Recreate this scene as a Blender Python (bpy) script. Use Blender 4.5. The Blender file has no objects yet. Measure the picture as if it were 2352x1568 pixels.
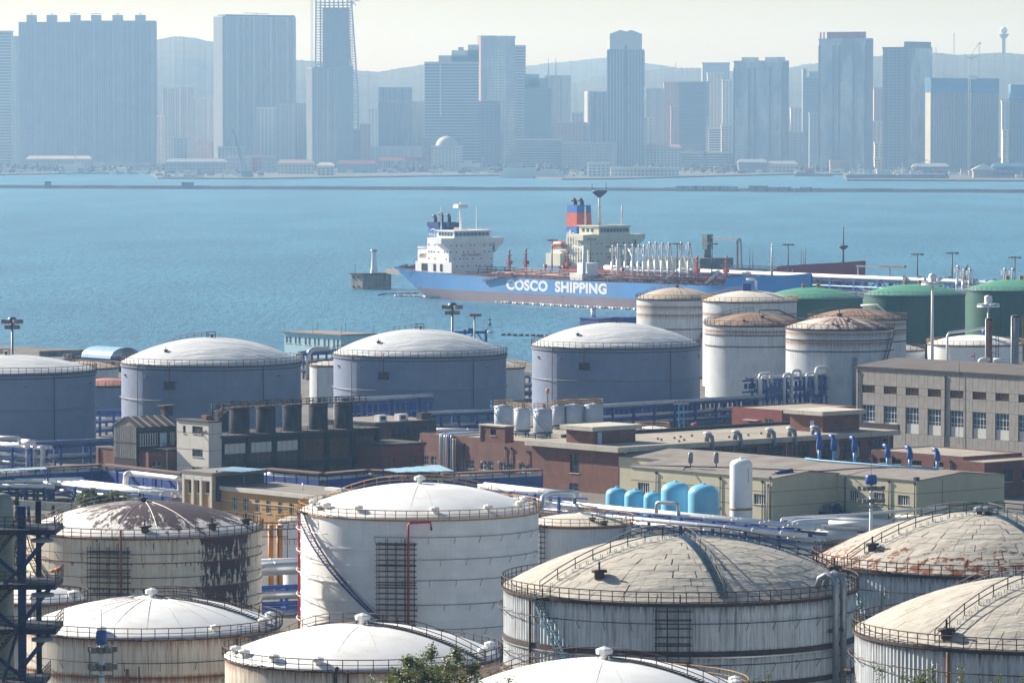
import bpy, math, random
from math import sin, cos, pi, radians, sqrt, atan2, asin
from mathutils import Vector, Matrix
random.seed(7)
S = bpy.context.scene
COL = S.collection
# ------------------------------------------------------------------ camera, sky, sun, exposure
H, F, CU, CV, VH = 73.0, 10500.0, 1176.0, 784.0, 280.0      # eye height; focal length and centre in photo units (2352 wide)
PHI = math.atan((CV - VH) / F)
cam = bpy.data.cameras.new('camera'); camo = bpy.data.objects.new('camera', cam); COL.objects.link(camo)
camo.location = (0, 0, H); camo.rotation_euler = (pi / 2 - PHI, 0, 0)
cam.sensor_width = 36.0; cam.lens = 36.0 * F / 2352.0
cam.clip_start = 1.0; cam.clip_end = 40000.0
S.camera = camo
SUN_AZ, SUN_EL = 52.0, 28.0          # degrees left of the view, degrees above the horizon
W = bpy.data.worlds.new('World'); S.world = W; W.use_nodes = True
wn = W.node_tree.nodes; wl = W.node_tree.links
bg = wn['Background']
sky = wn.new('ShaderNodeTexSky'); sky.sky_type = 'NISHITA'; sky.sun_disc = False
sky.sun_elevation = radians(SUN_EL); sky.sun_rotation = radians(-SUN_AZ)
sky.altitude = 80.0; sky.air_density = 1.0; sky.dust_density = 0.8; sky.ozone_density = 1.4
wl.new(sky.outputs[0], bg.inputs['Color']); bg.inputs['Strength'].default_value = 0.05
sl = bpy.data.lights.new('sun', 'SUN'); sun = bpy.data.objects.new('sun', sl); COL.objects.link(sun)
sl.energy = 5.0; sl.angle = radians(0.5); sl.color = (1.0, 0.93, 0.82)
SD = Vector((-sin(radians(SUN_AZ)) * cos(radians(SUN_EL)), cos(radians(SUN_AZ)) * cos(radians(SUN_EL)), sin(radians(SUN_EL))))
sun.rotation_euler = SD.to_track_quat('Z', 'Y').to_euler()
vs = S.view_settings; vs.view_transform = 'Standard'; vs.look = 'None'; vs.gamma = 1.0; vs.exposure = 1.12
try: vs.use_curve_mapping = False
except Exception: pass
S.cycles.max_bounces = 6; S.cycles.volume_bounces = 0; S.cycles.transparent_max_bounces = 8
S.cycles.use_denoising = True
try: S.cycles.denoiser = 'OPENIMAGEDENOISE'
except Exception: pass
# ------------------------------------------------------------------ placing: photo position -> point in the place
SP, CP = sin(PHI), cos(PHI)
def ray(u, v):
    x = (u - CU) / F; y = -(v - CV) / F
    return Vector((x, CP + y * SP, -SP + y * CP))
def P(u, v, z):
    d = ray(u, v); t = (z - H) / d.z
    return Vector((d.x * t, d.y * t, z))
def PY(u, v, y):
    d = ray(u, v); t = y / d.y
    return Vector((d.x * t, y, H + d.z * t))
def dep(p): return p[1] * CP + (H - p[2]) * SP
def ppm(p): return F / dep(p)
def solve(p, d, u):
    k = (u - CU) / F
    return (k * dep(p) - p[0]) / (d[0] - k * (d[1] * CP))
AL = radians(49.5)
GA = Vector((cos(AL), -sin(AL), 0)); GB_ = Vector((sin(AL), cos(AL), 0))
GZ = 4.0
# ------------------------------------------------------------------ mesh helpers
class MB:
    def __init__(s): s.v = []; s.f = []; s.m = []; s.sm = []
    def add(s, vs, fs, mi=0, sm=False):
        n = len(s.v); s.v.extend([tuple(q) for q in vs])
        for f in fs: s.f.append(tuple(i + n for i in f)); s.m.append(mi); s.sm.append(sm)
        return s
    def ob(s, p, X, Y, Z, mi=0):
        p, X, Y, Z = Vector(p), Vector(X), Vector(Y), Vector(Z)
        v = [p, p + X, p + X + Y, p + Y, p + Z, p + X + Z, p + X + Y + Z, p + Y + Z]
        return s.add(v, [(0, 3, 2, 1), (4, 5, 6, 7), (0, 1, 5, 4), (1, 2, 6, 5), (2, 3, 7, 6), (3, 0, 4, 7)], mi)
    def box(s, x0, x1, y0, y1, z0, z1, mi=0):
        return s.ob((x0, y0, z0), (x1 - x0, 0, 0), (0, y1 - y0, 0), (0, 0, z1 - z0), mi)
    def cbox(s, c, sx, sy, sz, mi=0, rz=0.0):
        c = Vector(c); X = Vector((cos(rz), sin(rz), 0)) * sx; Y = Vector((-sin(rz), cos(rz), 0)) * sy
        return s.ob(c - X / 2 - Y / 2, X, Y, (0, 0, sz), mi)
    def beam(s, p0, p1, w, h=None, mi=0):
        p0, p1 = Vector(p0), Vector(p1); h = h or w
        d = p1 - p0; up = Vector((0, 0, 1)) if abs(d.normalized().z) < .95 else Vector((0, 1, 0))
        X = d.cross(up).normalized() * w; Y = X.cross(d).normalized() * h
        return s.ob(p0 - X / 2 - Y / 2, X, Y, d, mi)
    def tube(s, pts, r, n=8, mi=0, closed=False, sm=True, caps=True):
        pts = [Vector(p) for p in pts]; N = len(pts); base = len(s.v)
        rr = r if isinstance(r, (list, tuple)) else [r] * N
        ref = None
        for i, p in enumerate(pts):
            if closed: t = pts[(i + 1) % N] - pts[i - 1]
            else: t = pts[min(i + 1, N - 1)] - pts[max(i - 1, 0)]
            t.normalize()
            if ref is None:
                ref = Vector((0, 0, 1)) if abs(t.z) < .9 else Vector((1, 0, 0))
            X = (ref - t * ref.dot(t))
            if X.length < 1e-6: X = t.orthogonal()
            X.normalize(); ref = X; Y = t.cross(X)
            for k in range(n):
                a = 2 * pi * k / n; q = p + (X * cos(a) + Y * sin(a)) * rr[i]
                s.v.append((q.x, q.y, q.z))
        for i in range(N if closed else N - 1):
            j = (i + 1) % N
            for k in range(n):
                l = (k + 1) % n
                s.f.append((base + i * n + k, base + i * n + l, base + j * n + l, base + j * n + k)); s.m.append(mi); s.sm.append(sm)
        if caps and not closed:
            s.f.append(tuple(base + k for k in range(n - 1, -1, -1))); s.m.append(mi); s.sm.append(False)
            s.f.append(tuple(base + (N - 1) * n + k for k in range(n))); s.m.append(mi); s.sm.append(False)
        return s
    def cyl(s, p0, p1, r, r2=None, n=16, mi=0, sm=True):
        return s.tube([p0, p1], [r, r if r2 is None else r2], n, mi, sm=sm)
    def lathe(s, prof, n=48, c=(0, 0, 0), mi=0, sm=True, a0=0.0, a1=2 * pi, corr=0.0):
        full = abs(a1 - a0 - 2 * pi) < 1e-6; base = len(s.v); m = n if full else n + 1
        for (r, z) in prof:
            for k in range(m):
                a = a0 + (a1 - a0) * k / n; q = r + (corr if k % 2 else 0)
                s.v.append((c[0] + q * sin(a), c[1] - q * cos(a), c[2] + z))
        for i in range(len(prof) - 1):
            for k in range(n):
                l = (k + 1) % m
                s.f.append((base + i * m + k, base + i * m + l, base + (i + 1) * m + l, base + (i + 1) * m + k)); s.m.append(mi); s.sm.append(sm)
        return s
    def disc(s, r, z, n=32, c=(0, 0), mi=0):
        b = len(s.v)
        for k in range(n): s.v.append((c[0] + r * sin(2 * pi * k / n), c[1] - r * cos(2 * pi * k / n), z))
        s.f.append(tuple(b + k for k in range(n))); s.m.append(mi); s.sm.append(False)
        return s
    def prism(s, poly, z0, z1, mi=0):
        n = len(poly); v = [(x, y, z0) for x, y in poly] + [(x, y, z1) for x, y in poly]
        f = [tuple(range(n - 1, -1, -1)), tuple(range(n, 2 * n))] + [(i, (i + 1) % n, n + (i + 1) % n, n + i) for i in range(n)]
        return s.add(v, f, mi)
    def quad(s, *p, mi=0): return s.add(p, [tuple(range(len(p)))], mi)
    def mesh(s, name, mats):
        me = bpy.data.meshes.new(name); me.from_pydata(s.v, [], s.f)
        for m in (mats if isinstance(mats, (list, tuple)) else [mats]): me.materials.append(m)
        me.polygons.foreach_set('material_index', s.m); me.polygons.foreach_set('use_smooth', s.sm)
        me.update(); return me
    def build(s, name, mats, parent=None, loc=None, rz=None, lab=None, kind=None):
        return link(name, s.mesh(name, mats), parent, loc, rz, lab, kind)
def link(name, me, parent=None, loc=None, rz=None, lab=None, kind=None):
    o = bpy.data.objects.new(name, me); COL.objects.link(o)
    if parent is not None: o.parent = parent
    if loc is not None: o.location = loc
    if rz is not None: o.rotation_euler = (0, 0, rz)
    if lab: o['label'] = lab
    if kind: o['kind'] = kind
    return o
def thing(name, label, cat, loc=(0, 0, 0), rz=0.0, group=None):
    o = bpy.data.objects.new(name, None); COL.objects.link(o); o.location = loc; o.rotation_euler = (0, 0, rz); o.empty_display_size = .1
    o['label'] = label; o['category'] = cat
    if group: o['group'] = group
    return o
def tag(o, label, cat, group=None, kind=None):
    o['label'] = label; o['category'] = cat
    if group: o['group'] = group
    if kind: o['kind'] = kind
    return o
def kids(o): return [c for c in bpy.data.objects if c.parent == o]
CH = {}
def tree_copy(o, parent=None):
    if not CH:
        for c in bpy.data.objects:
            if c.parent: CH.setdefault(c.parent.name, []).append(c)
    c = o.copy(); COL.objects.link(c)
    if parent is not None: c.parent = parent
    for k in CH.get(o.name, []): tree_copy(k, c)
    return c
def dup(o, loc, label, rz=None):
    CH.clear(); c = tree_copy(o); c.location = loc; c['label'] = label
    if rz is not None: c.rotation_euler = (0, 0, rz)
    return c
ORD = ['first', 'second', 'third', 'fourth', 'fifth', 'sixth', 'seventh', 'eighth', 'ninth', 'tenth', 'eleventh', 'twelfth', 'thirteenth', 'fourteenth']
# ------------------------------------------------------------------ materials
class NT:
    def __init__(s, name):
        s.mat = bpy.data.materials.new(name); s.mat.use_nodes = True; s.t = s.mat.node_tree; s.n = s.t.nodes
        s.b = s.n['Principled BSDF']; s.tc = s.n.new('ShaderNodeTexCoord'); s.obj = s.tc.outputs['Object']
    def put(s, sock, v):
        if isinstance(v, bpy.types.NodeSocket): s.t.links.new(v, sock)
        elif isinstance(v, (tuple, list)) and len(v) == 3 and sock.type == 'RGBA': sock.default_value = (*v, 1)
        else: sock.default_value = v
    def math(s, op, a, b=0.0, c=None):
        n = s.n.new('ShaderNodeMath'); n.operation = op; s.put(n.inputs[0], a); s.put(n.inputs[1], b)
        if c is not None: s.put(n.inputs[2], c)
        return n.outputs[0]
    def scale(s, vec, k):
        n = s.n.new('ShaderNodeMapping'); s.put(n.inputs['Vector'], vec); n.inputs['Scale'].default_value = k; return n.outputs[0]
    def noise(s, vec, sc, det=4.0, ro=.55):
        n = s.n.new('ShaderNodeTexNoise'); s.put(n.inputs['Vector'], vec); n.inputs['Scale'].default_value = sc
        n.inputs['Detail'].default_value = det; n.inputs['Roughness'].default_value = ro; return n.outputs['Fac']
    def ramp(s, f, a, b):
        n = s.n.new('ShaderNodeMapRange'); s.put(n.inputs[0], f); n.inputs[1].default_value = a; n.inputs[2].default_value = b; return n.outputs[0]
    def mix(s, f, a, b):
        n = s.n.new('ShaderNodeMix'); n.data_type = 'RGBA'; s.put(n.inputs[0], f); s.put(n.inputs[6], a); s.put(n.inputs[7], b); return n.outputs[2]
    def sep(s, vec):
        n = s.n.new('ShaderNodeSeparateXYZ'); s.put(n.inputs[0], vec); return n.outputs
    def comb(s, x, y, z):
        n = s.n.new('ShaderNodeCombineXYZ'); s.put(n.inputs[0], x); s.put(n.inputs[1], y); s.put(n.inputs[2], z); return n.outputs[0]
    def radial(s, k, kr):
        x, y, z = s.sep(s.obj); r = s.math('POWER', s.math('ADD', s.math('MULTIPLY', x, x), s.math('MULTIPLY', y, y)), .5)
        r1 = s.math('ADD', r, .01)
        return s.comb(s.math('MULTIPLY', s.math('DIVIDE', x, r1), k), s.math('MULTIPLY', s.math('DIVIDE', y, r1), k), s.math('MULTIPLY', r, kr)), r
    def theta(s):
        x, y, z = s.sep(s.obj); return s.math('ARCTAN2', x, s.math('MULTIPLY', y, -1.0)), z
    def bump(s, h, st=.3, dist=.1):
        n = s.n.new('ShaderNodeBump'); s.put(n.inputs['Height'], h); n.inputs['Strength'].default_value = st; n.inputs['Distance'].default_value = dist
        s.t.links.new(n.outputs[0], s.b.inputs['Normal']); return n
    def done(s, col, rough=.6, metal=0.0, spec=.4):
        s.put(s.b.inputs['Base Color'], col); s.put(s.b.inputs['Roughness'], rough); s.put(s.b.inputs['Metallic'], metal)
        s.b.inputs['Specular IOR Level'].default_value = spec; return s.mat
def sc3(c, k): return tuple(min(1, x * k) for x in c)
def mat(name, col, rough=.6, metal=0.0, var=.14, sc=.8, dirt=None, dk=.0, streak=None, sk=(.5, .66), bump=0.0, spec=.4, ks=(1.6, 1.6, .07)):
    t = NT(name); n = t.noise(t.obj, sc, 5)
    c = t.mix(t.ramp(n, .3, .7), sc3(col, 1 - var), sc3(col, 1 + var))
    if dirt:
        c = t.mix(t.math('MULTIPLY', t.ramp(t.noise(t.obj, sc * .45, 6, .65), .48, .72), dk), c, dirt)
    if streak:
        c = t.mix(t.ramp(t.noise(t.scale(t.obj, ks), 1.0, 4, .6), *sk), c, streak)
    if bump: t.bump(t.noise(t.obj, sc * 6, 3), bump, .05)
    return t.done(c, rough, metal, spec)
def flat(name, col, rough=.6, metal=0.0, spec=.4): return mat(name, col, rough, metal, .1, 2.0, spec=spec)
def shell_mat(name, col, rust, amt, cap=17.0, dirt=(.2, .17, .13), low=0.0, spots=0.0, joints=()):
    """painted steel shell with rust runs that start at the top rim and fade downwards"""
    t = NT(name); th, z = t.theta()
    n = t.noise(t.obj, .35, 5); c = t.mix(t.ramp(n, .3, .7), sc3(col, .88), sc3(col, 1.07))
    st = t.noise(t.comb(t.math('MULTIPLY', th, 46.0), t.math('MULTIPLY', z, .10), 0.0), 1.0, 5, .68)
    fade = t.ramp(z, low, cap)
    f = t.math('MULTIPLY', t.ramp(st, .50, .72), t.math('ADD', t.math('MULTIPLY', fade, .9), .12))
    c = t.mix(t.math('MULTIPLY', f, min(1.0, amt * 1.5)), c, rust)
    st2 = t.noise(t.comb(t.math('MULTIPLY', th, 110.0), t.math('MULTIPLY', z, .2), 3.0), 1.0, 3, .6)
    c = t.mix(t.math('MULTIPLY', t.ramp(st2, .5, .8), amt * .9), c, dirt)
    jn = t.noise(t.comb(t.math('MULTIPLY', th, 60.0), t.math('MULTIPLY', z, .15), 7.0), 1.0, 5, .7)
    for zj in joints:
        d = t.math('MULTIPLY', t.math('ADD', t.ramp(z, zj - 1.5, zj - .1), 0.0), t.ramp(z, zj + .55, zj + .1))
        c = t.mix(t.math('MULTIPLY', d, t.ramp(t.math('ADD', jn, t.math('MULTIPLY', d, .22)), .50, .74)), c, rust)
    if spots:
        c = t.mix(t.ramp(t.noise(t.scale(t.obj, (1.1, 1.1, .5)), 1.3, 6, .7), .70 - spots, .73 - spots), c, sc3(rust, .5))
    return t.done(c, .5, 0, .35)
def peel_shell(name):
    t = NT(name); th, z = t.theta()
    c = t.mix(t.ramp(t.noise(t.obj, .5, 5), .3, .7), (.60, .55, .45), (.78, .74, .66))
    st = t.noise(t.comb(t.math('MULTIPLY', th, 40.0), t.math('MULTIPLY', z, .09), 0.0), 1.0, 5, .68)
    top = t.ramp(z, 6.0, 16.0)
    c = t.mix(t.math('MULTIPLY', t.ramp(st, .47, .70), t.math('ADD', t.math('MULTIPLY', top, .85), .10)), c, (.30, .14, .05))
    c = t.mix(t.math('MULTIPLY', top, .25), c, (.55, .42, .24))
    jag = t.noise(t.comb(t.math('MULTIPLY', th, 30.0), t.math('MULTIPLY', z, .45), 5.0), 1.0, 6, .72)
    band = t.math('MULTIPLY', t.ramp(th, .52, .62), t.ramp(th, 1.22, 1.10))
    low = t.ramp(z, 14.5, 11.0)
    k = t.math('ADD', jag, t.math('MULTIPLY', band, .20))
    # ragged flakes hang below the joints between the plate courses
    ph = t.math('FRACT', t.math('DIVIDE', z, 3.2))
    k = t.math('ADD', k, t.math('MULTIPLY', t.ramp(ph, .45, 1.0), .12))
    c = t.mix(t.ramp(k, .665, .685), c, (.055, .022, .022))
    return t.done(c, .6, 0, .3)
def peel_dome(name):
    t = NT(name); vec, r = t.radial(9.0, .30); x, y, z = t.sep(t.obj)
    n = t.noise(vec, 1.0, 8, .78); n2 = t.noise(t.obj, .22, 3)
    side = t.ramp(t.math('ADD', x, t.math('MULTIPLY', y, .2)), -16.0, 3.0)
    edge = t.ramp(r, 16.4, 9.0)
    nr = t.ramp(n, .30, .70)
    k = t.math('ADD', t.math('MULTIPLY', nr, .55), t.math('MULTIPLY', t.math('MULTIPLY', side, edge), .42))
    k = t.math('ADD', k, t.math('MULTIPLY', t.ramp(n2, .3, .7), .15))
    brown = t.mix(t.noise(t.obj, 1.2, 5), (.040, .021, .021), (.085, .050, .046))
    white = t.mix(t.noise(t.obj, .8, 4), (.62, .58, .54), (.82, .80, .77))
    return t.done(t.mix(t.ramp(k, .545, .575), white, brown), .6, 0, .3)
def rust_dome(name, col, rust, lo, hi, xs=0.0):
    t = NT(name); vec, r = t.radial(7.0, .10)
    n = t.noise(vec, 1.0, 6, .66); x, y, z = t.sep(t.obj)
    k = t.math('ADD', n, t.math('MULTIPLY', x, xs))
    c = t.mix(t.ramp(k, lo, hi), col, t.mix(t.noise(t.obj, 1.0, 5), rust, sc3(rust, .45)))
    return t.done(c, .65, 0, .3)
def wrinkle_dome(name, col):
    t = NT(name)
    h = t.noise(t.scale(t.obj, (.16, .7, .5)), 1.0, 5, .6); h2 = t.noise(t.scale(t.obj, (.05, .3, .3)), 1.0, 3)
    t.bump(t.math('ADD', h, h2), .42, .9)
    return t.done(t.mix(t.ramp(t.noise(t.obj, .2, 5), .3, .7), sc3(col, .86), sc3(col, 1.06)), .55, 0, .3)
MT = {}
def mk(k, *a, **kw): MT[k] = mat(k.replace('_', ' '), *a, **kw); return MT[k]
mk('white_paint', (.78, .78, .76), .45, var=.05, sc=.3, dirt=(.45, .42, .38), dk=.25)
mk('white_dome', (.78, .79, .79), .5, var=.07, sc=.35, dirt=(.50, .47, .43), dk=.45)
mk('spot_dome', (.80, .80, .79), .5, var=.05, sc=.6, dirt=(.45, .38, .31), dk=.3, streak=(.10, .07, .05), sk=(.715, .73), ks=(1.9, 1.9, 1.9))
mk('dark_rust', (.045, .027, .022), .8, var=.4, sc=1.5)
mk('rust', (.20, .08, .035), .85, var=.4, sc=1.2)
mk('rail_rust', (.075, .04, .026), .8, var=.4)
mk('rail_yellow', (.36, .20, .05), .7, var=.25)
mk('scaffold_rust', (.12, .042, .03), .8, var=.3)
mk('rail_dark', (.05, .042, .038), .7)
mk('stair_blue', (.10, .24, .34), .6, var=.3)
mk('blue_steel', (.012, .05, .25), .55, var=.25)
mk('deep_blue', (.008, .022, .12), .55, var=.3)
mk('pipe_white', (.78, .78, .78), .35, .1, var=.08, sc=.4, dirt=(.35, .32, .3), dk=.2)
mk('pipe_silver', (.50, .52, .56), .36, .6, var=.12, sc=.4)
mk('pipe_blue', (.10, .14, .30), .45, .1, var=.15)
mk('red_paint', (.36, .02, .018), .5, var=.15)
mk('concrete', (.30, .28, .26), .85, var=.16, sc=.35, streak=(.13, .12, .11), sk=(.55, .85), bump=.15)
mk('pale_concrete', (.46, .43, .37), .85, var=.12, sc=.5, streak=(.22, .19, .16), sk=(.56, .85))
mk('grey_panel', (.30, .28, .26), .85, var=.13, sc=.45, streak=(.16, .14, .13), sk=(.60, .9), ks=(.9, .9, .12), bump=.1)
mk('joint_dark', (.10, .09, .085), .9)
mk('brick', (.17, .066, .048), .85, var=.2, sc=.6, dirt=(.095, .05, .04), dk=.8, streak=(.10, .05, .042), sk=(.56, .78), bump=.2)
mk('brick_pink', (.20, .098, .08), .85, var=.15, sc=.45, dirt=(.12, .07, .06), dk=.85, streak=(.12, .065, .055), sk=(.58, .8), bump=.2)
mk('brick_red', (.22, .055, .042), .85, var=.15, sc=.5, dirt=(.11, .035, .03), dk=.4)
mk('brick_dark', (.034, .02, .02), .85, var=.2, sc=.5)
mk('cream', (.50, .47, .34), .8, var=.07, sc=.3, dirt=(.34, .31, .23), dk=.35, streak=(.33, .30, .22), sk=(.62, .9))
mk('yellow_wall', (.46, .27, .095), .8, var=.09, sc=.4, dirt=(.30, .18, .08), dk=.35)
mk('tower_white', (.56, .54, .50), .8, var=.07, sc=.4, streak=(.34, .30, .26), sk=(.58, .9))
mk('roof_grey', (.20, .178, .162), .9, var=.16, sc=.25, dirt=(.10, .088, .08), dk=.85, streak=(.28, .25, .22), sk=(.66, .8), ks=(.12, .5, .5))
mk('roof_pale', (.30, .27, .225), .9, var=.15, sc=.3, dirt=(.15, .135, .115), dk=.85, streak=(.38, .35, .30), sk=(.64, .8), ks=(.5, .12, .5))
mk('roof_brown', (.095, .08, .074), .9, var=.18, sc=.25, dirt=(.06, .05, .047), dk=.6)
mk('stair_navy', (.035, .10, .17), .6, var=.3)
mk('roof_dark', (.045, .038, .038), .9, var=.2)
mk('roof_maroon', (.115, .070, .062), .8, var=.2, sc=.6)
mk('light_blue', (.36, .60, .72), .7, var=.06)
mk('blue_sheet', (.30, .48, .62), .4, .1, var=.12)
mk('frame_white', (.62, .63, .64), .5)
mk('frame_dark', (.06, .055, .05), .6)
mk('board_white', (.60, .60, .58), .75, var=.1, sc=1.2, dirt=(.35, .33, .3), dk=.5)
mk('louver', (.17, .085, .042), .8, var=.35, sc=2.0)
mk('dark_metal', (.045, .045, .05), .6, .3, var=.25)
mk('grey_metal', (.22, .23, .24), .5, .3, var=.2)
mk('steel_dark_tank', (.05, .052, .062), .95, 0, var=.25, sc=.6, streak=(.03, .025, .025), sk=(.5, .75), spec=.08)
mk('dark_frame', (.035, .032, .034), .9, var=.25, spec=.1)
mk('silo_white', (.40, .46, .55), .5, var=.08, sc=.7, streak=(.34, .33, .33), sk=(.62, .9))
mk('vessel_blue', (.17, .50, .72), .35, var=.05)
mk('tank_white', (.74, .75, .78), .4, var=.04, streak=(.5, .47, .42), sk=(.66, .9))
mk('band_brown', (.32, .17, .06), .6)
mk('orange', (.50, .20, .03), .6, var=.2)
mk('vent_blue', (.012, .065, .30), .45, var=.15)
mk('sky_blue_pipe', (.12, .36, .62), .45)
mk('lamp_cap', (.02, .075, .28), .4)
mk('lamp_head', (.16, .155, .15), .5, .2)
mk('ship_white', (.82, .81, .80), .5, var=.06, sc=.3, streak=(.52, .42, .33), sk=(.64, .85), ks=(.7, .7, .05))
mk('ship_cream', (.66, .62, .50), .55, var=.06, sc=.3, streak=(.45, .35, .25), sk=(.60, .85), ks=(.7, .7, .05))
mk('ship_deck', (.05, .018, .02), .7, var=.3, sc=.3)
mk('ship_pipe', (.15, .052, .048), .6, var=.35)
mk('ship_red', (.30, .028, .03), .6, var=.2, sc=.15)
mk('funnel_blue', (.02, .14, .48), .45)
mk('funnel_red', (.52, .09, .05), .5)
mk('deck_green', (.09, .13, .13), .7, var=.3, sc=.3)
mk('soot', (.012, .012, .022), .6)
mk('lifeboat', (.55, .15, .06), .5)
mk('dolphin', (.25, .23, .19), .9, var=.25, sc=.25, streak=(.06, .06, .06), sk=(.5, .7), ks=(.4, .4, .05))
mk('rubble', (.05, .05, .055), .9, var=.4, sc=.2)
mk('windsock_red', (.60, .05, .02), .6); mk('windsock_yellow', (.75, .50, .05), .6)
mk('green_shell', (.006, .085, .052), .5, var=.12, sc=.3, streak=(.004, .05, .035), sk=(.5, .8))
mk('bark', (.06, .045, .035), .9)
def glassy(name, col, rough=.15):
    t = NT(name); return t.done(t.mix(t.noise(t.obj, .6, 2), sc3(col, .6), sc3(col, 1.4)), rough, 0, .5)
MT['glass'] = glassy('window glass', (.03, .038, .05)); MT['glass_blue'] = glassy('blue tinted glass', (.05, .09, .14)); MT['void'] = flat('dark interior', (.02, .02, .022), .9)
MT['green_dome'] = wrinkle_dome('green dome skin', (.075, .27, .17))
MT['grey_dome'] = wrinkle_dome('pale insulated dome skin', (.56, .58, .60))
MT['peel_shell'] = peel_shell('peeling white shell'); MT['peel_dome'] = peel_dome('peeling brown dome')
MT['shell_stream'] = shell_mat('cream shell with rust runs', (.66, .63, .55), (.22, .09, .03), 1.0, 17.0, (.2, .17, .13), 0.0, 0.0, (4.0, 8.0, 12.0, 16.0))
MT['shell_clean'] = shell_mat('clean white shell', (.86, .865, .87), (.5, .42, .35), .12)
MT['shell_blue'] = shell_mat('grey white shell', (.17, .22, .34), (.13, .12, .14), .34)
MT['shell_back'] = shell_mat('weathered pale blue shell', (.52, .57, .62), (.24, .12, .055), .7, 22.0, (.2, .17, .13), 4.0, 0.0, (16.8, 19.0))
MT['shell_clad'] = shell_mat('stained corrugated cladding', (.54, .59, .63), (.055, .032, .022), .95, 17.0, (.07, .05, .04), 0.0, 0.0, (3.4, 6.9, 10.4, 15.9))
MT['rusty_dome'] = rust_dome('rusted tan dome', (.40, .29, .20), (.16, .07, .035), .34, .60)
MT['streak_dome'] = rust_dome('white dome with rust streaks', (.60, .54, .48), (.15, .07, .04), .43, .54, .008)
MT['tan_dome'] = rust_dome('sand coloured dome', (.50, .42, .33), (.28, .17, .10), .45, .7)
MT['pink_dome'] = rust_dome('faded red dome', (.46, .20, .15), (.36, .14, .10), .4, .8)
MT['clay_dome'] = rust_dome('light grey dome', (.58, .55, .49), (.44, .38, .30), .5, .85)
def panel_mat(name, rust):
    t = NT(name); g = t.n.new('ShaderNodeNewGeometry').outputs['Position']; vec, r = t.radial(26.0, .25)
    oi = t.n.new('ShaderNodeObjectInfo').outputs['Random']
    c = t.mix(t.ramp(t.math('ADD', t.noise(g, .5, 5), t.math('MULTIPLY', oi, .10)), .30, .80), (.36, .335, .29), (.47, .44, .385))
    if rust:
        k = t.math('ADD', t.noise(g, .8, 6, .7), t.math('MULTIPLY', t.ramp(r, 11.0, 20.5), .17))
        c = t.mix(t.ramp(k, .655, .675), c, (.19, .062, .022))
    t.bump(t.noise(t.scale(g, (.22, .55, .8)), 1.0, 4), .5, .7)
    return t.done(c, .75, 0, .25)
MT['panel'] = panel_mat('weathered roof cladding', False); MT['panel_rust'] = panel_mat('rust blotched roof cladding', True)
# ================================================================== THE SETTING
def ground_z(y):
    pts = [(-120, 71.2), (4, 71.2), (30, 64), (60, 59), (100, 52), (150, 44), (200, 36), (260, 27), (330, 15), (400, 7), (430, GZ), (3000, GZ)]
    for (y0, z0), (y1, z1) in zip(pts, pts[1:]):
        if y0 <= y <= y1:
            t = (y - y0) / (y1 - y0); return z0 + (z1 - z0) * t
    return GZ
SHORE = [(-420, 1500), (-250, 1440), (-150, 1405), (-112, 1372), (-60, 1350), (-5, 1340), (10, 1300), (30, 1300), (60, 1370), (110, 1400), (140, 1430), (420, 1480)]
m = MB(); ys = [-120, -40, 4, 30, 60, 100, 150, 200, 260, 300, 330, 360, 400, 430, 520]
for i in range(len(ys) - 1):
    m.quad((-420, ys[i], ground_z(ys[i])), (420, ys[i], ground_z(ys[i])), (420, ys[i + 1], ground_z(ys[i + 1])), (-420, ys[i + 1], ground_z(ys[i + 1])))
m.add([(-420, 520, GZ), (420, 520, GZ)] + [(x, y, GZ) for x, y in reversed(SHORE)], [tuple(range(2 + len(SHORE)))])
for (x0, y0), (x1, y1) in zip(SHORE, SHORE[1:]):
    m.quad((x0, y0, GZ), (x1, y1, GZ), (x1, y1, -.6), (x0, y0, -.6))
tg = NT('yard ground'); cg = tg.mix(tg.ramp(tg.noise(tg.obj, .05, 6), .35, .65), (.075, .07, .065), (.15, .14, .125))
MT['ground'] = tg.done(cg, .95)
g = m.build('ground', MT['ground']); g['kind'] = 'structure'
# sea
t = NT('sea water')
g2 = t.n.new('ShaderNodeNewGeometry').outputs['Position']
n1 = t.noise(t.scale(g2, (.34, .05, .1)), 1.0, 5, .68); n2 = t.noise(t.scale(g2, (.012, .003, .1)), 1.0, 4); n3 = t.noise(t.scale(g2, (1.3, .30, .1)), 1.0, 3, .6)
c = t.mix(t.ramp(n2, .38, .62), (.020, .126, .226), (.040, .190, .305))
c = t.mix(t.math('MULTIPLY', t.ramp(n1, .47, .61), .8), c, (.008, .062, .11))
t.bump(t.math('ADD', n1, t.math('MULTIPLY', n3, .6)), .6, 1.1)
MT['sea'] = t.done(c, .42, 0, .34)
m = MB(); m.quad((-2900, -150, 0), (2900, -150, 0), (2900, 7600, 0), (-2900, 7600, 0)); o = m.build('sea', MT['sea']); o['kind'] = 'structure'
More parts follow.
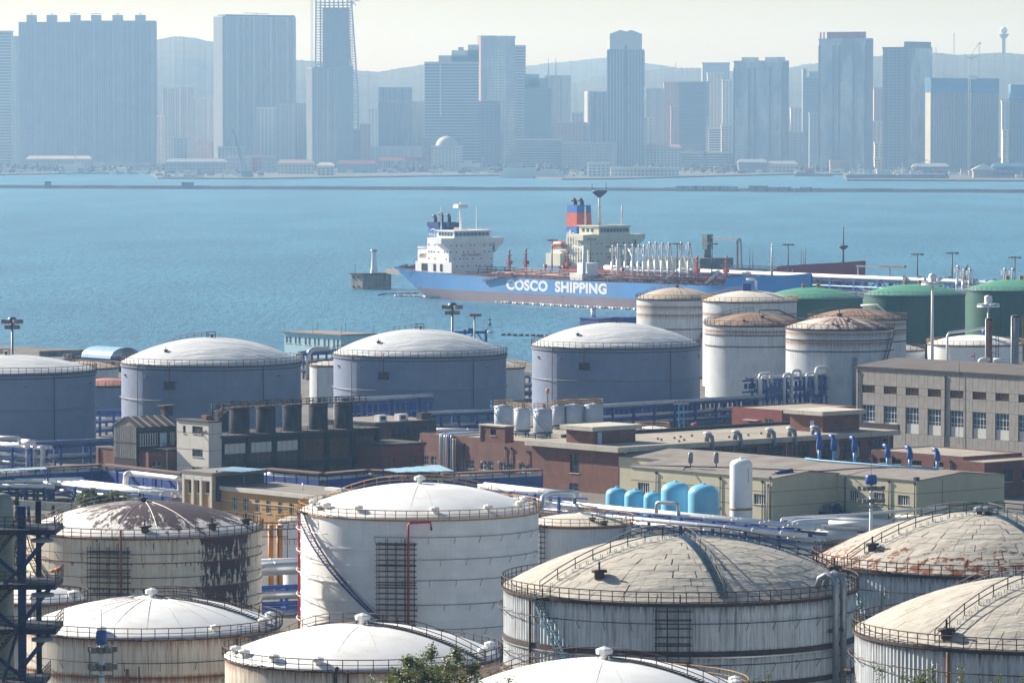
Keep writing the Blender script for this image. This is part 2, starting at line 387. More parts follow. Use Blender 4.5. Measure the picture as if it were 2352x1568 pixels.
# far shore
MT['land'] = mat('far shore ground', (.065, .07, .068), .9, var=.3, sc=.02)
sh = [(-700, 401), (0, 400), (150, 397), (345, 396), (362, 408), (600, 409), (700, 407), (1050, 402), (1150, 401), (1290, 410), (1420, 409), (1600, 404), (1800, 399), (1935, 399), (1945, 412), (2352, 414), (3100, 416)]
pts = [P(u, v, 2.0) for u, v in sh]
m = MB(); m.add([(p.x, p.y, 2.0) for p in pts] + [(2800, 12900, 2.0), (-2800, 12900, 2.0)], [tuple(range(len(pts) + 2))])
for a, b in zip(pts, pts[1:]): m.quad((a.x, a.y, -.5), (b.x, b.y, -.5), (b.x, b.y, 2), (a.x, a.y, 2))
o = m.build('far_shore_land', MT['land']); o['kind'] = 'structure'
MT['hill'] = mat('wooded hill', (.030, .038, .030), .95, var=.45, sc=.02)
def hill(name, D, prof, back, seed):
    rnd = random.Random(seed); m = MB(); us = []
    u = prof[0][0]
    while u <= prof[-1][0]: us.append(u); u += 4
    top = []
    for u in us:
        for (u0, v0), (u1, v1) in zip(prof, prof[1:]):
            if u0 <= u <= u1:
                t = (u - u0) / (u1 - u0); t2 = t * t * (3 - 2 * t); v = v0 + (v1 - v0) * (t * .5 + t2 * .5); break
        top.append(PY(u, v - 1.2 * rnd.random() - (1.6 if rnd.random() < .12 else 0), D))
    rows = [(-900, .02), (-620, .38), (-330, .74), (0, 1.0), (back, .02)]; k = len(us)
    for dy, f in rows:
        for p in top:
            j = (rnd.random() - .5) * (7 if 0 < abs(dy) < 900 else 0)
            m.v.append((p.x * (1 + dy / D), D + dy + j * 2, 2.0 + (p.z - 2.0) * f + (j * .5 if dy else 0)))
    for r in range(len(rows) - 1):
        for i in range(k - 1):
            m.f.append((r * k + i, r * k + i + 1, (r + 1) * k + i + 1, (r + 1) * k + i)); m.m.append(0); m.sm.append(True)
    o = m.build(name, MT['hill']); o['kind'] = 'structure'; return o
hill('hill', 9300, [(-160, 190), (160, 130), (300, 105), (357, 92), (400, 85), (440, 87), (490, 98), (560, 122), (680, 139), (722, 141), (820, 163), (870, 166), (930, 156), (985, 148), (1100, 170), (1200, 180), (1310, 192), (1400, 172), (1480, 164), (1540, 158), (1610, 157), (1700, 166), (1810, 160), (1840, 155), (1900, 141), (2000, 131), (2150, 122), (2200, 127), (2300, 122), (2352, 126), (2500, 150), (2700, 200)], 900, 1)
hill('far_hill', 11600, [(1080, 230), (1150, 178), (1212, 152), (1290, 143), (1400, 133), (1500, 148), (1620, 168), (1700, 171), (1800, 157), (1860, 148), (1930, 148), (2040, 170), (2140, 230)], 700, 2)
# air
t = NT('haze'); t.n.remove(t.b); vol = t.n.new('ShaderNodeVolumePrincipled')
vol.inputs['Color'].default_value = (.33, .60, 1.0, 1); vol.inputs['Density'].default_value = 0.000080; vol.inputs['Anisotropy'].default_value = 0.25
vol.inputs['Absorption Color'].default_value = (1, 1, 1, 1)
t.t.links.new(vol.outputs[0], t.n['Material Output'].inputs['Volume'])
m = MB(); m.box(-3000, 3000, -200, 13000, -1.6, 330); o = m.build('haze', t.mat); o['kind'] = 'stuff'
# ================================================================== THE CITY ACROSS THE BAY
cm = {}
for k, c in dict(grey=(.42, .43, .44), pale=(.58, .57, .54), cream=(.66, .60, .50), dark=(.17, .19, .22), glass=(.26, .33, .38), white=(.66, .66, .64), pink=(.48, .33, .28), green=(.20, .32, .28), blue=(.06, .20, .36), redroof=(.33, .10, .07), conc=(.36, .35, .34)).items():
    cm[k] = mat('city ' + k, c, .75, var=.08, sc=.05)
cm['greyd'] = mat('city grey dark', (.31, .33, .35), .75, var=.08, sc=.05); cm['greyl'] = mat('city grey light', (.55, .56, .56), .75, var=.08, sc=.05)
tq = NT('city mirror glass'); gq = tq.n.new('ShaderNodeNewGeometry').outputs['Position']
cm['painted_mirror'] = tq.done(tq.mix(tq.ramp(tq.noise(tq.scale(gq, (.035, .035, .014)), 1.0, 4, .6), .42, .62), (.25, .31, .36), (.52, .57, .58)), .4)  # cloud reflections painted into the glass colour as pale and dark patches
cm['win2'] = flat('city recessed window', (.28, .31, .35), .4); cm['fin'] = mat('city facade rib', (.47, .475, .48), .75, var=.05, sc=.05)
cm['win'] = flat('city window glass', (.17, .21, .25), .3)
def frame_at(uc, D, z=2.0): return PY(uc, VH + (H - z) * F / D, D)
def tower(label, u0, u1, vt, D, col='grey', side=0.0, det='bands', fl=3.4, fin='fin', name='high_rise', cat='high-rise', dark=None, group=None, depth=None, top=None, step=None):
    """a tower whose front covers u0..u1; side > 0 shows that share of it as a right flank, < 0 as a left flank"""
    if col == 'grey': col = ('grey', 'greyd', 'greyl', 'grey', 'glass')[int(u0 * 3 + vt) % 5]
    w = (u1 - u0) * D / F; h = H + (VH - vt) * D / F - 2.0; f = abs(side); th = radians(34)
    wf = (1 - f) * w / cos(th) if f else w; d = (f * w / sin(th)) if f else (depth or min(28.0, w * .7))
    um = (u0 + u1) / 2; p = frame_at(um, D); r = thing(name, label, cat, (p.x, D, 2.0), 0, group)
    if f:  # nearest corner first, then turn
        s = 1 if side > 0 else -1
        cu = u1 - f * (u1 - u0) if s > 0 else u0 + f * (u1 - u0)
        q = frame_at(cu, D); r.location = (q.x, D, 2.0); r.rotation_euler = (0, 0, -th * s)
        x0, x1 = (-wf, 0) if s > 0 else (0, wf)
    else: x0, x1 = -w / 2, w / 2
    y0, y1 = 0.0, d
    core = MB(); core.box(x0 + .5, x1 - .5, y0 + .5, y1 - .5, 0, h)
    core.build('glazed_core' if det in ('bands', 'grid') else 'wall', cm['win'] if det in ('bands', 'grid') else cm[col], r)
    m = MB()
    if det in ('bands', 'grid'):
        n = max(2, int(h / fl))
        for i in range(n + 1):
            z = i * h / n; m.box(x0, x1, y0, y1, z - (.9 if i else 0), z + .35)
        m.build('floor_band', cm[col], r, kind='stuff')
    if det == 'notch':
        k = MB()
        for f_ in (.0, .30, .42, .72, .97): xx = x0 + (x1 - x0) * f_; k.box(xx, xx + (x1 - x0) * .028, y0 - .5, y0 + .7, 0, h - 8)
        k.build('dark_notch', cm['dark'], r)
        k = MB(); nr = int(h / 3.6)
        for i in range(nr):
            for f_ in (.335, .755): xx = x0 + (x1 - x0) * f_; k.box(xx, xx + (x1 - x0) * .05, y0 + .1, y0 + .8, i * h / nr + .9, i * h / nr + 2.6)
            k.box(x0 + .6, x1 - .6, y0 + .35, y0 + .55, i * h / nr + 3.1, i * h / nr + 3.4)
        k.build('window', cm['win2'], r, kind='stuff')
    if det in ('fins', 'none'):
        k = MB(); nr = max(2, int(h / 4.2)); nc = max(2, int((x1 - x0) / 6.0)); rw = random.Random(int(u0 * 7 + vt))
        for j in range(nc):
            if rw.random() < .2: continue
            xx = x0 + (x1 - x0) * (j + .2) / nc; wj = (x1 - x0) / nc * rw.choice((.45, .6, .75))
            for i in range(nr): k.box(xx, xx + wj, y0 + .2, y0 + .62, i * h / nr + 1.1, i * h / nr + 2.9)
        k.build('window', cm['win2'], r, kind='stuff')
    if det in ('fins', 'grid'):
        k = MB(); st = 3.6 if det == 'fins' else 4.4; n = max(2, int((x1 - x0) / st))
        for i in range(n + 1):
            x = x0 + (x1 - x0) * i / n; wd = .55 if det == 'fins' else 1.0
            if det == 'fins': wd = (.35, .35, 1.2, .5, .35, .8, .35, 2.0)[i % 8]
            k.box(x - wd, x + wd, y0 - .7, y0 + .4, 0, h + (1.5 if det == 'fins' else 0))
        n = max(2, int((y1 - y0) / st)); xs = x1 if side >= 0 else x0
        for i in range(n + 1):
            y = y0 + (y1 - y0) * i / n; k.box(xs - .4, xs + .4, y - .5, y + .5, 0, h)
        k.build('facade_fin', cm[fin], r, kind='stuff')
    if det == 'plain':
        k = MB(); n = max(2, int(h / (fl * 1.0)))
        nc = max(2, int((x1 - x0) / 5))
        for i in range(n):
            for j in range(nc):
                xx = x0 + (x1 - x0) * (j + .25) / nc; k.box(xx, xx + (x1 - x0) / nc * .5, y0 + .35, y0 + .6, i * h / n + 1.0, i * h / n + 2.5)
        k.build('window', cm['win'], r, kind='stuff')
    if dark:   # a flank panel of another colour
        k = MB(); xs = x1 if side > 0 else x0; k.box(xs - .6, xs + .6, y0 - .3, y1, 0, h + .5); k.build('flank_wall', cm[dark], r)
    m = MB(); m.box(x0 - .3, x1 + .3, y0 - .3, y1 + .3, h, h + 2.2); m.build('parapet', cm[col], r)
    if top:
        for (a, b, hh) in top:
            k = MB(); k.box(x0 + (x1 - x0) * a, x0 + (x1 - x0) * b, y0 + 2, max(y0 + 6, y1 - 3), h + 2.2, h + 2.2 + hh); k.build('roof_house', cm[col], r)
    if step:
        for (a, b, hh) in step:
            k = MB(); k.box(x0 + (x1 - x0) * a, x0 + (x1 - x0) * b, y0, y1, h + 2.2, h + 2.2 + hh)
            nb = int(hh / fl)
            k.build('upper_storey', cm[col], r)
    return r, x0, x1, y0, y1, h
# left part of the skyline
tower('slim banded apartment tower cut by the left picture edge', -30, 28, 75, 7000, 'grey', 0, 'bands', 4.6)
tower('narrow plain tower squeezed between the banded tower and the six box slab', 27, 46, 87, 7250, 'grey', 0, 'none')
r, x0, x1, y0, y1, h = tower('huge wide slab block with six square roof boxes', 45, 357, 55, 6900, 'grey', 0, 'fins', fin='grey', depth=30, name='slab_block', cat='apartment block')
k = MB(); k.box(x0 + (x1 - x0) * .38, x1, y0, y1, h + 2.2, h + 4.2); k.build('parapet_step', cm['grey'], r)
for a, b in ((62, 84), (108, 131), (162, 185), (210, 232), (259, 282), (311, 334)):
    m = MB(); xa = x0 + (a - 45) / 312 * (x1 - x0); xb = x0 + (b - 45) / 312 * (x1 - x0); hh = 10.5
    m.box(xa, xb, y0 + 4, y0 + 18, h + 2.0, h + 2.2 + hh); m.build('roof_box', cm['grey'], r)
    m = MB(); xm = (xa + xb) / 2; m.beam((xm, y0 + 8, h + hh + 2), (xm, y0 + 8, h + hh + 4.2), .7); m.beam((xm - (9 if a in (162, 210) else 3), y0 + 8, h + hh + 4), (xm + (9 if a == 210 else 3), y0 + 8, h + hh + 4.6), .6); m.build('roof_hoist', cm['dark'], r)
tower('pale stepped tower right of the six box slab, behind the shorter one', 375, 447, 205, 7300, 'grey', 0, 'fins', fin='cream')
tower('shorter pale stepped tower with rounded dark bay left of the finned tower', 441, 495, 227, 7050, 'grey', 0, 'fins', fin='fin')
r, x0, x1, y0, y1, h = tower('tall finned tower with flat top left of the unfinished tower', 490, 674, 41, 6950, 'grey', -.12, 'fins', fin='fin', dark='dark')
k = MB(); k.box(x0 + 6, x1 - 1, y0 + 1, y1 - 1, h + 2.2, h + 4.6); k.build('roof_screen', cm['dark'], r)
k = MB(); xm = (x0 + x1) / 2; k.beam((xm - 22, y0 + 8, h + 7.5), (xm + 22, y0 + 8, h + 6.5), .8); k.beam((xm, y0 + 8, h + 4), (xm, y0 + 8, h + 7), 1.2); k.build('roof_hoist', cm['dark'], r)
tower('low white stepped block at the foot of the finned tower', 590, 634, 250, 6750, 'pale', 0, 'plain')
tower('mid height striped block in front of the finned tower', 633, 674, 241, 6700, 'grey', 0, 'fins', fin='fin')
tower('mid height striped block just left of the unfinished tower', 672, 704, 240, 6720, 'grey', 0, 'fins', fin='grey')
tower('finned block standing in front of the unfinished tower', 704, 772, 159, 6650, 'grey', -.2, 'fins', fin='fin', dark='dark')
# the unfinished tower: tapered concrete frame
D = 6850; p = frame_at(772, D); r = thing('unfinished_tower', 'unfinished tapering tower with bare floors and open frame edges', 'tower', (p.x, D, 2.0))
hT = H + (VH - 10) * D / F; n = 62; kx = D / F
def wl_(z): return -(772 - (722 + 4 * (z / hT))) * kx
def wr_(z): return ((822 if z < hT * .45 else 822 - (z / hT - .45) / .55 * 15) - 772) * kx
m = MB(); cc = MB()
for i in range(n + 1):
    z = hT * i / n; m.box(wl_(z), wr_(z), 0, 26, z - .5, z + .5)
m.build('floor_slab', cm['conc'], r, kind='stuff')
cc.box(-20, 20, 4, 22, 0, hT - 9); cc.build('core_wall', cm['conc'], r)
m = MB()
for i in range(9):
    for y in (0.6, 25.4):
        f = i / 8
        for z0, z1 in ((0, hT * .45), (hT * .45, hT)):
            m.beam((wl_(z0) + (wr_(z0) - wl_(z0)) * f, y, z0), (wl_(z1) + (wr_(z1) - wl_(z1)) * f, y, z1 + (6 if z1 == hT else 0)), 1.3)
m.build('column', cm['conc'], r, kind='stuff')
m = MB(); m.box(-24, 26, -.4, 3, 0, hT * .62); m.build('glazed_front', cm['glass'], r)
def lattice(m, x, y, z0, z1, w, st):
    for sx in (-1, 1):
        for sy in (-1, 1): m.beam((x + sx * w, y + sy * w, z0), (x + sx * w, y + sy * w, z1), w * .32)
    z = z0; f = 1
    while z < z1:
        zz = min(z1, z + st); m.beam((x - w * f, y - w, z), (x + w * f, y - w, zz), w * .24); m.beam((x - w, y - w * f, z), (x - w, y + w * f, zz), w * .24); z = zz; f = -f
def tower_crane(label, u, v0, v1, D, jib=None, base=2.0, w=1.4, mat_='conc'):
    p = PY(u, v0, D); q = PY(u, v1, D); r = thing('tower_crane', label, 'crane', (p.x, D, base)); m = MB(); lattice(m, 0, 0, 0, q.z - base, w, w * 3); m.build('mast', cm[mat_], r)
    if jib:
        m = MB(); z = q.z - base
        for (dx, dz) in jib: m.beam((0, 0, z), (dx, 0, z + dz), w * .9)
        m.build('jib', cm[mat_], r)
        m = MB(); m.cbox((w * 1.6, 0, z - 3), 2.4, 2.4, 3); m.build('cab', cm['white'], r)
    return r
tower_crane('tall lattice crane mast rising left of the unfinished tower', 717, 330, -14, 6840)
tower_crane('crane with short jib on the right edge of the unfinished tower', 808, 330, 4, 6835, [(12, 1.5), (-6, 1), (7, -6)])
tower('wide low block with ribbed crown behind the brown striped one', 870, 945, 204, 7100, 'grey', 0, 'fins', fin='dark')
tower('broad plain block right of the unfinished tower', 868, 975, 236, 6900, 'grey', .25, 'fins', fin='grey')
tower('tiny white topped block behind the broad plain block', 845, 868, 250, 7400, 'white', 0, 'plain', name='block', cat='building')
r, x0, x1, y0, y1, h = tower('stepped apartment tower with curved white balcony bands', 975, 1100, 146, 6850, 'pale', 0, 'bands', 4.4, name='stepped_tower', cat='high-rise', step=[(.26, 1.0, 9.5), (.50, 1.0, 17.0), (.80, 1.0, 25.5)])
k = MB(); k.box(x0 + (x1 - x0) * .62, x0 + (x1 - x0) * .72, y0 + 3, y0 + 12, h + 19, h + 24); k.build('roof_house', cm['grey'], r)
k = MB(); k.box(x0 + (x1 - x0) * .28, x0 + (x1 - x0) * .31, y0 - .8, y0, h * .5, h); k.build('glass_strip', cm['white'], r)
tower('flat topped glass tower with a pink left edge', 1097, 1184, 86, 6950, 'painted_mirror', -.09, 'none', 3.6, dark='pink')
tower('banded flank tower joined right of the pink edged tower', 1182, 1208, 108, 7000, 'pale', 0, 'bands', 4.4)
tower('dark low block in front of the pink edged tower', 1098, 1150, 236, 6700, 'dark', 0, 'none', name='block', cat='building')
tower('green glazed tower with terraced top', 1204, 1266, 205, 6800, 'green', 0, 'bands', 3.5, step=[(0, .3, 6), (.15, .9, 14), (.0, .55, 20)])
r, x0, x1, y0, y1, h = tower('grey tower carrying twin roof masts', 1252, 1311, 176, 7050, 'grey', .3, 'fins', fin='fin')
for u in (1255, 1275):
    k = MB(); xx = x0 + 2 + (u - 1255) * .7; k.tube([(xx, y0 + 6, h), (xx, y0 + 6, h + 15), (xx, y0 + 6, h + 30)], [1.4, .9, .35], 6); k.build('mast', cm['conc'], r)
tower('slim block with a bright white left end wall', 1343, 1398, 213, 6900, 'grey', -.2, 'fins', fin='dark', dark='white')
# tall crowned tower
r, x0, x1, y0, y1, h = tower('tallest central tower with faceted glass crown', 1395, 1479, 118, 6750, 'glass', 0, 'grid', 3.8, 'grey')
xm = (x0 + x1) / 2; wx = (x1 - x0) / 2 - 3
k = MB(); k.add([(xm - wx, 1, h), (xm + wx, 1, h), (xm + wx, 22, h), (xm - wx, 22, h), (xm - wx, 1, h + 25), (xm - wx * .35, 1, h + 31), (xm, 1, h + 28.5), (xm + wx * .35, 1, h + 31), (xm + wx, 1, h + 25), (xm - wx, 22, h + 25), (xm, 22, h + 30), (xm + wx, 22, h + 25)],
      [(0, 1, 8, 7, 6, 5, 4), (1, 2, 11, 8), (3, 0, 4, 9), (2, 3, 9, 10, 11), (4, 5, 9), (5, 6, 10, 9), (6, 7, 11, 10), (7, 8, 11)]); k.build('crown', cm['pale'], r)
k = MB(); k.box(xm - 1.4, xm + 1.4, -1.2, 1, 40, h + 8); k.build('centre_rib', cm['dark'], r)
tower('banded block touching the crowned tower on its right', 1482, 1526, 206, 7100, 'grey', 0, 'fins', fin='fin')
tower('pinkish apartment block second right of the crowned tower', 1524, 1562, 192, 7200, 'pink', 0, 'plain')
tower('wide dark glass block with plain flat top', 1560, 1629, 191, 6900, 'grey', .12, 'bands', 3.6)
tower('pale distant slab showing above all its neighbours', 1612, 1676, 147, 8300, 'grey', 0, 'plain')
tower('cream tower with white stair core behind the twin peaked tower', 1624, 1662, 170, 7400, 'cream', 0, 'plain')
tower('narrow white latticed tower beside the twin peaked tower', 1658, 1682, 186, 7300, 'white', 0, 'plain')
tower('grey twin peaked tower with dark right flank', 1688, 1812, 143, 6720, 'painted_mirror', .11, 'notch', 3.4, 'grey', dark='dark', top=[(.15, .42, 5), (.62, .95, 5)])
tower('half hidden tower with a white lit top corner', 1843, 1890, 180, 7150, 'grey', 0, 'bands', 3.6, step=[(.0, .2, 12), (.35, 1, 8)])
tower('small beige block with rows of dark windows behind the barges', 1815, 1850, 250, 7300, 'cream', 0, 'plain')
r, x0, x1, y0, y1, h = tower('very tall slab tower with brown roof crown', 1884, 2006, 92, 6560, 'painted_mirror', .14, 'notch', 3.5, 'grey', dark='dark')
k = MB(); k.box(x0 + (x1 - x0) * .16, x1 - (x1 - x0) * .16, y0 + 2, y1 - 2, h + 2, h + 11.5); k.build('roof_crown', cm['redroof'], r)
for f in (.03, .10, .88, .96):
    k = MB(); k.box(x0 + (x1 - x0) * f - .8, x0 + (x1 - x0) * f + .8, y0 + 1, y0 + 3, h + 2, h + 11.5); k.build('crown_post', cm['redroof'], r)
tower('cream block with dark window grid between the two tallest right towers', 2004, 2032, 281, 6900, 'cream', 0, 'plain', name='block', cat='building')
tower('pale narrow block behind the cream window grid block', 2006, 2036, 205, 7500, 'pink', 0, 'plain')
tower('dark slab with a raised centre core left of the scaffold towers', 2029, 2147, 112, 6520, 'dark', .46, 'none', 3.5, top=[(.72, 1.0, 7.5)], dark='painted_mirror')
r, x0, x1, y0, y1, h = tower('broad unfinished block wrapped in blue netting at the top', 2127, 2303, 183, 6480, 'conc', -.06, 'grid', 3.4, 'conc', dark='cream')
k = MB(); k.box(x0 - 1, x1 + 1, y0 - 1.6, y1 + 1, h - 18, h + 1.5); k.build('safety_net', cm['blue'], r)
k = MB(); k.box(x0 + (x1 - x0) * .54, x0 + (x1 - x0) * .66, y0 - 3, y0 - 1.2, h + 0, h + 6); k.build('site_board', cm['cream'], r)
r, x0, x1, y0, y1, h = tower('unfinished block with blue netting cut by the right picture edge', 2322, 2440, 198, 6470, 'conc', 0, 'grid', 3.4, 'dark')
k = MB(); k.box(x0 - 1, x1 + 1, y0 - 1.6, y1 + 1, h - 20, h + 1.5); k.build('safety_net', cm['blue'], r)
tower('tan apartment block between the two netted blocks', 2300, 2326, 235, 7000, 'pale', 0, 'plain')
tower_crane('yellow tower crane standing in front of the netted block', 2226, 330, 134, 6440, [(9, 2), (-5, 1)], mat_='cream')
tower_crane('slim dark crane mast behind the netted block', 2249, 200, 98, 7000, [(-14, -22)], mat_='dark', w=.8)
# hilltop masts
p = PY(2305, 124, 9330); zt = PY(2305, 62, 9330).z; kk = 9330 / F
r = thing('radar_tower', 'white radar tower with a ball on top of the right hill', 'tower', (p.x, 9330, p.z - 60))
m = MB(); m.lathe([(5.2 * kk, 0), (4.4 * kk, 60 + 34 * kk), (9.5 * kk, 60 + 39 * kk)], 20); m.build('shaft', cm['pale'], r)
m = MB(); m.lathe([(9.5 * kk, 60 + 39 * kk), (9.5 * kk, 60 + 42 * kk), (12.5 * kk, 60 + 43 * kk), (12.5 * kk, 60 + 45 * kk), (5 * kk, 60 + 46 * kk)], 20); m.build('gallery', cm['grey'], r)
m = MB(); zc = 60 + 53.5 * kk; m.lathe([(8.3 * kk * cos(radians(a)), zc + 8.3 * kk * sin(radians(a))) for a in range(-90, 91, 15)], 20); m.build('radome', cm['white'], r)
for i, (u, v0, v1, D) in enumerate(((2191, 126, 76, 9330), (2150, 128, 108, 9330), (1552, 160, 143, 9330))):
    tower_crane(['tall thin lattice mast on the hill left of the radar tower', 'short lattice mast on the hill beside the raised core slab', 'small mast on the wooded hill in the centre'][i], u, v0 + 20, v1, D, base=PY(u, v0 + 20, D).z, w=1.2)
# low harbour buildings
def low(label, u0, u1, vt, vb, col, det='plain', roof=None, name='harbour_building', cat='building'):
    D = (H - 2) * F / (vb - VH); r, x0, x1, y0, y1, h = tower(label, u0, u1, vt, D, col, 0, det, 3.6, name=name, cat=cat, depth=14)
    if roof:
        m = MB(); m.add([(x0 - 1, -1, h + 2), (x1 + 1, -1, h + 2), (x1 + 1, 15, h + 2), (x0 - 1, 15, h + 2), (x0 + 4, 7, h + 6.5), (x1 - 4, 7, h + 6.5)], [(0, 1, 5, 4), (1, 2, 5), (2, 3, 4, 5), (3, 0, 4)]); m.build('roof', cm[roof], r)
    return r
low('long cream warehouse on the quay left of centre', 636, 722, 378, 399, 'cream', 'plain', 'pink', 'warehouse', 'warehouse')
low('small yellow gabled office right of the long cream warehouse', 728, 768, 384, 403, 'cream', 'plain', 'cream')
low('long low shed with pinkish roof behind the quay wall', 775, 865, 379, 397, 'grey', 'plain', 'redroof', 'shed', 'shed')
low('grey low shed left of the domed hall', 868, 985, 372, 394, 'grey', 'fins', 'redroof', 'shed', 'shed')
r = low('pinkish domed hall behind the grey ferry', 990, 1062, 338, 392, 'pale', 'plain')
m = MB(); m.lathe([(16, 0), (15, 5), (11, 10), (5, 13), (0, 14)], 24, (0, 10, (392 - 338) * .64 + 2)); m.build('dome', cm['grey'], r)
low('wide white office block with ribbed front on the far quay', 1292, 1414, 330, 391, 'pale', 'fins')
low('white three storey block with dark square windows at the water', 1350, 1401, 377, 405, 'white', 'plain')
low('long low white hall right of the three storey block', 1402, 1560, 388, 404, 'pale', 'plain')
low('cream villa row behind the long low white hall', 1435, 1565, 342, 390, 'pale', 'plain', 'pink')
low('flat white roofed terminal building right of the villa row', 1562, 1688, 352, 388, 'cream', 'bands')
low('orange cream tower block foot beside the twin peaked tower', 1656, 1690, 290, 388, 'cream', 'plain')
low('low hall with arched dark gateway near the quay', 1695, 1762, 376, 396, 'grey', 'none', 'grey')
low('row of grey sheds in front of the twin peaked tower', 1762, 1832, 380, 396, 'pale', 'plain', 'grey', 'shed', 'shed')
low('rust coloured shed below the very tall slab tower', 1906, 1952, 372, 395, 'pink', 'none')
low('pale market hall with arched openings below the raised core slab', 2008, 2095, 366, 392, 'cream', 'plain')
low('long dark shed with white eaves left of the tented roof', 2096, 2180, 386, 400, 'dark', 'none', 'grey', 'shed', 'shed')
r = low('brown kiosk with a pointed white tent roof', 2235, 2285, 394, 408, 'pink', 'none', None, 'pavilion', 'pavilion')
m = MB(); m.add([(-16, -2, 10), (16, -2, 10), (16, 14, 10), (-16, 14, 10), (0, 6, 18)], [(0, 1, 4), (1, 2, 4), (2, 3, 4), (3, 0, 4)]); m.build('tent_roof', cm['white'], r)
low('long blue roofed hall at the right picture edge', 2280, 2420, 386, 408, 'dark', 'none', 'blue', 'warehouse', 'warehouse')
low('pale low terraces below the six box slab', 60, 210, 368, 392, 'grey', 'plain', 'cream')
low('row of tiny shore houses below the stepped pale towers', 380, 520, 375, 398, 'grey', 'plain', 'grey')
low('long grey workshop behind the shear leg crane', 520, 632, 362, 396, 'grey', 'fins')
low('red brown pump house on the far pier', 578, 600, 364, 398, 'redroof', 'none')
# boats at the far shore
def far_ship(label, u0, u1, v, col, decks, name='ship', cat='ship', bow=1, mast=10, fun=None):
    D = H * F / (v - VH); p = frame_at((u0 + u1) / 2, D, 0); L = (u1 - u0) * D / F; r = thing(name, label, cat, (p.x, D, 0)); hb = max(2.0, L * .05)
    b = bow; pl = [(-L / 2 * b, -4), (L * .36 * b, -4), (L / 2 * b, 0), (L * .36 * b, 4), (-L / 2 * b, 4)]
    if b < 0: pl = pl[::-1]
    m = MB(); m.prism(pl, -.5, hb); m.build('hull', cm[col], r)
    for i, (a, c, hh, k) in enumerate(decks):
        z0 = hb + sum(d[2] for d in decks[:i] if not (d[1] <= a or d[0] >= c)); m = MB(); m.box(-L / 2 + a * L, -L / 2 + c * L, -3.2, 3.2, z0, z0 + hh); m.build('deckhouse', cm[k], r)
    if mast: m = MB(); m.beam((L * .05, 0, hb), (L * .05, 0, hb + mast), .9); m.build('mast', cm['pale'], r)
    if fun: m = MB(); m.box(-L / 2 + fun * L - 2, -L / 2 + fun * L + 2, -1.6, 1.6, hb, hb + 13); m.build('funnel', cm['pink'], r)
    return r
far_ship('white ship with tall mast moored below the six box slab', 108, 226, 397, 'white', [(.1, .85, 4, 'white'), (.2, .7, 4, 'white'), (.55, .66, 4, 'cream')], mast=32)
far_ship('small tug floating right of the white ship at the left shore', 254, 292, 399, 'dark', [(.2, .6, 4, 'white')], 'tug', 'tug', mast=8)
far_ship('pale boat at the left picture edge by the far shore', -12, 26, 400, 'white', [(.1, .8, 3, 'white')], 'boat', 'boat', mast=7)
far_ship('flat motor boat with bright deck left of the white ship', 64, 92, 398, 'white', [(.2, .6, 2, 'cream')], 'boat', 'boat', mast=4)
far_ship('grey ferry with stepped decks in front of the domed hall', 1055, 1152, 397, 'grey', [(.0, .9, 5, 'grey'), (.02, .48, 6, 'white'), (.1, .3, 4, 'white')], 'ferry', 'ferry', mast=20)
far_ship('long white ferry with raked funnel in front of the ribbed office', 1148, 1300, 409, 'white', [(.0, .95, 4, 'white'), (.05, .55, 5, 'white'), (.1, .35, 4, 'grey'), (.62, .9, 3, 'white')], 'ferry', 'ferry', -1, 18, .12)
far_ship('dark workboat with lights left of the crane barge', 1824, 1914, 405, 'dark', [(.05, .3, 3, 'dark'), (.3, .5, 5, 'redroof')], 'workboat', 'boat', mast=12)
r = far_ship('long flat crane barge on the right with raised boom', 1942, 2180, 413, 'dark', [(.02, .45, 1.2, 'pale'), (.3, .42, 5, 'pale'), (.5, .95, 1.2, 'cream')], 'crane_barge', 'barge', mast=14)
m = MB(); m.beam((4, -2, 3), (36, -2, 25), 1.0); m.beam((36, -2, 25), (44, -2, 21), .7); m.build('boom', cm['pale'], r)
far_ship('second tug moored by the blue roofed hall at far right', 2330, 2360, 412, 'dark', [(.1, .6, 4, 'pale')], 'tug', 'tug', mast=9)
far_ship('low barge with deck clutter along the far left pier', 372, 470, 410, 'dark', [(.05, .2, 3, 'grey'), (.5, .8, 2, 'pink')], 'barge', 'barge', mast=9)
p = frame_at(552, 5900, 0); r = thing('shear_leg_crane', 'dark shear leg crane leaning over the far left pier', 'crane', (p.x, 5900, 2)); m = MB()
m.beam((6, 0, 0), (-9, 0, 62), 1.4); m.beam((10, 6, 0), (-9, 0, 62), 1.2); m.beam((-9, 0, 62), (-17, 0, 40), .5); m.build('boom', cm['dark'], r); m = MB(); m.box(2, 16, -4, 8, 0, 8); m.build('machine_house', cm['dark'], r)
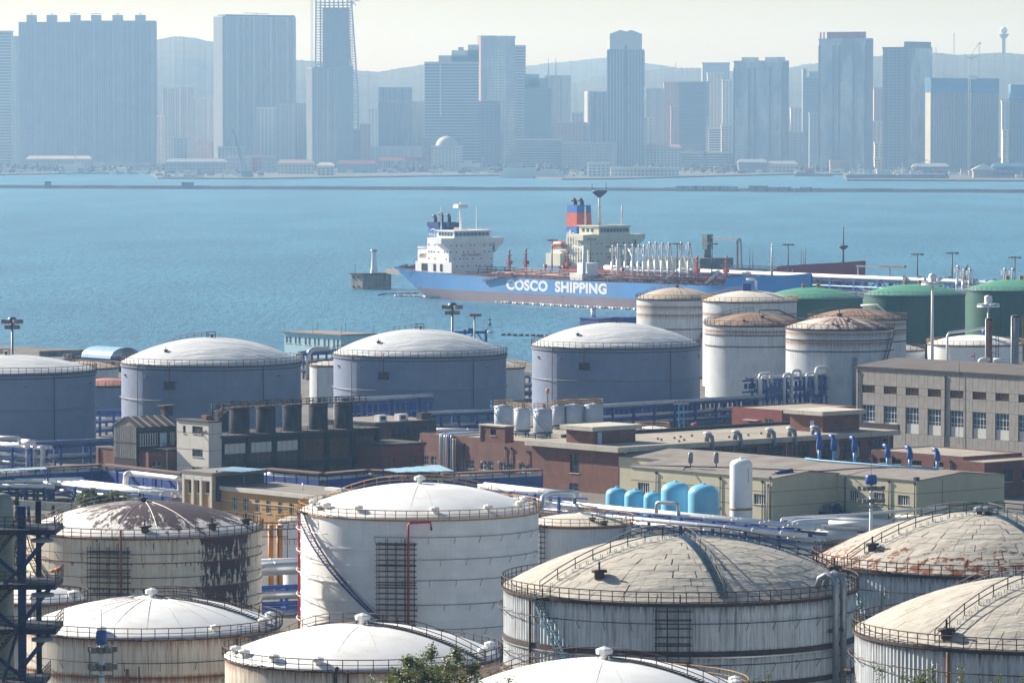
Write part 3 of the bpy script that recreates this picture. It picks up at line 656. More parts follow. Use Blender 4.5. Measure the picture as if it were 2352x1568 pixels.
# more blocks and boats packed along the waterfront
for a in (('small cream block left of the shorter stepped tower', 362, 378, 268, 384, 'cream', 'plain'), ('pale block low in front of the stepped pale towers', 398, 430, 318, 388, 'pale', 'plain'), ('pinkish block in the gap left of the finned tower', 452, 486, 330, 386, 'pink', 'plain'),
          ('thin white block between the finned tower and the unfinished one', 676, 690, 262, 386, 'white', 'plain'), ('grey block at the foot of the unfinished tower', 780, 842, 300, 388, 'grey', 'bands'), ('white topped cube left of the broad plain block', 826, 852, 288, 389, 'pink', 'plain'),
          ('long grey podium below the broad plain block', 850, 968, 340, 391, 'grey', 'fins'), ('dark podium at the foot of the stepped apartment tower', 972, 1062, 322, 391, 'dark', 'plain'), ('slim beige block between the green tower and the twin mast tower', 1240, 1262, 250, 388, 'pale', 'plain'),
          ('stepped tan hotel in front of the twin mast tower', 1264, 1345, 284, 388, 'pink', 'plain'), ('low white podium under the green glazed tower', 1186, 1290, 322, 390, 'pale', 'bands'), ('small grey block right of the twin mast tower', 1312, 1340, 262, 385, 'grey', 'plain'),
          ('squat dark block left of the crowned tower foot', 1372, 1402, 290, 387, 'dark', 'plain'), ('cream block right of the crowned tower foot', 1478, 1500, 272, 387, 'cream', 'plain'), ('tan slab between the two dark glass blocks', 1540, 1566, 246, 386, 'pink', 'plain'),
          ('white balcony block left of the twin peaked tower', 1628, 1660, 296, 387, 'white', 'bands'), ('grey low block behind the arched gateway hall', 1770, 1800, 300, 388, 'grey', 'plain'), ('pale ribbed block between the twin peaked tower and the brown crown', 1812, 1846, 306, 388, 'pale', 'fins'),
          ('slim grey block behind the half hidden white cornered tower', 1858, 1886, 262, 386, 'grey', 'plain'), ('cream low rise right of the brown crowned tower', 2008, 2030, 330, 389, 'cream', 'plain'), ('low pale terrace before the raised core slab', 2040, 2120, 352, 391, 'pale', 'bands'),
          ('tan block between the netted blocks near the ground', 2302, 2324, 300, 392, 'cream', 'plain'), ('wide grey podium below the netted block', 2130, 2300, 366, 393, 'grey', 'plain'), ('pale shore offices under the finned tower', 500, 560, 340, 390, 'pale', 'plain'), ('grey harbour shed under the six box slab', 215, 345, 378, 393, 'grey', 'plain')):
    low(*a, None, 'city_block', 'building')
k = random.Random(21)
for i, u in enumerate((12, 40, 74, 92, 238, 252, 300, 318, 340)):
    far_ship('%s tiny pale boat from the left moored along the far left quay' % ORD[i], u, u + k.uniform(10, 20), 398.5 + k.random(), k.choice(('white', 'pale', 'grey')), [(.15, .7, 2.2, 'white')], 'moored_boat', 'boat', mast=k.uniform(5, 11))['group'] = 'tiny boats moored at the far left quay'
for i, u in enumerate((380, 402, 436, 505, 540, 575)):
    far_ship('%s tiny dark boat from the left lying at the far pier' % ORD[i], u, u + k.uniform(12, 24), 409.6, k.choice(('dark', 'grey', 'pale')), [(.2, .6, 2.2, 'pale')], 'moored_boat', 'boat', mast=k.uniform(4, 9))['group'] = 'tiny boats at the far pier'
m = MB()
for q in range(520):
    u = k.uniform(-60, 2420); v = k.uniform(384, 396); D = (H - 2) * F / (v - VH); p = frame_at(u, D); s_ = k.uniform(2.5, 6)
    m.lathe([(0, 0), (s_, s_ * .4), (s_ * .9, s_ * 1.2), (s_ * .45, s_ * 1.75), (0, s_ * 1.9)], 6, (p.x, p.y, 2), sm=False)
cl = MB()
for q in range(700):
    u = k.uniform(-60, 2420); v = k.uniform(386, 398) + (6 if 362 < u < 600 or 1290 < u < 1420 or u > 1945 else 0); D = (H - 2) * F / (v - VH); p = frame_at(u, D); cl.cbox((p.x, p.y, 2), k.uniform(2, 11), k.uniform(2, 5), k.uniform(1.5, 6.5), k.randint(0, 5))
o = cl.build('quay_clutter', [cm[c] for c in ('white', 'pale', 'greyd', 'redroof', 'cream', 'blue')]); o['kind'] = 'stuff'; o['label'] = 'small sheds, containers and vans crowded along the far quays'
MT['far_tree'] = mat('far shore trees', (.10, .10, .055), .95, var=.5, sc=.03); o = m.build('shore_trees', MT['far_tree']); o['kind'] = 'stuff'; o['label'] = 'mixed brown green trees along the far waterfront'
# breakwater
a = P(-400, 430, 0); b = P(0, 432.5, 0); c_ = P(1176, 437.5, 0); d = P(2352, 443, 0); e = P(2800, 445, 0)
m = MB(); pts = [a, b, c_, d, e]
for p0, p1 in zip(pts, pts[1:]):
    n = (p1 - p0).normalized(); q = Vector((-n.y, n.x, 0)); N = 36
    for i in range(N):
        s0 = p0 + (p1 - p0) * (i / N); s1 = p0 + (p1 - p0) * ((i + 1) / N); hh = 3.4 + .5 * random.random()
        m.add([s0 - q * 5, s1 - q * 5, s1 - q * 1.5 + Vector((0, 0, hh)), s0 - q * 1.5 + Vector((0, 0, hh)), s1 + q * 5, s0 + q * 5, s1 + q * 1.5 + Vector((0, 0, hh)), s0 + q * 1.5 + Vector((0, 0, hh))], [(0, 1, 2, 3), (3, 2, 6, 7), (7, 6, 4, 5)])
o = m.build('breakwater', MT['rubble']); tag(o, 'long thin stone breakwater crossing the whole bay', 'breakwater')
def on_bw(u):
    for p0, p1 in zip(pts, pts[1:]):
        t = solve(p0, p1 - p0, u)
        if 0 <= t <= 1: return p0 + (p1 - p0) * t
for u, w, hh, lab in ((110, 7, 7, 'small square hut on the left end of the breakwater'), (431, 13, 6.5, 'wider flat hut on the breakwater left of the tankers')):
    p = on_bw(u); r = thing('breakwater_hut', lab, 'hut', (p.x, p.y, 2.6)); m = MB(); m.box(-w / 2, w / 2, -2, 2, 0, hh - 2.2); m.build('wall', MT['rubble'], r); m = MB(); m.box(-w / 2 - .5, w / 2 + .5, -2.5, 2.5, hh - 2.2, hh - 1.7); m.build('roof', MT['roof_dark'], r)
for i, (u0, u1, hh, lab) in enumerate(((1553, 1692, 6.0, 'long caisson wall section on the breakwater'), (1720, 1762, 6.4, 'short caisson block with posts on the breakwater'), (1766, 1862, 5.4, 'stacked containers row at the right end of the caissons'))):
    p0 = on_bw(u0); p1 = on_bw(u1); L = (p1 - p0).length; r = thing('caisson', lab, 'caisson', (p0.x, p0.y - 8, 0), atan2(p1.y - p0.y, p1.x - p0.x))
    n = int(L / 9)
    for k in range(n):
        m = MB(); m.box(k * L / n + .25, (k + 1) * L / n - .25, -4, 4, -.5, hh - .6 * random.random() - (1.5 if i == 2 and k % 3 == 2 else 0)); m.build('block', MT['dolphin'], r)
# ================================================================== STORAGE TANKS
class Tank:
    def __init__(s, label, uc, a, v, z, rise, group=None, base=GZ):
        c = P(uc, v, z); s.R = a * dep(c) / F; s.h = z - base; s.rise = rise * s.R; s.c = c
        s.r = thing('storage_tank', label, 'storage tank', (c.x, c.y, base), 0, group)
        s.Rs = (s.R ** 2 + s.rise ** 2) / (2 * s.rise)
    def dz(s, r): return s.h + sqrt(max(0, s.Rs ** 2 - r * r)) - (s.Rs - s.rise)
    def at(s, th, r, z): return Vector((r * sin(th), -r * cos(th), z))
    def shell(s, m, n=96, name='shell', corr=0.0, z0=0.0, z1=None, dr=0.0):
        b = MB(); z1 = s.h if z1 is None else z1; b.lathe([(s.R + dr, z0), (s.R + dr, z1)], n, corr=corr, sm=not corr); return b.build(name, m, s.r)
    def dome(s, m, n=96, rings=18, over=.15):
        b = MB(); b.lathe([(s.R + over, s.h - .05)] + [((s.R + over) * (1 - i / rings), s.dz(s.R * (1 - i / rings)) + .03) for i in range(rings)] + [(0.02, s.h + s.rise + .03)], n); return b.build('dome', m, s.r)
    def ring(s, z, m, w=.22, t=.28, name='ring', n=96):
        b = MB(); b.lathe([(s.R - .05, z - t / 2), (s.R + w, z - t / 2), (s.R + w, z + t / 2), (s.R - .05, z + t / 2)], n, sm=False); return b.build(name, m, s.r)
    def rail(s, m, out=.25, hgt=1.15, n=None, t=.05, a0=0, a1=2 * pi, name='handrail'):
        t *= 1.3; R = s.R + out; n = n or int(2 * pi * R / 1.7); b = MB(); N = max(8, int(n * (a1 - a0) / (2 * pi))); full = a1 - a0 > 6.28
        for k in range(N if full else N + 1):
            a = a0 + (a1 - a0) * k / N; p = s.at(a, R, s.h); b.beam(p, p + Vector((0, 0, hgt)), t * 1.25)
        for f in (1.0, .55, .12):
            pts = [s.at(a0 + (a1 - a0) * k / (N * 1.0), R, s.h + hgt * f) for k in range(N if full else N + 1)]
            b.tube(pts, t * (.75 if f == 1 else .55), 4, closed=full)
        return b.build(name, m, s.r)
    def vent(s, th, r, size=1.0, m='white_paint', mc=None, hood='cap', lab=None):
        z = s.dz(min(r, s.R)) - .1; p = s.at(th, r, z); b = MB(); k = size
        b.lathe([(.36 * k, 0), (.36 * k, .75 * k)], 12, tuple(p)); o = b.build('roof_vent', MT[m], s.r)
        c = MB(); c.lathe([(.40 * k, .62 * k), (.78 * k, .62 * k), (.82 * k, 1.0 * k), (.70 * k, 1.12 * k), (.0, 1.36 * k)], 8, tuple(p), sm=False); c.build('vent_cap', MT[mc or m], o); return o
    def nozzle(s, th, r, m='dark_rust', k=1.0):
        z = s.dz(min(r, s.R)) - .1; p = s.at(th, r, z); b = MB()
        b.lathe([(.45 * k, 0), (.45 * k, .6 * k), (.7 * k, .6 * k), (.7 * k, .8 * k), (0, .85 * k)], 10, tuple(p)); b.beam(p + Vector((0, 0, .8 * k)), p + Vector((0, 0, 1.5 * k)), .16 * k)
        return b.build('roof_manhole', MT[m], s.r)
    def walk(s, th, m, r0=.4, r1=None, w=.8, hgt=1.1, tread=None, mt=None, both=True, t=.05, sp=1.8):
        """stepped gangway up the dome with a rail on one or both sides"""
        t *= 1.3; r1 = r1 or s.R; b = MB(); n = max(3, int((r1 - r0) / sp)); q = Vector((cos(th), sin(th), 0))
        for sd in ((-1, 1) if both else (1,)):
            pts = []
            for k in range(n + 1):
                r = r1 + (r0 - r1) * k / n; p = s.at(th, r, s.dz(r)) + q * (w / 2 * sd); b.beam(p, p + Vector((0, 0, hgt)), t * 1.2); pts.append(p)
            for f in (1.0, .5): b.tube([p + Vector((0, 0, hgt * f)) for p in pts], t * .7, 4)
        b.build('roof_rail', m, s.r)
        if tread:
            b = MB(); nt = int((r1 - r0) / tread)
            for k in range(nt):
                r = r1 + (r0 - r1) * (k + .5) / nt; p = s.at(th, r, s.dz(r) + .16); e = s.at(th, 1, 0)
                b.ob(p - q * w / 2 - e * tread * .42, q * w, e * tread * .84, (0, 0, .07))
            b.build('roof_steps', mt or m, s.r)
    def stair(s, t0, t1, z0, z1, ms, mr, w=.9, out=.25, step=.34, hgt=1.0):
        n = max(6, int((z1 - z0) / step)); A, B, C = MB(), MB(), MB(); ri, ro = s.R + out, s.R + out + w; li, lo, lr = [], [], []
        for k in range(n + 1):
            f = k / n; th = t0 + (t1 - t0) * f; z = z0 + (z1 - z0) * f
            pi_, po = s.at(th, ri, z), s.at(th, ro, z); li.append(pi_); lo.append(po); lr.append(po + Vector((0, 0, hgt)))
            d = (s.at(th + .01, 1, 0) - s.at(th, 1, 0)).normalized() * .26
            B.ob(pi_ - d / 2, po - pi_, d, (0, 0, .05))
            if k % 4 == 0: C.beam(po, po + Vector((0, 0, hgt)), .06)
        for k in range(0, n, 2):
            j = min(n, k + 2)
            for L in (li, lo): A.beam(L[k], L[j], .08, .26)
        C.tube(lr[::2], .045, 4); C.tube([p - Vector((0, 0, .5)) for p in lr[::2]], .03, 4)
        A.build('stair_stringer', ms, s.r); B.build('stair_tread', ms, s.r); C.build('stair_rail', mr, s.r)
    def pipe_ring(s, z, m, out=.7, a0=-pi, a1=pi, r=.055, step=.30, bk=.9, name='spray_ring'):
        b = MB(); n = max(8, int((a1 - a0) / .09)); full = a1 - a0 > 6.28
        b.tube([s.at(a0 + (a1 - a0) * k / n, s.R + out, z) for k in range(n if full else n + 1)], r, 5, closed=full)
        a = a0
        while a < a1:
            p = s.at(a, s.R + out, z); b.beam(p, s.at(a, s.R, z), .05); b.beam(p, s.at(a, s.R, z - bk), .05)
            a += step
        return b.build(name, m, s.r)
    def vpipe(s, th, z0, z1, r, m, out=.45, hook=0.0, name='down_pipe'):
        b = MB(); p = [s.at(th, s.R + out, z0), s.at(th, s.R + out, z1)]
        if hook: p += [s.at(th, s.R + out - .1, z1 + hook), s.at(th, s.R - .5, z1 + hook * 1.15), s.at(th, s.R - 1.1, z1 + hook * .5)]
        b.tube(p, r, 8); return b.build(name, m, s.r)
    def scaffold(s, t0, t1, z0, z1, m, out=(.5, 1.4), nv=4, dz=.75, name='scaffold', plank=2.6):
        b = MB()
        for k in range(nv):
            th = t0 + (t1 - t0) * k / (nv - 1)
            for o in out: b.beam(s.at(th, s.R + o, z0), s.at(th, s.R + o, z1 + (.5 if k % 2 else 0)), .085)
        z = z0; e = (t1 - t0) * .05
        while z < z1:
            jj = random.uniform(0, .12)
            for o in out: b.beam(s.at(t0 - e, s.R + o, z), s.at(t1 + e * (1 + 4 * jj), s.R + o, z + .02), .075)
            for k in range(0, nv, 2):
                th = t0 + (t1 - t0) * k / (nv - 1); b.beam(s.at(th, s.R + out[0], z), s.at(th, s.R + out[1], z), .07)
            z += dz
        o = b.build(name, m, s.r); z = z0 + 1.2
        while z < z1:
            k = MB()
            for f in range(2): k.ob(s.at(t0 - e, s.R + out[0] + f * .4, z), s.at(t1 + e, s.R + out[0] + f * .4, z) - s.at(t0 - e, s.R + out[0] + f * .4, z), s.at((t0 + t1) / 2, .35, 0), (0, 0, .07))
            z += plank; k.build('scaffold_plank', MT['dark_rust'], o)
        return o
    def box_on(s, th, z, w, hh, d, m, name, out=0.0, sub=None):
        e = s.at(th, 1, 0); q = Vector((cos(th), sin(th), 0)); p = s.at(th, s.R + out, z); b = MB(); b.ob(p - q * w / 2, q * w, e * d, (0, 0, hh)); return b.build(name, m, s.r)
    def platform(s, th, z, w, d, m, mr, name='platform'):
        e = s.at(th, 1, 0); q = Vector((cos(th), sin(th), 0)); p = s.at(th, s.R, z); b = MB(); b.ob(p - q * w / 2, q * w, e * d, (0, 0, .12))
        c = [p - q * w / 2 + e * d, p + q * w / 2 + e * d]; c = [p - q * w / 2] + c + [p + q * w / 2]
        o = b.build(name, m, s.r); b = MB()
        for k in range(3):
            L = c[k + 1] - c[k]; n = max(1, int(L.length / .9))
            for i in range(n + 1): b.beam(c[k] + L * (i / n), c[k] + L * (i / n) + Vector((0, 0, 1.1)), .05)
            for f in (1.1, .6): b.beam(c[k] + Vector((0, 0, f)), c[k + 1] + Vector((0, 0, f)), .045)
        b.build('platform_rail', mr, o); return o
def asi(t, u, uc, a): return asin(max(-1, min(1, (u - uc) / a)))
mk('riser_grey', (.27, .29, .32), .4, .5, var=.2)
# --- front row -----------------------------------------------------
T = Tank('old white tank with peeling paint and a mostly brown bare dome', 331, 269, 1212, 20, .23)
T.shell(MT['peel_shell']); T.dome(MT['peel_dome']); T.rail(MT['rail_rust'], n=68, t=.062)
for z in (3.2, 6.4, 9.6, 12.8): T.ring(z, MT['rust'], .10, .12, 'course_joint')
T.ring(15.9, MT['rust'], .2, .22, 'curb_angle')
for z in (4.4, 7.8, 11.0, 14.0): T.pipe_ring(z, MT['rail_dark'], .55, -1.5, 1.5, .05, .26)
T.scaffold(asi(0, 235, 331, 269), asi(0, 318, 331, 269), 0, 15.0, MT['rail_rust'], nv=5, dz=.8)
T.vpipe(asi(0, 303, 331, 269), 0, 17.2, .16, MT['rust'], .9)
T.stair(asi(0, 195, 331, 269), asi(0, 72, 331, 269), 5.5, 16, MT['dark_rust'], MT['rail_rust'])
T.walk(radians(-118), MT['rail_dark'], both=False, t=.06, sp=2.0)
for th in (-52, 5, 44, 78): T.nozzle(radians(th), T.R * .90, 'dark_rust', 1.1)
T.nozzle(0, .8, 'dark_rust', .8); T.platform(radians(-84), 16.0, 2.6, 1.6, MT['dark_rust'], MT['rail_rust']); T1 = T
b = MB()
for th in (-10, 12, 34): b.tube([T.at(radians(th), r, T.dz(r) + .07) for r in [T.R * k / 8 for k in range(1, 9)]], .05, 4)
b.build('dome_seam', MT['white_paint'], T.r)
T = Tank('large bright white tank with yellow rails and a long diagonal stair', 964, 273, 1169, 21.5, .216)
T.shell(MT['shell_clean']); T.dome(MT['white_dome']); T.rail(MT['rail_yellow'], n=72, t=.06)
for z in (2.0, 4.3, 6.6, 8.9, 11.2, 13.4): T.ring(z, MT['shell_clean'], .07, .22, 'course_band')
T.ring(17.35, MT['rail_yellow'], .2, .2, 'curb_angle')
for z, a0, a1 in ((15.2, -.35, 1.5), (12.3, -.25, 1.5), (9.6, -.12, 1.5), (6.4, .0, 1.5), (3.2, .15, 1.5)):
    T.pipe_ring(z, MT['grey_metal'], .5, a0, a1, .05, .22); T.pipe_ring(z, MT['pipe_white'], .6, -1.75, a0 - .45 - (15 - z) * .018, .05, .2)
T.stair(asi(0, 968, 964, 273), asi(0, 706, 964, 273), 0.0, 17.5, MT['blue_steel'], MT['rail_yellow'], out=.3)
T.scaffold(asi(0, 881, 964, 273), asi(0, 958, 964, 273), 0, 14.6, MT['scaffold_rust'], nv=5, dz=.72)
b = MB(); th = asi(0, 946, 964, 273); b.tube([T.at(th, T.R + 1.5, 0), T.at(th, T.R + 1.5, 16.9), T.at(th + .02, T.R + 1.5, 17.2), T.at(asi(0, 992, 964, 273), T.R + 1.1, 17.3), T.at(asi(0, 994, 964, 273), T.R + 1.0, 16.2)], .16, 8); b.build('fire_pipe', MT['red_paint'], T.r)
b = MB(); b.tube([T.at(-1.58, T.R + .25, 0), T.at(-1.58, T.R + .25, 17.4), T.at(-1.58, T.R - .2, 18.2)], .19, 8); b.build('fire_pipe', MT['red_paint'], T.r)
T.walk(radians(-128), MT['rail_yellow'], w=1.0, t=.06, sp=2.0, both=False); T.walk(radians(128), MT['rail_yellow'], w=1.0, t=.06, sp=1.8, both=False)
T.rail(MT['rail_yellow'], n=72, out=-.9, hgt=1.2, a0=radians(95), a1=radians(200), t=.05)
for th in (-58, -33, 9, 40, 70, 100, -80): T.vent(radians(th), T.R * .90, .78)
T.vent(0, .1, .95); T.nozzle(radians(-62), T.R * .93, 'grey_metal', .8); T.platform(radians(-72), 17.5, 2.8, 1.4, MT['dark_metal'], MT['rail_yellow'])
b = MB()
for th in (-4, 9): b.tube([T.at(radians(th), r, T.dz(r) + .04) for r in [T.R * k / 8 for k in range(1, 9)]], .05, 4)
b.build('dome_seam', MT['clay_dome'], T.r)
T = Tank('white domed tank with rust runs at the lower left behind the blue capped mast', 349, 294, 1435, 20, .218)
T.shell(MT['shell_stream']); T.dome(MT['spot_dome']); T.rail(MT['rail_rust'], n=62, t=.05)
for z in (12.0, 8.0, 4.0): T.ring(z, MT['rust'], .08, .12, 'course_joint')
T.ring(15.95, MT['rail_rust'], .15, .2, 'curb_angle')
for z in (13.6, 9.7): T.pipe_ring(z, MT['rail_dark'], .5, -1.75, 1.6, .045, .27)
T.walk(radians(133), MT['rail_rust'], w=.9, tread=.4, mt=MT['dark_rust'], both=False, sp=1.6); T.walk(radians(76), MT['rail_rust'], w=.9, tread=.36, mt=MT['dark_rust'], both=False, sp=1.7)
T.rail(MT['rail_yellow'], n=30, out=-6.5, hgt=1.0, a0=radians(170), a1=radians(260), t=.04)
for th in (-75, -20, 36, 72, 100): T.vent(radians(th), T.R * .93, .7)
T.vent(0, .1, .85); T.vpipe(radians(-6), 0, 13.0, .16, MT['rust'], .4); T.vpipe(radians(-1), 0, 13.3, .07, MT['dark_metal'], .45)
T.vpipe(asi(0, 556, 349, 294), 8, 15.8, .15, MT['rust'], .08, name='rust_drip'); T.platform(radians(52), 15.9, 3.4, 1.1, MT['dark_rust'], MT['rail_rust']); T.stair(radians(66), radians(52), 12.5, 15.9, MT['stair_blue'], MT['rail_rust'], step=.3)
b = MB()
for th in range(-160, 180, 18): b.tube([T.at(radians(th), r, T.dz(r) + .04) for r in [T.R * k / 7 for k in range(1, 8)]], .05, 4)
b.build('dome_seam', MT['grey_metal'], T.r)
T = Tank('white domed tank at the bottom between the green tree and the left tank', 833, 316, 1504, 20, .225)
T.shell(MT['shell_stream']); T.dome(MT['spot_dome']); T.rail(MT['rail_rust'], n=60, t=.05)
T.ring(15.95, MT['rail_rust'], .15, .2, 'curb_angle'); T.ring(12.0, MT['rust'], .08, .12, 'course_joint')
T.pipe_ring(13.6, MT['rail_dark'], .5, -1.75, 1.75, .045, .27)
T.walk(radians(62), MT['rail_rust'], w=.9, tread=.36, mt=MT['dark_rust'], both=False, sp=1.6); T.walk(radians(-140), MT['rail_rust'], w=.9, tread=.4, both=False, sp=2.0)
for th in (-64, -41, -18, 48, 71, 95, -78): T.vent(radians(th), T.R * .93, .74)
T.vent(0, .1, .95); T.vpipe(radians(-9), 0, 15.8, .2, MT['dark_rust'], .3, .4); T.vpipe(radians(-4), 0, 16.1, .1, MT['dark_rust'], .3)
b = MB()
for th in (-12, 10, 30): b.tube([T.at(radians(th), r, T.dz(r) + .035) for r in [T.R * k / 7 for k in range(1, 8)]], .045, 4)
b.build('dome_seam', MT['clay_dome'], T.r)
T = Tank('white dome cut by the bottom edge in front of the stained panelled tank', 1388, 325, 1585, 20, .222)
T.shell(MT['shell_stream']); T.dome(MT['white_dome']); T.rail(MT['rail_yellow'], n=60, t=.05); T.ring(15.95, MT['rail_rust'], .15, .2, 'curb_angle')
T.walk(radians(62), MT['rail_rust'], w=.9, tread=.36, mt=MT['dark_rust'], both=False, sp=1.6); T.walk(radians(-128), MT['rail_rust'], w=.9, both=False, sp=2.2)
for th in (-95, 82, 95, 40): T.vent(radians(th), T.R * .93, .74)
T.vent(0, .1, 1.0)
b = MB()
for th in (-6, 10): b.tube([T.at(radians(th), r, T.dz(r) + .035) for r in [T.R * k / 7 for k in range(1, 8)]], .045, 4)
b.build('dome_seam', MT['clay_dome'], T.r)
def lap_rings(T, m, n=7, t=.035):
    b = MB()
    for i in range(1, n):
        r = T.R * i / n; b.tube([T.at(2 * pi * k / 60, r, T.dz(r) + .045) for k in range(60)], t, 4, closed=True)
    b.build('lap_joint', MT[m], T.r, kind='stuff')
# --- panelled tanks --------------------------------------------------
def panels(T, mt, rings, a0, a1, pw, jit):
    """dome covered by separate overlapping cladding sheets, laid ring by ring"""
    T.h -= .07; T.dome(MT['joint_dark'], over=-.03, rings=24); T.h += .07; left = 300; dr = T.R / rings
    rest = MB()
    for i in range(rings):
        r1 = T.R + .12 - i * dr; r0 = max(.25, r1 - dr * .992); n = max(10, int(2 * pi * r1 / pw)); st = 2 * pi / n
        meshes = []
        for var in range(3):
            b = MB(); w = st * (.4955 - .005 * var); lift = .03 + .012 * var; rows = [(r1, lift + .012), ((r0 + r1) / 2, lift + .006), (r0, lift)]
            for r, l in rows:
                zz = T.dz(min(r, T.R)) + l
                for s_ in (-w, 0, w): p = T.at(s_, r, zz + (.015 if s_ == 0 else 0)); b.v.append(tuple(p))
            for q in range(2):
                for k in range(2): b.f.append((q * 3 + k, q * 3 + k + 1, q * 3 + k + 4, q * 3 + k + 3)); b.m.append(0); b.sm.append(True)
            k0 = len(b.v)
            for s_ in (-w, 0, w): b.v.append(tuple(T.at(s_, r1, T.dz(min(r1, T.R)) + lift - .07)))
            for s_ in (-w, 0, w): b.v.append(tuple(T.at(s_, r1, T.dz(min(r1, T.R)) + lift + .012 + (.015 if s_ == 0 else 0))))
            for k in range(2): b.f.append((k0 + k, k0 + k + 1, k0 + k + 4, k0 + k + 3)); b.m.append(0); b.sm.append(False)
            meshes.append((b, b.mesh('roof_panel', mt)))
        for k in range(n):
            th = (k + .5 * (i % 2)) * st; th = (th + pi) % (2 * pi) - pi; b, me = meshes[random.choice((0, 0, 1, 2))]; rot = th + random.uniform(-jit, jit) * st
            if a0 <= th <= a1 and left > 0 and i < rings - 1: link('roof_panel', me, T.r, None, rot); left -= 1
            else:
                M_ = Matrix.Rotation(rot, 3, 'Z'); rest.add([M_ @ Vector(v) for v in b.v], b.f, 0)
    rest.build('roof_sheeting', mt, T.r, kind='stuff')
def clad(T, label_, bands, ring_m):
    zs = bands; T.shell(MT['dark_rust'], dr=-.12)
    for z0, z1 in zip(zs, zs[1:]): T.shell(MT['shell_clad'], 420, 'cladding_band', .09, z0 + .16, z1 - .16)
    for z in zs[1:-1]: T.ring(z, MT['dark_rust'], .2, .55, 'band_ring'); T.ring(z - .42, MT['pipe_silver'], .26, .14, 'band_flashing')
def clad_walk(T, th, steps=True):
    T.walk(radians(th), MT['rail_dark'], w=1.0, r1=T.R * .97, tread=.42 if steps else None, mt=MT['stair_navy'], both=False, sp=2.2, t=.07, hgt=1.25)
    b = MB()
    n = int(T.R / 1.0)
    for k in range(1, n):
        r = T.R * .96 * k / n; p = T.at(radians(th) + .045 * T.R / max(r, 3) , r, T.dz(r)); q = Vector((cos(radians(th)), sin(radians(th)), 0)) * .35
        b.tube([p, p + Vector((0, 0, .42)), p + q + Vector((0, 0, .42)), p + q], .035, 4)
    b.build('step_hoop', MT['stair_blue'], T.r, kind='stuff')
T = Tank('big stained tank with sheet panel dome and three blue roof stairs', 1561, 403, 1343, 20, .275); TA = T
clad(T, '', [0, 3.4, 6.9, 10.4, 15.75], None); panels(T, MT['panel'], 13, -1.6, 1.5, 1.35, .06)
T.ring(15.85, MT['dark_rust'], .35, .3, 'curb_angle'); T.rail(MT['rail_rust'], n=92, t=.065, out=.3, hgt=1.25)
for z in (13.8, 9.2, 5.2): T.pipe_ring(z, MT['rail_dark'], .75, -1.9, 1.7, .06, .16, 1.0)
clad_walk(T, -57, False); clad_walk(T, 12); clad_walk(T, 108); clad_walk(T, -150)
T.stair(radians(-24), radians(-52), 0, 16, MT['stair_blue'], MT['rail_rust'], w=1.1); T.platform(radians(-54), 15.9, 4.2, 1.8, MT['dark_rust'], MT['rail_rust'])
T.scaffold(asi(0, 1497, 1561, 403), asi(0, 1568, 1561, 403), 0, 15.5, MT['dark_rust'], nv=4, dz=.95)
T.vpipe(asi(0, 1222, 1561, 403), 0, 15.4, .17, MT['dark_rust'], .35)
b = MB()
for u, o in ((1886, 1.0), (1906, .9)):
    th = asi(0, u, 1561, 403); b.tube([T.at(th, T.R + o, 0), T.at(th, T.R + o, 17.2), T.at(th, T.R + o - .3, 18.1), T.at(th, T.R + o - 1.2, 18.4), T.at(th - .01, T.R + o - 2.0, 17.9), T.at(th - .012, T.R - 1.3, 16.8)], .38, 10)
b.build('insulated_riser', MT['riser_grey'], T.r)
for z in (11.9, 5.5): T.box_on(asi(0, 1895, 1561, 403), z, 2.2, .35, .9, MT['dark_metal'], 'pipe_clamp', .2)
for th, r in ((-36, .8), (88, .88)): T.nozzle(radians(th), T.R * r, 'dark_rust', 1.3)
T = Tank('far right panelled tank with rust blotches along its dome edge', 2258, 385, 1285, 20, .28)
clad(T, '', [0, 3.4, 6.9, 10.4, 15.75], None); panels(T, MT['panel_rust'], 13, -1.5, .7, 1.3, .06)
T.ring(15.85, MT['dark_rust'], .35, .3, 'curb_angle'); T.rail(MT['rail_rust'], n=92, t=.065, out=.3, hgt=1.25)
clad_walk(T, -62, False); clad_walk(T, 22); clad_walk(T, 100); clad_walk(T, -140); T.platform(radians(-60), 15.9, 4.2, 1.8, MT['dark_rust'], MT['rail_rust'])
T.pipe_ring(13.8, MT['rail_dark'], .75, -1.7, 1.7, .06, .2, 1.0); T.stair(radians(-30), radians(-58), 0, 16, MT['stair_blue'], MT['rail_rust'], w=1.1)
T.nozzle(radians(-58), T.R * .82, 'dark_rust', 1.2)
for th in (-20, 8): T.vent(radians(th), 1.9, .9, 'dark_metal', 'grey_metal')
T = Tank('panelled tank at the lower right corner with a curved rail and hooped steps', 2408, 442, 1446, 20, .275)
clad(T, '', [0, 3.4, 6.9, 10.4, 15.75], None); panels(T, MT['panel'], 13, -1.8, .0, 1.4, .03)
T.ring(15.85, MT['dark_rust'], .35, .3, 'curb_angle'); T.rail(MT['rail_rust'], n=92, t=.06, out=.3, hgt=1.25); T.pipe_ring(13.6, MT['rail_rust'], .75, -1.9, 1.2, .06, .18, 1.0)
clad_walk(T, -44, False); clad_walk(T, -150); clad_walk(T, 60); T.nozzle(radians(-40), T.R * .93, 'dark_rust', 1.3); T.vpipe(asi(0, 2147, 2408, 442), 0, 15.6, .18, MT['rust'], .3)
T.scaffold(radians(-98), radians(-90), 0, 12.5, MT['dark_rust'], nv=3, dz=.9)
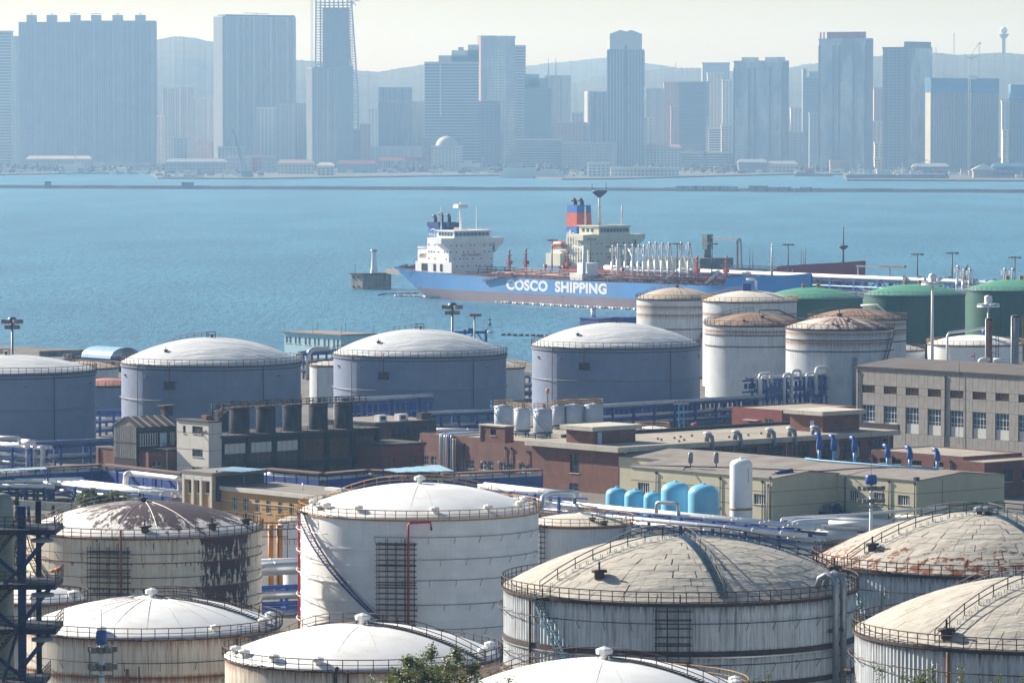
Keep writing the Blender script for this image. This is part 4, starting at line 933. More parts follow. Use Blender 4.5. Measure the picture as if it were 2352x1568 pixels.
# --- small front tanks --------------------------------------------------
T = Tank('small grey domed tank just right of the bright white tank', 1330, 121, 1200, 16, .165)
T.shell(MT['shell_back']); T.dome(MT['clay_dome']); T.rail(MT['rail_yellow'], n=36, t=.055); T.ring(11.9, MT['rust'], .2, .35, 'curb_angle'); T.walk(radians(60), MT['rail_yellow'], w=.8, tread=.4, mt=MT['stair_blue'], both=False)
T.nozzle(radians(20), T.R * .7, 'dark_rust', .8); T.nozzle(radians(30), T.R * .92, 'dark_rust', .9); T.stair(radians(35), radians(58), 6, 12, MT['stair_blue'], MT['rail_yellow']); T.scaffold(radians(-60), radians(-38), 0, 12.5, MT['dark_rust'], nv=3)
T = Tank('small white domed tank at left below the windsock', 85, 112, 1376, 16, .27)
T.shell(MT['shell_stream']); T.dome(MT['white_dome']); T.rail(MT['rail_rust'], n=34, t=.05); T.ring(11.9, MT['rust'], .2, .3, 'curb_angle'); T.vent(radians(60), T.R * .93, 1.0); T.vent(radians(2), T.R * .93, .8); T.pipe_ring(10.2, MT['rust'], .4, -1.6, 1.6)
T = Tank('tiny white tank between the peeling tank and the bright white tank', 672, 34, 1196, 12.5, .3)
T.shell(MT['shell_clean'], 40); T.dome(MT['clay_dome'], 40, 8); T.rail(MT['rail_yellow'], n=18); T.pipe_ring(6, MT['rust'], .4)
T = Tank('second tiny white tank low beside the red fire pipe', 690, 40, 1290, 8.6, .22)
T.shell(MT['shell_clean'], 40); T.dome(MT['clay_dome'], 40, 8); T.ring(4.5, MT['rust'], .1, .15)
# --- middle row of blue white tanks -----------------------------------------
def mid(label, uc, a, v, z, rise, walk):
    T = Tank(label, uc, a, v, z, rise); T.shell(MT['shell_blue']); T.dome(MT['grey_dome']); T.rail(MT['rail_rust'], n=74, t=.062, out=.2, hgt=1.3)
    T.ring(T.h - .15, MT['dark_rust'], .22, .28, 'curb_angle'); T.ring(T.h - .95, MT['dark_rust'], .12, .14, 'wind_girder'); T.ring(T.h - .62, MT['shell_blue'], .25, .3, 'rim_band')
    T.pipe_ring(T.h * .56, MT['grey_metal'], .3, -1.75, 1.75, .07, .2, .5)
    for th in (-68, -42, -12, 20, 52, 75): T.box_on(radians(th), T.h - 2.6, .9, .3, .45, MT['grey_metal'], 'foam_chamber')
    T.vpipe(radians(-49), 0, T.h, .09, MT['rail_rust'], .3); T.vpipe(radians(38), 0, T.h, .09, MT['rail_rust'], .3)
    T.box_on(radians(-23), T.h - 5.0, 2.4, 1.7, .5, MT['dark_rust'], 'gauge_cabin'); T.vpipe(radians(-23), T.h - 3.4, T.h + .8, .09, MT['rust'], .3); T.nozzle(radians(-40), T.R * .72, 'dark_metal', .8)
    T.rail(MT['rail_yellow'], n=14, out=1.6 - T.R, hgt=1.1, t=.05)
    o = T.r; tp = MB(); zt = T.h + T.rise
    for x in (-1, 1):
        for y in (-1, 1): tp.beam((x * .9, y * .9, zt - .1), (x * .9, y * .9, zt + 1.2), .09)
    for f in (.6, 1.2):
        for s_ in (-1, 1): tp.beam((-.9, s_ * .9, zt + f), (.9, s_ * .9, zt + f), .07); tp.beam((s_ * .9, -.9, zt + f), (s_ * .9, .9, zt + f), .07)
    tp.cbox((.2, 0, zt), .5, .5, .7); tp.build('crow_nest', MT['rail_rust'], o)
    T.walk(radians(walk), MT['rail_rust'], both=False, sp=2.0, hgt=1.1); return T
mid('shaded blue white tank cut by the left edge with a flat dome', 12, 207, 849, 21, .165, -120)
mid('second shaded tank from the left with a high lumpy dome', 485, 206, 830, 21, .267, -130)
mid('third shaded tank standing right of the light blue house', 964.5, 198.5, 810, 21, .272, -140)
mid('fourth shaded tank behind the row of small white silos', 1415, 193, 791, 21, .26, -140)
# --- back group ------------------------------------------------------------
def back(label, uc, a, v, z, rise, shell, dome, rail='rail_rust', rings=(), curb='dark_rust', base=GZ):
    T = Tank(label, uc, a, v, z, rise, base=base); T.shell(MT[shell], 72); T.dome(MT[dome], 72, 12); T.rail(MT[rail], n=int(T.R * 3.6), t=.07, hgt=1.2); T.ring(T.h - .15, MT[curb], .2, .32, 'curb_angle', 72)
    for f in rings: T.ring(T.h - f, MT['dark_rust'], .14, .26, 'course_joint', 72)
    return T
T = back('rust stained grey tank at the far left of the back group', 1555, 93, 685, 25, .26, 'shell_back', 'tan_dome', rings=(8,)); T.stair(radians(2), radians(62), 2, 20, MT['dark_metal'], MT['dark_metal']); T.walk(radians(-120), MT['rail_rust'], both=False); T.nozzle(0, .5, 'rust')
T = back('tall clean tank with smooth grey dome and a bent pipe on top', 1722, 108, 690, 26.3, .21, 'shell_back', 'clay_dome', 'rail_yellow')
b = MB(); zt = T.h + T.rise; b.tube([(1.6, -1, zt - .4), (1.6, -1, zt + 2.6), (1.0, -1, zt + 3.0), (-1.0, -1, zt + 2.9)], .32, 8); b.build('bent_pipe', MT['pipe_white'], T.r); b = MB(); b.cbox((-.8, -.5, zt - .3), 2.2, 1.6, 2.2); b.build('roof_tank', MT['blue_steel'], T.r); T.walk(radians(-120), MT['rail_yellow'], both=False, t=.06)
T = back('tank with a fully rusted tan dome at the left of the rusty trio', 1736, 116, 744, 22.2, .225, 'shell_back', 'rusty_dome', 'rail_dark', (2.4, 5.2)); T.walk(radians(-110), MT['rail_dark'], both=False, t=.08, hgt=1.3)
b = MB(); b.tube([T.at(radians(25), 2, T.dz(2) - .1), T.at(radians(25), 2, T.dz(2) + .9), T.at(radians(70), 6, T.dz(6) + 1.3), T.at(radians(75), 12.3, T.h + .6)], .2, 6); b.build('roof_pipe', MT['dark_metal'], T.r); T.nozzle(radians(10), T.R * .6, 'dark_rust', .9); T.nozzle(radians(-20), T.R * .8, 'dark_rust', .7)
T = back('tank with a rusty dome hidden behind the streaked dome tank', 1969, 112, 731.5, 24, .2, 'shell_back', 'rusty_dome', 'rail_rust', (2.6, 5.4)); T.walk(radians(-110), MT['rail_dark'], both=False)
b = MB(); b.tube([T.at(radians(60), 1.0, T.dz(1) + .8), T.at(radians(75), 5, T.dz(5) + 1.4), T.at(radians(60), 8, T.dz(8) + .2)], .3, 6); b.build('roof_pipe', MT['pipe_white'], T.r)
T = back('tank whose white dome is streaked brown in rays', 1928, 123, 752, 24, .2, 'shell_back', 'streak_dome', 'rail_rust', (2.6, 5.2)); T.stair(radians(34), radians(64), 6, 19, MT['dark_metal'], MT['rail_rust']); T.nozzle(radians(12), T.R * .6, 'dark_rust', .9); T.nozzle(radians(-12), T.R * .8, 'dark_rust', .7); T.vpipe(radians(12), 2, 13.5, .5, MT['grey_metal'], .4); T.nozzle(0, .4, 'dark_rust', 1.2)
for lab, u, a, v in (('green tank half hidden behind the grey dome tank', 1866, 115, 683), ('whole green tank behind the tall white lamp mast', 2100, 116.5, 675.5), ('green tank cut by the right picture edge', 2333, 116, 665)):
    T = back(lab, u, a, v, 24, .2, 'green_shell', 'green_dome', 'grey_metal', (), 'deep_blue')
    for z in (5, 9, 13, 16.5): T.ring(z, MT['green_shell'], .08, .2, 'course_band', 72)
    T.platform(radians(170), T.h + T.rise - 1, 2, 1, MT['rail_yellow'], MT['rail_yellow'])
    for x in (-2.4, 1.6): b = MB(); b.cbox((x, 0, T.h + T.rise - .2), 1.1, 1.1, 1.3); b.build('roof_vent', MT['rail_yellow'], T.r)
T = back('low white tank under the arched pipe at right', 2240, 109, 789, 14, .18, 'shell_clean', 'white_dome', 'rail_yellow')
b = MB(); b.tube([(-8.5, -11, 0), (-8.5, -11, 12.6), (-8, -11, 13.4), (2.6, -7, 14.6), (3.2, -6.6, 14.2), (3.2, -6.6, 13.2)], .34, 10); b.build('arched_pipe', MT['pipe_white'], T.r); T.box_on(radians(-35), 4, 2.6, 1.4, 1, MT['dark_rust'], 'gauge_cabin')
b = MB(); b.lathe([(0, T.h + T.rise + 2.6), (1.2, T.h + T.rise + 2.4), (1.2, T.h + T.rise + 1), (0, T.h + T.rise + .6)], 12, (2.4, -5, -.6)); b.build('valve_pot', MT['blue_steel'], T.r)
back('small pale tank squeezed between the streaked dome tank and the white mast', 2070, 54, 803, 12, .2, 'shell_back', 'clay_dome', 'rail_rust')
T = back('narrow white tank in the gap between the second and third shaded tanks', 775, 64, 837, 14, .14, 'shell_back', 'clay_dome'); T.vpipe(radians(-40), 0, 10, .12, MT['dark_rust'], .3)
back('small pale tank in the gap right of the third shaded tank', 1150, 55, 843, 12, .22, 'shell_back', 'clay_dome', 'rail_yellow')
back('tank with a faded red dome between the first two shaded tanks', 249, 75, 883, 11, .2, 'shell_blue', 'pink_dome', 'rail_rust')
back('tank with a sand coloured roof edge behind the faded red dome', 190, 82, 843, 12, .16, 'shell_back', 'tan_dome', 'rail_yellow')
back('small tank top with rails showing above the brick roof', 1498, 37, 984, 9, .16, 'shell_clean', 'white_dome', 'rail_yellow')
# ================================================================== SHIPS AND JETTY
SA = radians(-52.5); SX = Vector((cos(SA), sin(SA), 0)); SY = Vector((-sin(SA), cos(SA), 0)); SO = Vector((-39.4, 1891.0, 0))
def SL(x, y, z=0.0): return SO + SX * x + SY * y + Vector((0, 0, z))          # along the ships, across them (away), up
def SLu(u, y, z=0.0):
    p = SL(0, y, z); return solve(p, SX, u)
def text_mesh(body, size, ext=.04, off=.0, sx=1.0):
    c = bpy.data.curves.new('lettering', 'FONT'); c.body = body; c.size = size; c.extrude = ext; c.offset = off; c.align_x = 'CENTER'; c.align_y = 'CENTER'; c.space_character = 1.06
    o = bpy.data.objects.new('lettering', c); COL.objects.link(o)
    dg = bpy.context.evaluated_depsgraph_get(); me = bpy.data.meshes.new_from_object(o.evaluated_get(dg)); bpy.data.objects.remove(o); bpy.data.curves.remove(c)
    for v in me.vertices: v.co.x *= sx
    return me
def letters(body, size, m, parent, loc, face, name='lettering', sx=1.0, off=0.0):
    me = text_mesh(body, size, .015, off, sx); me.materials.clear(); me.materials.append(m); o = link(name, me, parent, loc)
    o.rotation_euler = (pi / 2, 0, 0 if face == 'side' else pi / 2); return o
def hull(r, L, st, zb, mats, names):
    """loft through stations (x, half breadth at deck, deck height, half breadth at water, lowest height)"""
    def loft(fz0, fz1, nm, m, g=0.0):
        b = MB(); rows = []
        for (x, hd, zd, hw, zl) in st:
            za, ze = fz0(zd, zl), fz1(zd, zl); pr = []
            for z in (za, (za + ze) / 2, ze):
                f = max(0, min(1, (z - zl) / max(.1, zd - zl))); f = f ** .6; pr.append((hw + (hd - hw) * f + g, z))
            rows.append((x, pr))
        for sd in (-1, 1):
            k0 = len(b.v)
            for x, pr in rows:
                for hb, z in pr: b.v.append((x, sd * hb, z))
            for i in range(len(rows) - 1):
                for k in range(2):
                    q = (k0 + i * 3 + k, k0 + (i + 1) * 3 + k, k0 + (i + 1) * 3 + k + 1, k0 + i * 3 + k + 1)
                    b.f.append(q if sd < 0 else q[::-1]); b.m.append(0); b.sm.append(True)
        x, pr = rows[0]; b.add([(x, -pr[0][0], pr[0][1]), (x, pr[0][0], pr[0][1]), (x, pr[2][0], pr[2][1]), (x, -pr[2][0], pr[2][1])], [(0, 3, 2, 1)])
        return b.build(nm, m, r)
    loft(lambda d, l: min(l, d), lambda d, l: max(l, zb), names[0], mats[0]); o = loft(lambda d, l: max(l, zb), lambda d, l: d, names[1], mats[1])
    b = MB(); n = len(st); b.v = [(x, -hd, zd - .25) for x, hd, zd, _, _ in st] + [(x, hd, zd - .25) for x, hd, zd, _, _ in st]
    for i in range(n - 1): b.f.append((i, i + 1, n + i + 1, n + i)); b.m.append(0); b.sm.append(False)
    b.build('main_deck', mats[2], r); return o
def deckgear(r, x0, x1, B, zd, seed, mp, mr):
    rnd = random.Random(seed); b = MB()
    for y in (-9, -6.5, -3, -1.5, 0, 1.5, 3, 6, 9):
        z = zd + rnd.uniform(.7, 2.0); b.tube([(x0 + rnd.uniform(0, 15), y, z), (x1 - rnd.uniform(0, 20), y, z)], rnd.uniform(.16, .34), 6)
    x = x0 + 4
    while x < x1:
        y = rnd.uniform(-12, 10); b.tube([(x, y, zd), (x, y, zd + 1.6), (x, y + rnd.uniform(3, 8), zd + 1.6)], .15, 5); x += 3.1
    o = b.build('deck_piping', mp, r); o['kind'] = 'stuff'
    b = MB(); x = x0
    while x < x1:
        b.beam((x, -2.2, zd), (x, -2.2, zd + 3.2), .2); b.beam((x, 2.2, zd), (x, 2.2, zd + 3.2), .2); x += 6
    for y in (-2.2, 2.2):
        for z in (2.2, 3.2): b.tube([(x0, y, zd + z), (x1, y, zd + z)], .09, 4)
    b.ob((x0, -2, zd + 2.0), (x1 - x0, 0, 0), (0, 4, 0), (0, 0, .15)); o = b.build('catwalk', mr, r)
    b = MB(); x = x0
    for sd in (-1, 1):
        x = x0
        while x < x1: b.beam((x, sd * (B / 2 - .3), zd - .2), (x, sd * (B / 2 - .3), zd + 1.2), .13); x += 3.0
        for z in (.6, 1.15): b.tube([(x0, sd * (B / 2 - .3), zd + z), (x1, sd * (B / 2 - .3), zd + z)], .05, 4)
    o = b.build('deck_rail', MT['ship_pipe'], r)
    b = MB()
    for k in range(70):
        x, y = rnd.uniform(x0, x1), rnd.uniform(-B / 2 + 1.5, B / 2 - 1.5); b.cbox((x, y, zd), rnd.uniform(.5, 1.8), rnd.uniform(.5, 1.8), rnd.uniform(.5, 1.6), rz=rnd.random())
    o = b.build('deck_fitting', MT['ship_pipe'], r, kind='stuff')
def ports(r, face, x, rows, y0, y1, rnd, p=.8, sz=.55, name='porthole'):
    me = None; b = MB(); b.box(-sz / 2, sz / 2, -.05, .05, -sz / 2, sz / 2); me = b.mesh(name, MT['glass'])
    for z in rows:
        y = y0
        while y < y1:
            if rnd.random() < p: o = link(name, me, r, (y, x, z) if face == 'side' else (x, y, z)); o.rotation_euler = (0, 0, 0 if face == 'side' else pi / 2)
            y += rnd.choice((1.8, 2.4, 3.0))
def mast(r, x, y, z0, z1, m, arms=(), w=.5, name='mast'):
    b = MB(); b.tube([(x, y, z0), (x, y, z1)], [w, w * .45], 8)
    for z, l in arms: b.beam((x, y - l, z), (x, y + l, z), .25); b.beam((x - l * .4, y, z), (x + l * .4, y, z), .25)
    return b.build(name, m, r)
# --- blue tanker
r = thing('tanker', 'blue hulled tanker with big white lettering and a blue funnel', 'tanker ship', tuple(SL(0, 16.1)), SA)
ST = [(-23.5, 9.5, 12.6, .2, 8.8), (-21, 12.5, 12.4, 1.0, 6.4), (-14, 14.6, 12.1, 3.0, 2.8), (-3, 15.7, 11.5, 7.5, -.6), (14, 16.1, 11.0, 12.5, -.6), (30, 16.1, 10.6, 15.4, -.6), (50, 16.1, 10.3, 16.1, -.6), (120, 16.1, 10.3, 16.1, -.6), (180, 16.1, 10.5, 15.9, -.6), (196, 15.2, 11.0, 13.2, -.6), (197, 15.1, 14.0, 13, -.6), (210, 11.6, 14.5, 8.4, -.6), (222, 5.6, 15.4, 3.0, -.6), (229, .4, 16.2, .1, 2.0)]
MT['hull_blue'] = mat('tanker blue paint', (.06, .25, .58), .5, var=.14, sc=.06, dirt=(.20, .33, .45), dk=.3, streak=(.23, .20, .20), sk=(.62, .84), ks=(.35, .35, .03))
MT['hull_boot'] = mat('tanker boot top', (.20, .155, .19), .65, var=.12, sc=.1, streak=(.17, .075, .06), sk=(.60, .82), ks=(.3, .3, .04))
hull(r, 228, ST, 4.3, [MT['hull_boot'], MT['hull_blue'], MT['ship_deck']], ['boot_top', 'hull'])
xa = SLu(1163.6, 0, 7.4); xb = SLu(1394, 0, 7.4)
letters('COSCO  SHIPPING', 5.5, MT['ship_white'], r, ((xa + xb) / 2, -16.14, 7.35), 'side', sx=1.0, off=.26)
lt = [c for c in bpy.data.objects if c.parent == r and c.name.startswith('lettering')][0]; w_ = max(v.co.x for v in lt.data.vertices) - min(v.co.x for v in lt.data.vertices)
for v in lt.data.vertices: v.co.x *= (xb - xa) / w_
rnd = random.Random(3)
m = MB(); m.box(1, 16, -11.5, 11.5, 11, 25.2); m.build('accommodation', MT['ship_white'], r)
m = MB(); m.box(-9, 1.05, -9, 9, 11, 20); m.box(-11, -3, -7, 7, 11, 16.6); m.build('aft_house', MT['ship_white'], r)
m = MB(); m.box(12.8, 17, -16.1, 16.1, 22.9, 25.2); m.build('bridge_wing', MT['ship_white'], r)
m = MB(); m.add([(12.8, -11.5, 20), (17, -11.5, 20), (17, -11.5, 22.9), (12.8, -11.5, 22.9), (12.8, -15.8, 22.9), (17, -15.8, 22.9)], [(0, 3, 4), (1, 5, 2), (0, 4, 5, 1)]); m.build('wing_bracket', MT['ship_white'], r); m = MB(); m.add([(12.8, 11.5, 19), (17, 11.5, 19), (17, 11.5, 22.9), (12.8, 11.5, 22.9), (12.8, 15.8, 22.9), (17, 15.8, 22.9)], [(0, 4, 3), (1, 2, 5), (0, 1, 5, 4)]); m.build('wing_bracket', MT['ship_white'], r)
m = MB(); m.box(5, 16.6, -9.2, 9.6, 25.2, 28.0); m.box(4, 17.4, -9.8, 10.2, 28.0, 28.3); o = m.build('wheelhouse', MT['ship_white'], r)
m = MB(); b0 = -8.6
for k in range(9): m.box(16.6, 16.72, b0 + k * 1.95, b0 + k * 1.95 + 1.6, 26.0, 27.5)
for k in range(5): m.box(6 + k * 2, 7.5 + k * 2, -9.3, -9.2, 26.0, 27.5)
m.build('bridge_window', MT['glass_blue'], o)
ports(r, 'front', 16.05, (13.6, 16.6, 19.4, 22.0), -10.5, 10.6, rnd); ports(r, 'side', -11.55, (13.6, 16.6, 19.4, 22.3), 2.2, 15, rnd, .7)
letters('NO SMOKING', 1.5, MT['red_paint'], r, (16.12, 0, 18.1), 'front')
m = MB(); m.prism([(-7, -5), (0, -5), (0, 3.4), (-7, 3.4)], 16, 31.0); o = m.build('funnel', MT['funnel_blue'], r); m = MB(); m.box(-7.4, .4, -5.4, 3.8, 29.6, 31.4); m.box(.5, 3.0, -2, 4, 25, 31.2); m.build('funnel_cap', MT['deep_blue'], o)
for x, y, z in ((-4.6, -3, 34.0), (-2.4, -1.4, 35.0), (-.6, 1.2, 34.4)):
    m = MB(); m.tube([(x, y, 30.5), (x, y, z - 1.2), (x - .5, y, z - .2), (x - 1.5, y, z)], .75, 8); m.build('exhaust_pipe', MT['soot'], o)
m = MB(); m.tube([(-3.5 + 2.4 * cos(a / 10 * pi), -5.06, 26.3 + 2.3 * sin(a / 10 * pi)) for a in range(20)], .13, 4, closed=True)
for dx in (-.9, .9): m.tube([(-3.5 + dx * .4, -5.06, 24.2), (-3.5 + dx * 1.4, -5.06, 26.3), (-3.5 + dx * .4, -5.06, 28.5)], .11, 4)
m.build('globe_emblem', MT['ship_white'], o); letters('COSCO', 1.7, MT['ship_white'], r, (-3.5, -5.14, 26.2), 'side', 'emblem_lettering')
mast(r, 10, -1, 28.3, 40, MT['ship_white'], ((33, 1.6), (35, 1.3)), .55); m = MB(); m.cbox((10, -1, 37.4), 4.0, 5.2, .3); m.box(8.2, 11.8, -3.4, 1.4, 37.7, 39); m.build('radar_platform', MT['ship_white'], r)
mast(r, 4.6, -7, 28, 38, MT['ship_white'], (), .22, 'whip_aerial'); mast(r, 9, 8, 28.3, 38, MT['ship_white'], (), .2, 'whip_aerial')
m = MB()
for z, y0, y1, x in ((20.2, -9, 9, -9), (16.8, -7, 7, -11), (28.4, -9.6, 10, 17)):
    for zz in (.5, 1.0): m.tube([(x, y0, z + zz), (x, y1, z + zz)], .06, 4); m.tube([(x, y0, z + zz), (x + 9, y0, z + zz)], .06, 4)
    for k in range(8): m.beam((x, y0 + (y1 - y0) * k / 7, z), (x, y0 + (y1 - y0) * k / 7, z + 1), .07); m.beam((x + 9 * k / 7, y0, z), (x + 9 * k / 7, y0, z + 1), .07)
m.build('upper_rail', MT['ship_white'], r)
m = MB(); m.box(-3, 22, -14.6, -13.6, 11, 15.4); o = m.build('side_screen', MT['ship_white'], r); m = MB()
for x0, x1 in ((1.4, 5.2), (9.6, 11.0), (14.2, 15.6)): m.box(x0, x1, -14.75, -14.6, 11.6, 14.6)
m.build('side_opening', MT['void'], o)
m = MB(); m.box(-8, -3, -9, -6, 16.6, 18.2); m.tube([(-8, -8.4, 17.8), (-6.5, -8.4, 18.6), (-2, -8.4, 18.6), (-.5, -8.4, 17.9)], .9, 8); m.build('lifeboat', MT['ship_cream'], r)
m = MB()
for k in range(9): m.cbox((-21 + k * 1.2, -9 + k * .5, 11.9), .7, 1.2, 1.0 + (k % 3) * .3)
m.build('mooring_winch', MT['dark_metal'], r)
m = MB(); m.add([(-12, -4.2, 15.2), (-12.2, -4.2, 18), (-14, -4.2, 16.6), (-13.6, -4.2, 14.6)], [(0, 1, 2, 3)]); m.beam((-12, -4.2, 12), (-12.2, -4.2, 18), .12); m.build('ensign', MT['red_paint'], r)
deckgear(r, 24, 192, 32.2, 10.3, 11, MT['ship_pipe'], MT['ship_pipe'])
m = MB(); m.box(98, 104, -9, -3, 10.3, 17); m.box(97, 105, -12, -8, 10.3, 13); m.build('manifold_house', MT['ship_white'], r)
m = MB(); m.tube([(105, -11, 10.2), (105, -11, 24.0)], .75, 10); m.beam((105, -11, 23), (98, -11, 23.8), .8); m.build('hose_crane', MT['tank_white'], r)
for x in (62, 74, 112): m = MB(); m.tube([(x, 3, 10.3), (x, 3, 13), (x, 3, 15.2)], [.3, .3, .9], 8); m.build('deck_ventilator', MT['red_paint'], r)
mast(r, 206, 0, 14.4, 27, MT['tank_white'], ((19, 1.6), (25.6, .7)), .5, 'foremast')
m = MB()
for f in (0, 1): m.beam((46, -16.5, 8.4 + f * .9), (66, -16.5, 11.6 + f * .9), .25, .25)
for k in range(9): m.beam((46 + k * 2.5, -16.5, 8.4 + k * .4), (46 + k * 2.5, -16.5, 9.3 + k * .4), .15)
m.ob((46, -17.2, 8.3), (20, 0, 3.2), (0, .9, 0), (0, 0, .15)); m.build('gangway', MT['ship_pipe'], r)
m = MB()
for x in (150, 176): m = MB(); m.beam((x, -10, 10), (x + 5, -7, 15), .25); m.beam((x, -8.8, 10), (x + 5, -5.8, 15), .25); [m.beam((x + 5 * k / 6, -10 + 3 * k / 6, 10 + 5 * k / 6), (x + 5 * k / 6, -8.8 + 3 * k / 6, 10 + 5 * k / 6), .15) for k in range(7)]; m.build('deck_ladder', MT['ship_white'], r)
# --- red tanker behind the jetty
r = thing('tanker', 'red hulled tanker with cream house behind the jetty', 'tanker ship', tuple(SL(-27, 104)), SA)
ST2 = [(-3, 8, 12.0, .5, 7), (6, 13, 11.6, 5, -.6), (20, 15, 11, 12, -.6), (40, 15, 10.6, 15, -.6), (128, 15, 10.8, 15, -.6), (146, 14.4, 12.0, 12, -.6), (152, 13.8, 14.9, 11, -.6), (168, 10.8, 16.0, 6, -.6), (177, 7.0, 16.6, 2.0, -.6), (182, 4.2, 17.0, .2, 4), (188, .3, 17.6, .1, 12)]
hull(r, 206, ST2, 3.0, [MT['ship_red'], MT['ship_red'], MT['deck_green']], ['boot_top', 'hull'])
m = MB(); m.box(10, 27, -12, 12, 11, 25); m.build('accommodation', MT['ship_cream'], r); m = MB(); m.box(-2, 10.05, -11, 11, 11, 18); m.build('aft_house', MT['ship_cream'], r)
m = MB()
for k in range(9): m.box(11 + k * 1.8, 11.2 + k * 1.8, -12.15, -12, 12, 24)
m.build('side_stiffener', MT['ship_cream'], r)
m = MB(); m.box(23, 28, -17, 17, 22.6, 25); m.add([(23, -12, 19), (28, -12, 19), (28, -12, 22.6), (23, -12, 22.6), (23, -16.6, 22.6), (28, -16.6, 22.6)], [(0, 3, 4), (1, 5, 2), (0, 4, 5, 1)]); m.add([(23, 12, 19), (28, 12, 19), (28, 12, 22.6), (23, 12, 22.6), (23, 16.6, 22.6), (28, 16.6, 22.6)], [(0, 4, 3), (1, 2, 5), (0, 1, 5, 4)]); m.build('bridge_wing', MT['ship_cream'], r)
m = MB(); m.box(14, 27.4, -8, 9, 25, 28.4); m.box(13, 28, -8.6, 9.6, 28.4, 28.8); o = m.build('wheelhouse', MT['ship_cream'], r)
m = MB()
for k in range(9): m.box(27.4, 27.55, -7.2 + k * 1.75, -5.8 + k * 1.75, 26, 27.7)
for k in range(3): m.box(16 + k * 3, 17.6 + k * 3, -8.1, -8, 26, 27.5)
m.build('bridge_window', MT['glass_blue'], o)
ports(r, 'front', 27.05, (13.8, 16.8, 21.2), -11, 11.4, rnd, .75); ports(r, 'side', -12.2, (14, 17, 20.4, 22.6), 12, 26, rnd, .5)
letters('SAFETY & FIRST', 1.3, MT['dark_metal'], r, (27.12, .8, 19.6), 'front'); letters('NO SMOKING', 1.3, MT['dark_metal'], r, (27.12, 1.0, 15.2), 'front')
m = MB(); pr = [(1.5, -6), (9.5, -6), (9.5, 3), (1.5, 3)]
def fun(z0, z1, mm, nm, par, g=0.0):
    k = lambda z: 1 - (z - 18) * .008
    b = MB(); v = []
    for z in (z0, z1):
        for x, y in pr: v.append((5.5 + (x - 5.5) * k(z) + (g if x > 5.5 else -g), -1.5 + (y + 1.5) * k(z) + (g if y > -1.5 else -g), z))
    b.add(v, [(0, 1, 5, 4), (1, 2, 6, 5), (2, 3, 7, 6), (3, 0, 4, 7), (4, 5, 6, 7)]); return b.build(nm, mm, par)
o = fun(16, 28, MT['funnel_blue'], 'funnel', r); fun(28.003, 34, MT['funnel_red'], 'funnel_band', o, .02); fun(34.003, 37.2, MT['funnel_blue'], 'funnel_top', o, .0)
for x, y in ((5, -3), (7, -1)):
    m = MB(); m.tube([(x, y, 36), (x, y, 38.6), (x - 1.0, y, 39.6), (x - 2.0, y, 39.4)], .85, 8); m.build('exhaust_pipe', MT['soot'], o)
m = MB(); m.beam((3, -6.1, 25.4), (8, -6.1, 25.4), .3); m.beam((5.5, -6.1, 24.2), (5.5, -6.1, 26.4), .7); m.build('wing_emblem', MT['ship_white'], o)
mast(r, 19, -1, 28.8, 41.5, MT['ship_cream'], ((33, 1.2), (36.5, 1.6)), .7); m = MB(); m.lathe([(.4, 40.5), (3.4, 43), (3.4, 43.6), (0, 43.6)], 10, (19, -1, 0)); m.beam((16.5, -3, 43.4), (16.5, -3, 46.5), .2); m.beam((21, 1, 43.4), (21, 1, 47), .2); m.build('radar_platform', MT['deep_blue'], r)
mast(r, 17, -7, 28.8, 37, MT['ship_cream'], ((31, .7),), .45); mast(r, 22, 9, 28.8, 37.4, MT['ship_cream'], ((31, .7),), .45)
m = MB(); m.tube([(2, -12.6, 19.5), (4, -12.6, 20.6), (8, -12.6, 20.6), (10, -12.6, 19.6)], 1.3, 10); m.build('lifeboat', MT['lifeboat'], r)
m = MB(); m.box(-1, 9, -14.5, -10.5, 11.3, 16.6); m.build('boat_deck_house', MT['ship_cream'], r)
deckgear(r, 36, 142, 30, 10.6, 12, MT['deck_green'], MT['grey_metal'])
m = MB(); m.box(60, 96, -9, 9, 10.6, 16.5); m.build('pump_house', MT['deck_green'], r)
xq = SLu(1625, 104, 20) + 27; m = MB(); m.tube([(xq, 0, 10.6), (xq, 0, 16), (xq, 0, 16.1), (xq, 0, 24)], [1.1, 1.1, 1.7, 1.1], 10); m.cbox((xq, 0, 20), 3.2, 3.2, 6.2); o = m.build('hose_crane', MT['deck_green'], r)
xe = SLu(1697, 104, 24) + 27; m = MB(); m.beam((xq, 0, 25), (xe, 0, 24.4), 1.1, .9); m.build('crane_jib', MT['grey_metal'], o); m = MB(); m.beam((xe - 1, 0, 11), (xe - 1, 0, 25), .7); m.beam((xe + 2, 0, 11), (xe + 1, 0, 25), .5); m.build('jib_rest', MT['deck_green'], r)
xm = SLu(1937, 104, 18) + 27; mast(r, xm, 0, 13, 31, MT['dark_metal'], ((22.6, 1.8),), .45, 'foremast'); m = MB(); m.lathe([(.4, 21.6), (1.9, 22.8), (1.9, 23.4), (.3, 23.4)], 10, (xm, 0, 0)); m.build('crow_nest', MT['dark_metal'], r)
for i, u in enumerate((1722, 1729, 1840, 1846, 1850)):
    xx = SLu(u, 104, 16) + 27; mast(r, xx, 0, 10, 22 - (i % 2) * 1.4, MT['dark_metal'], (), .18, 'vent_post')
m = MB(); m.cbox((xm + 5, 2, 14.8), 4, 5, 2.0); m.build('windlass', MT['dark_metal'], r)
m = MB()
for x in (150, 160): m.beam((x, -13.8, 13.6), (x - 4, -15.2, 5), .2)
m.build('pilot_ladder', MT['ship_white'], r)
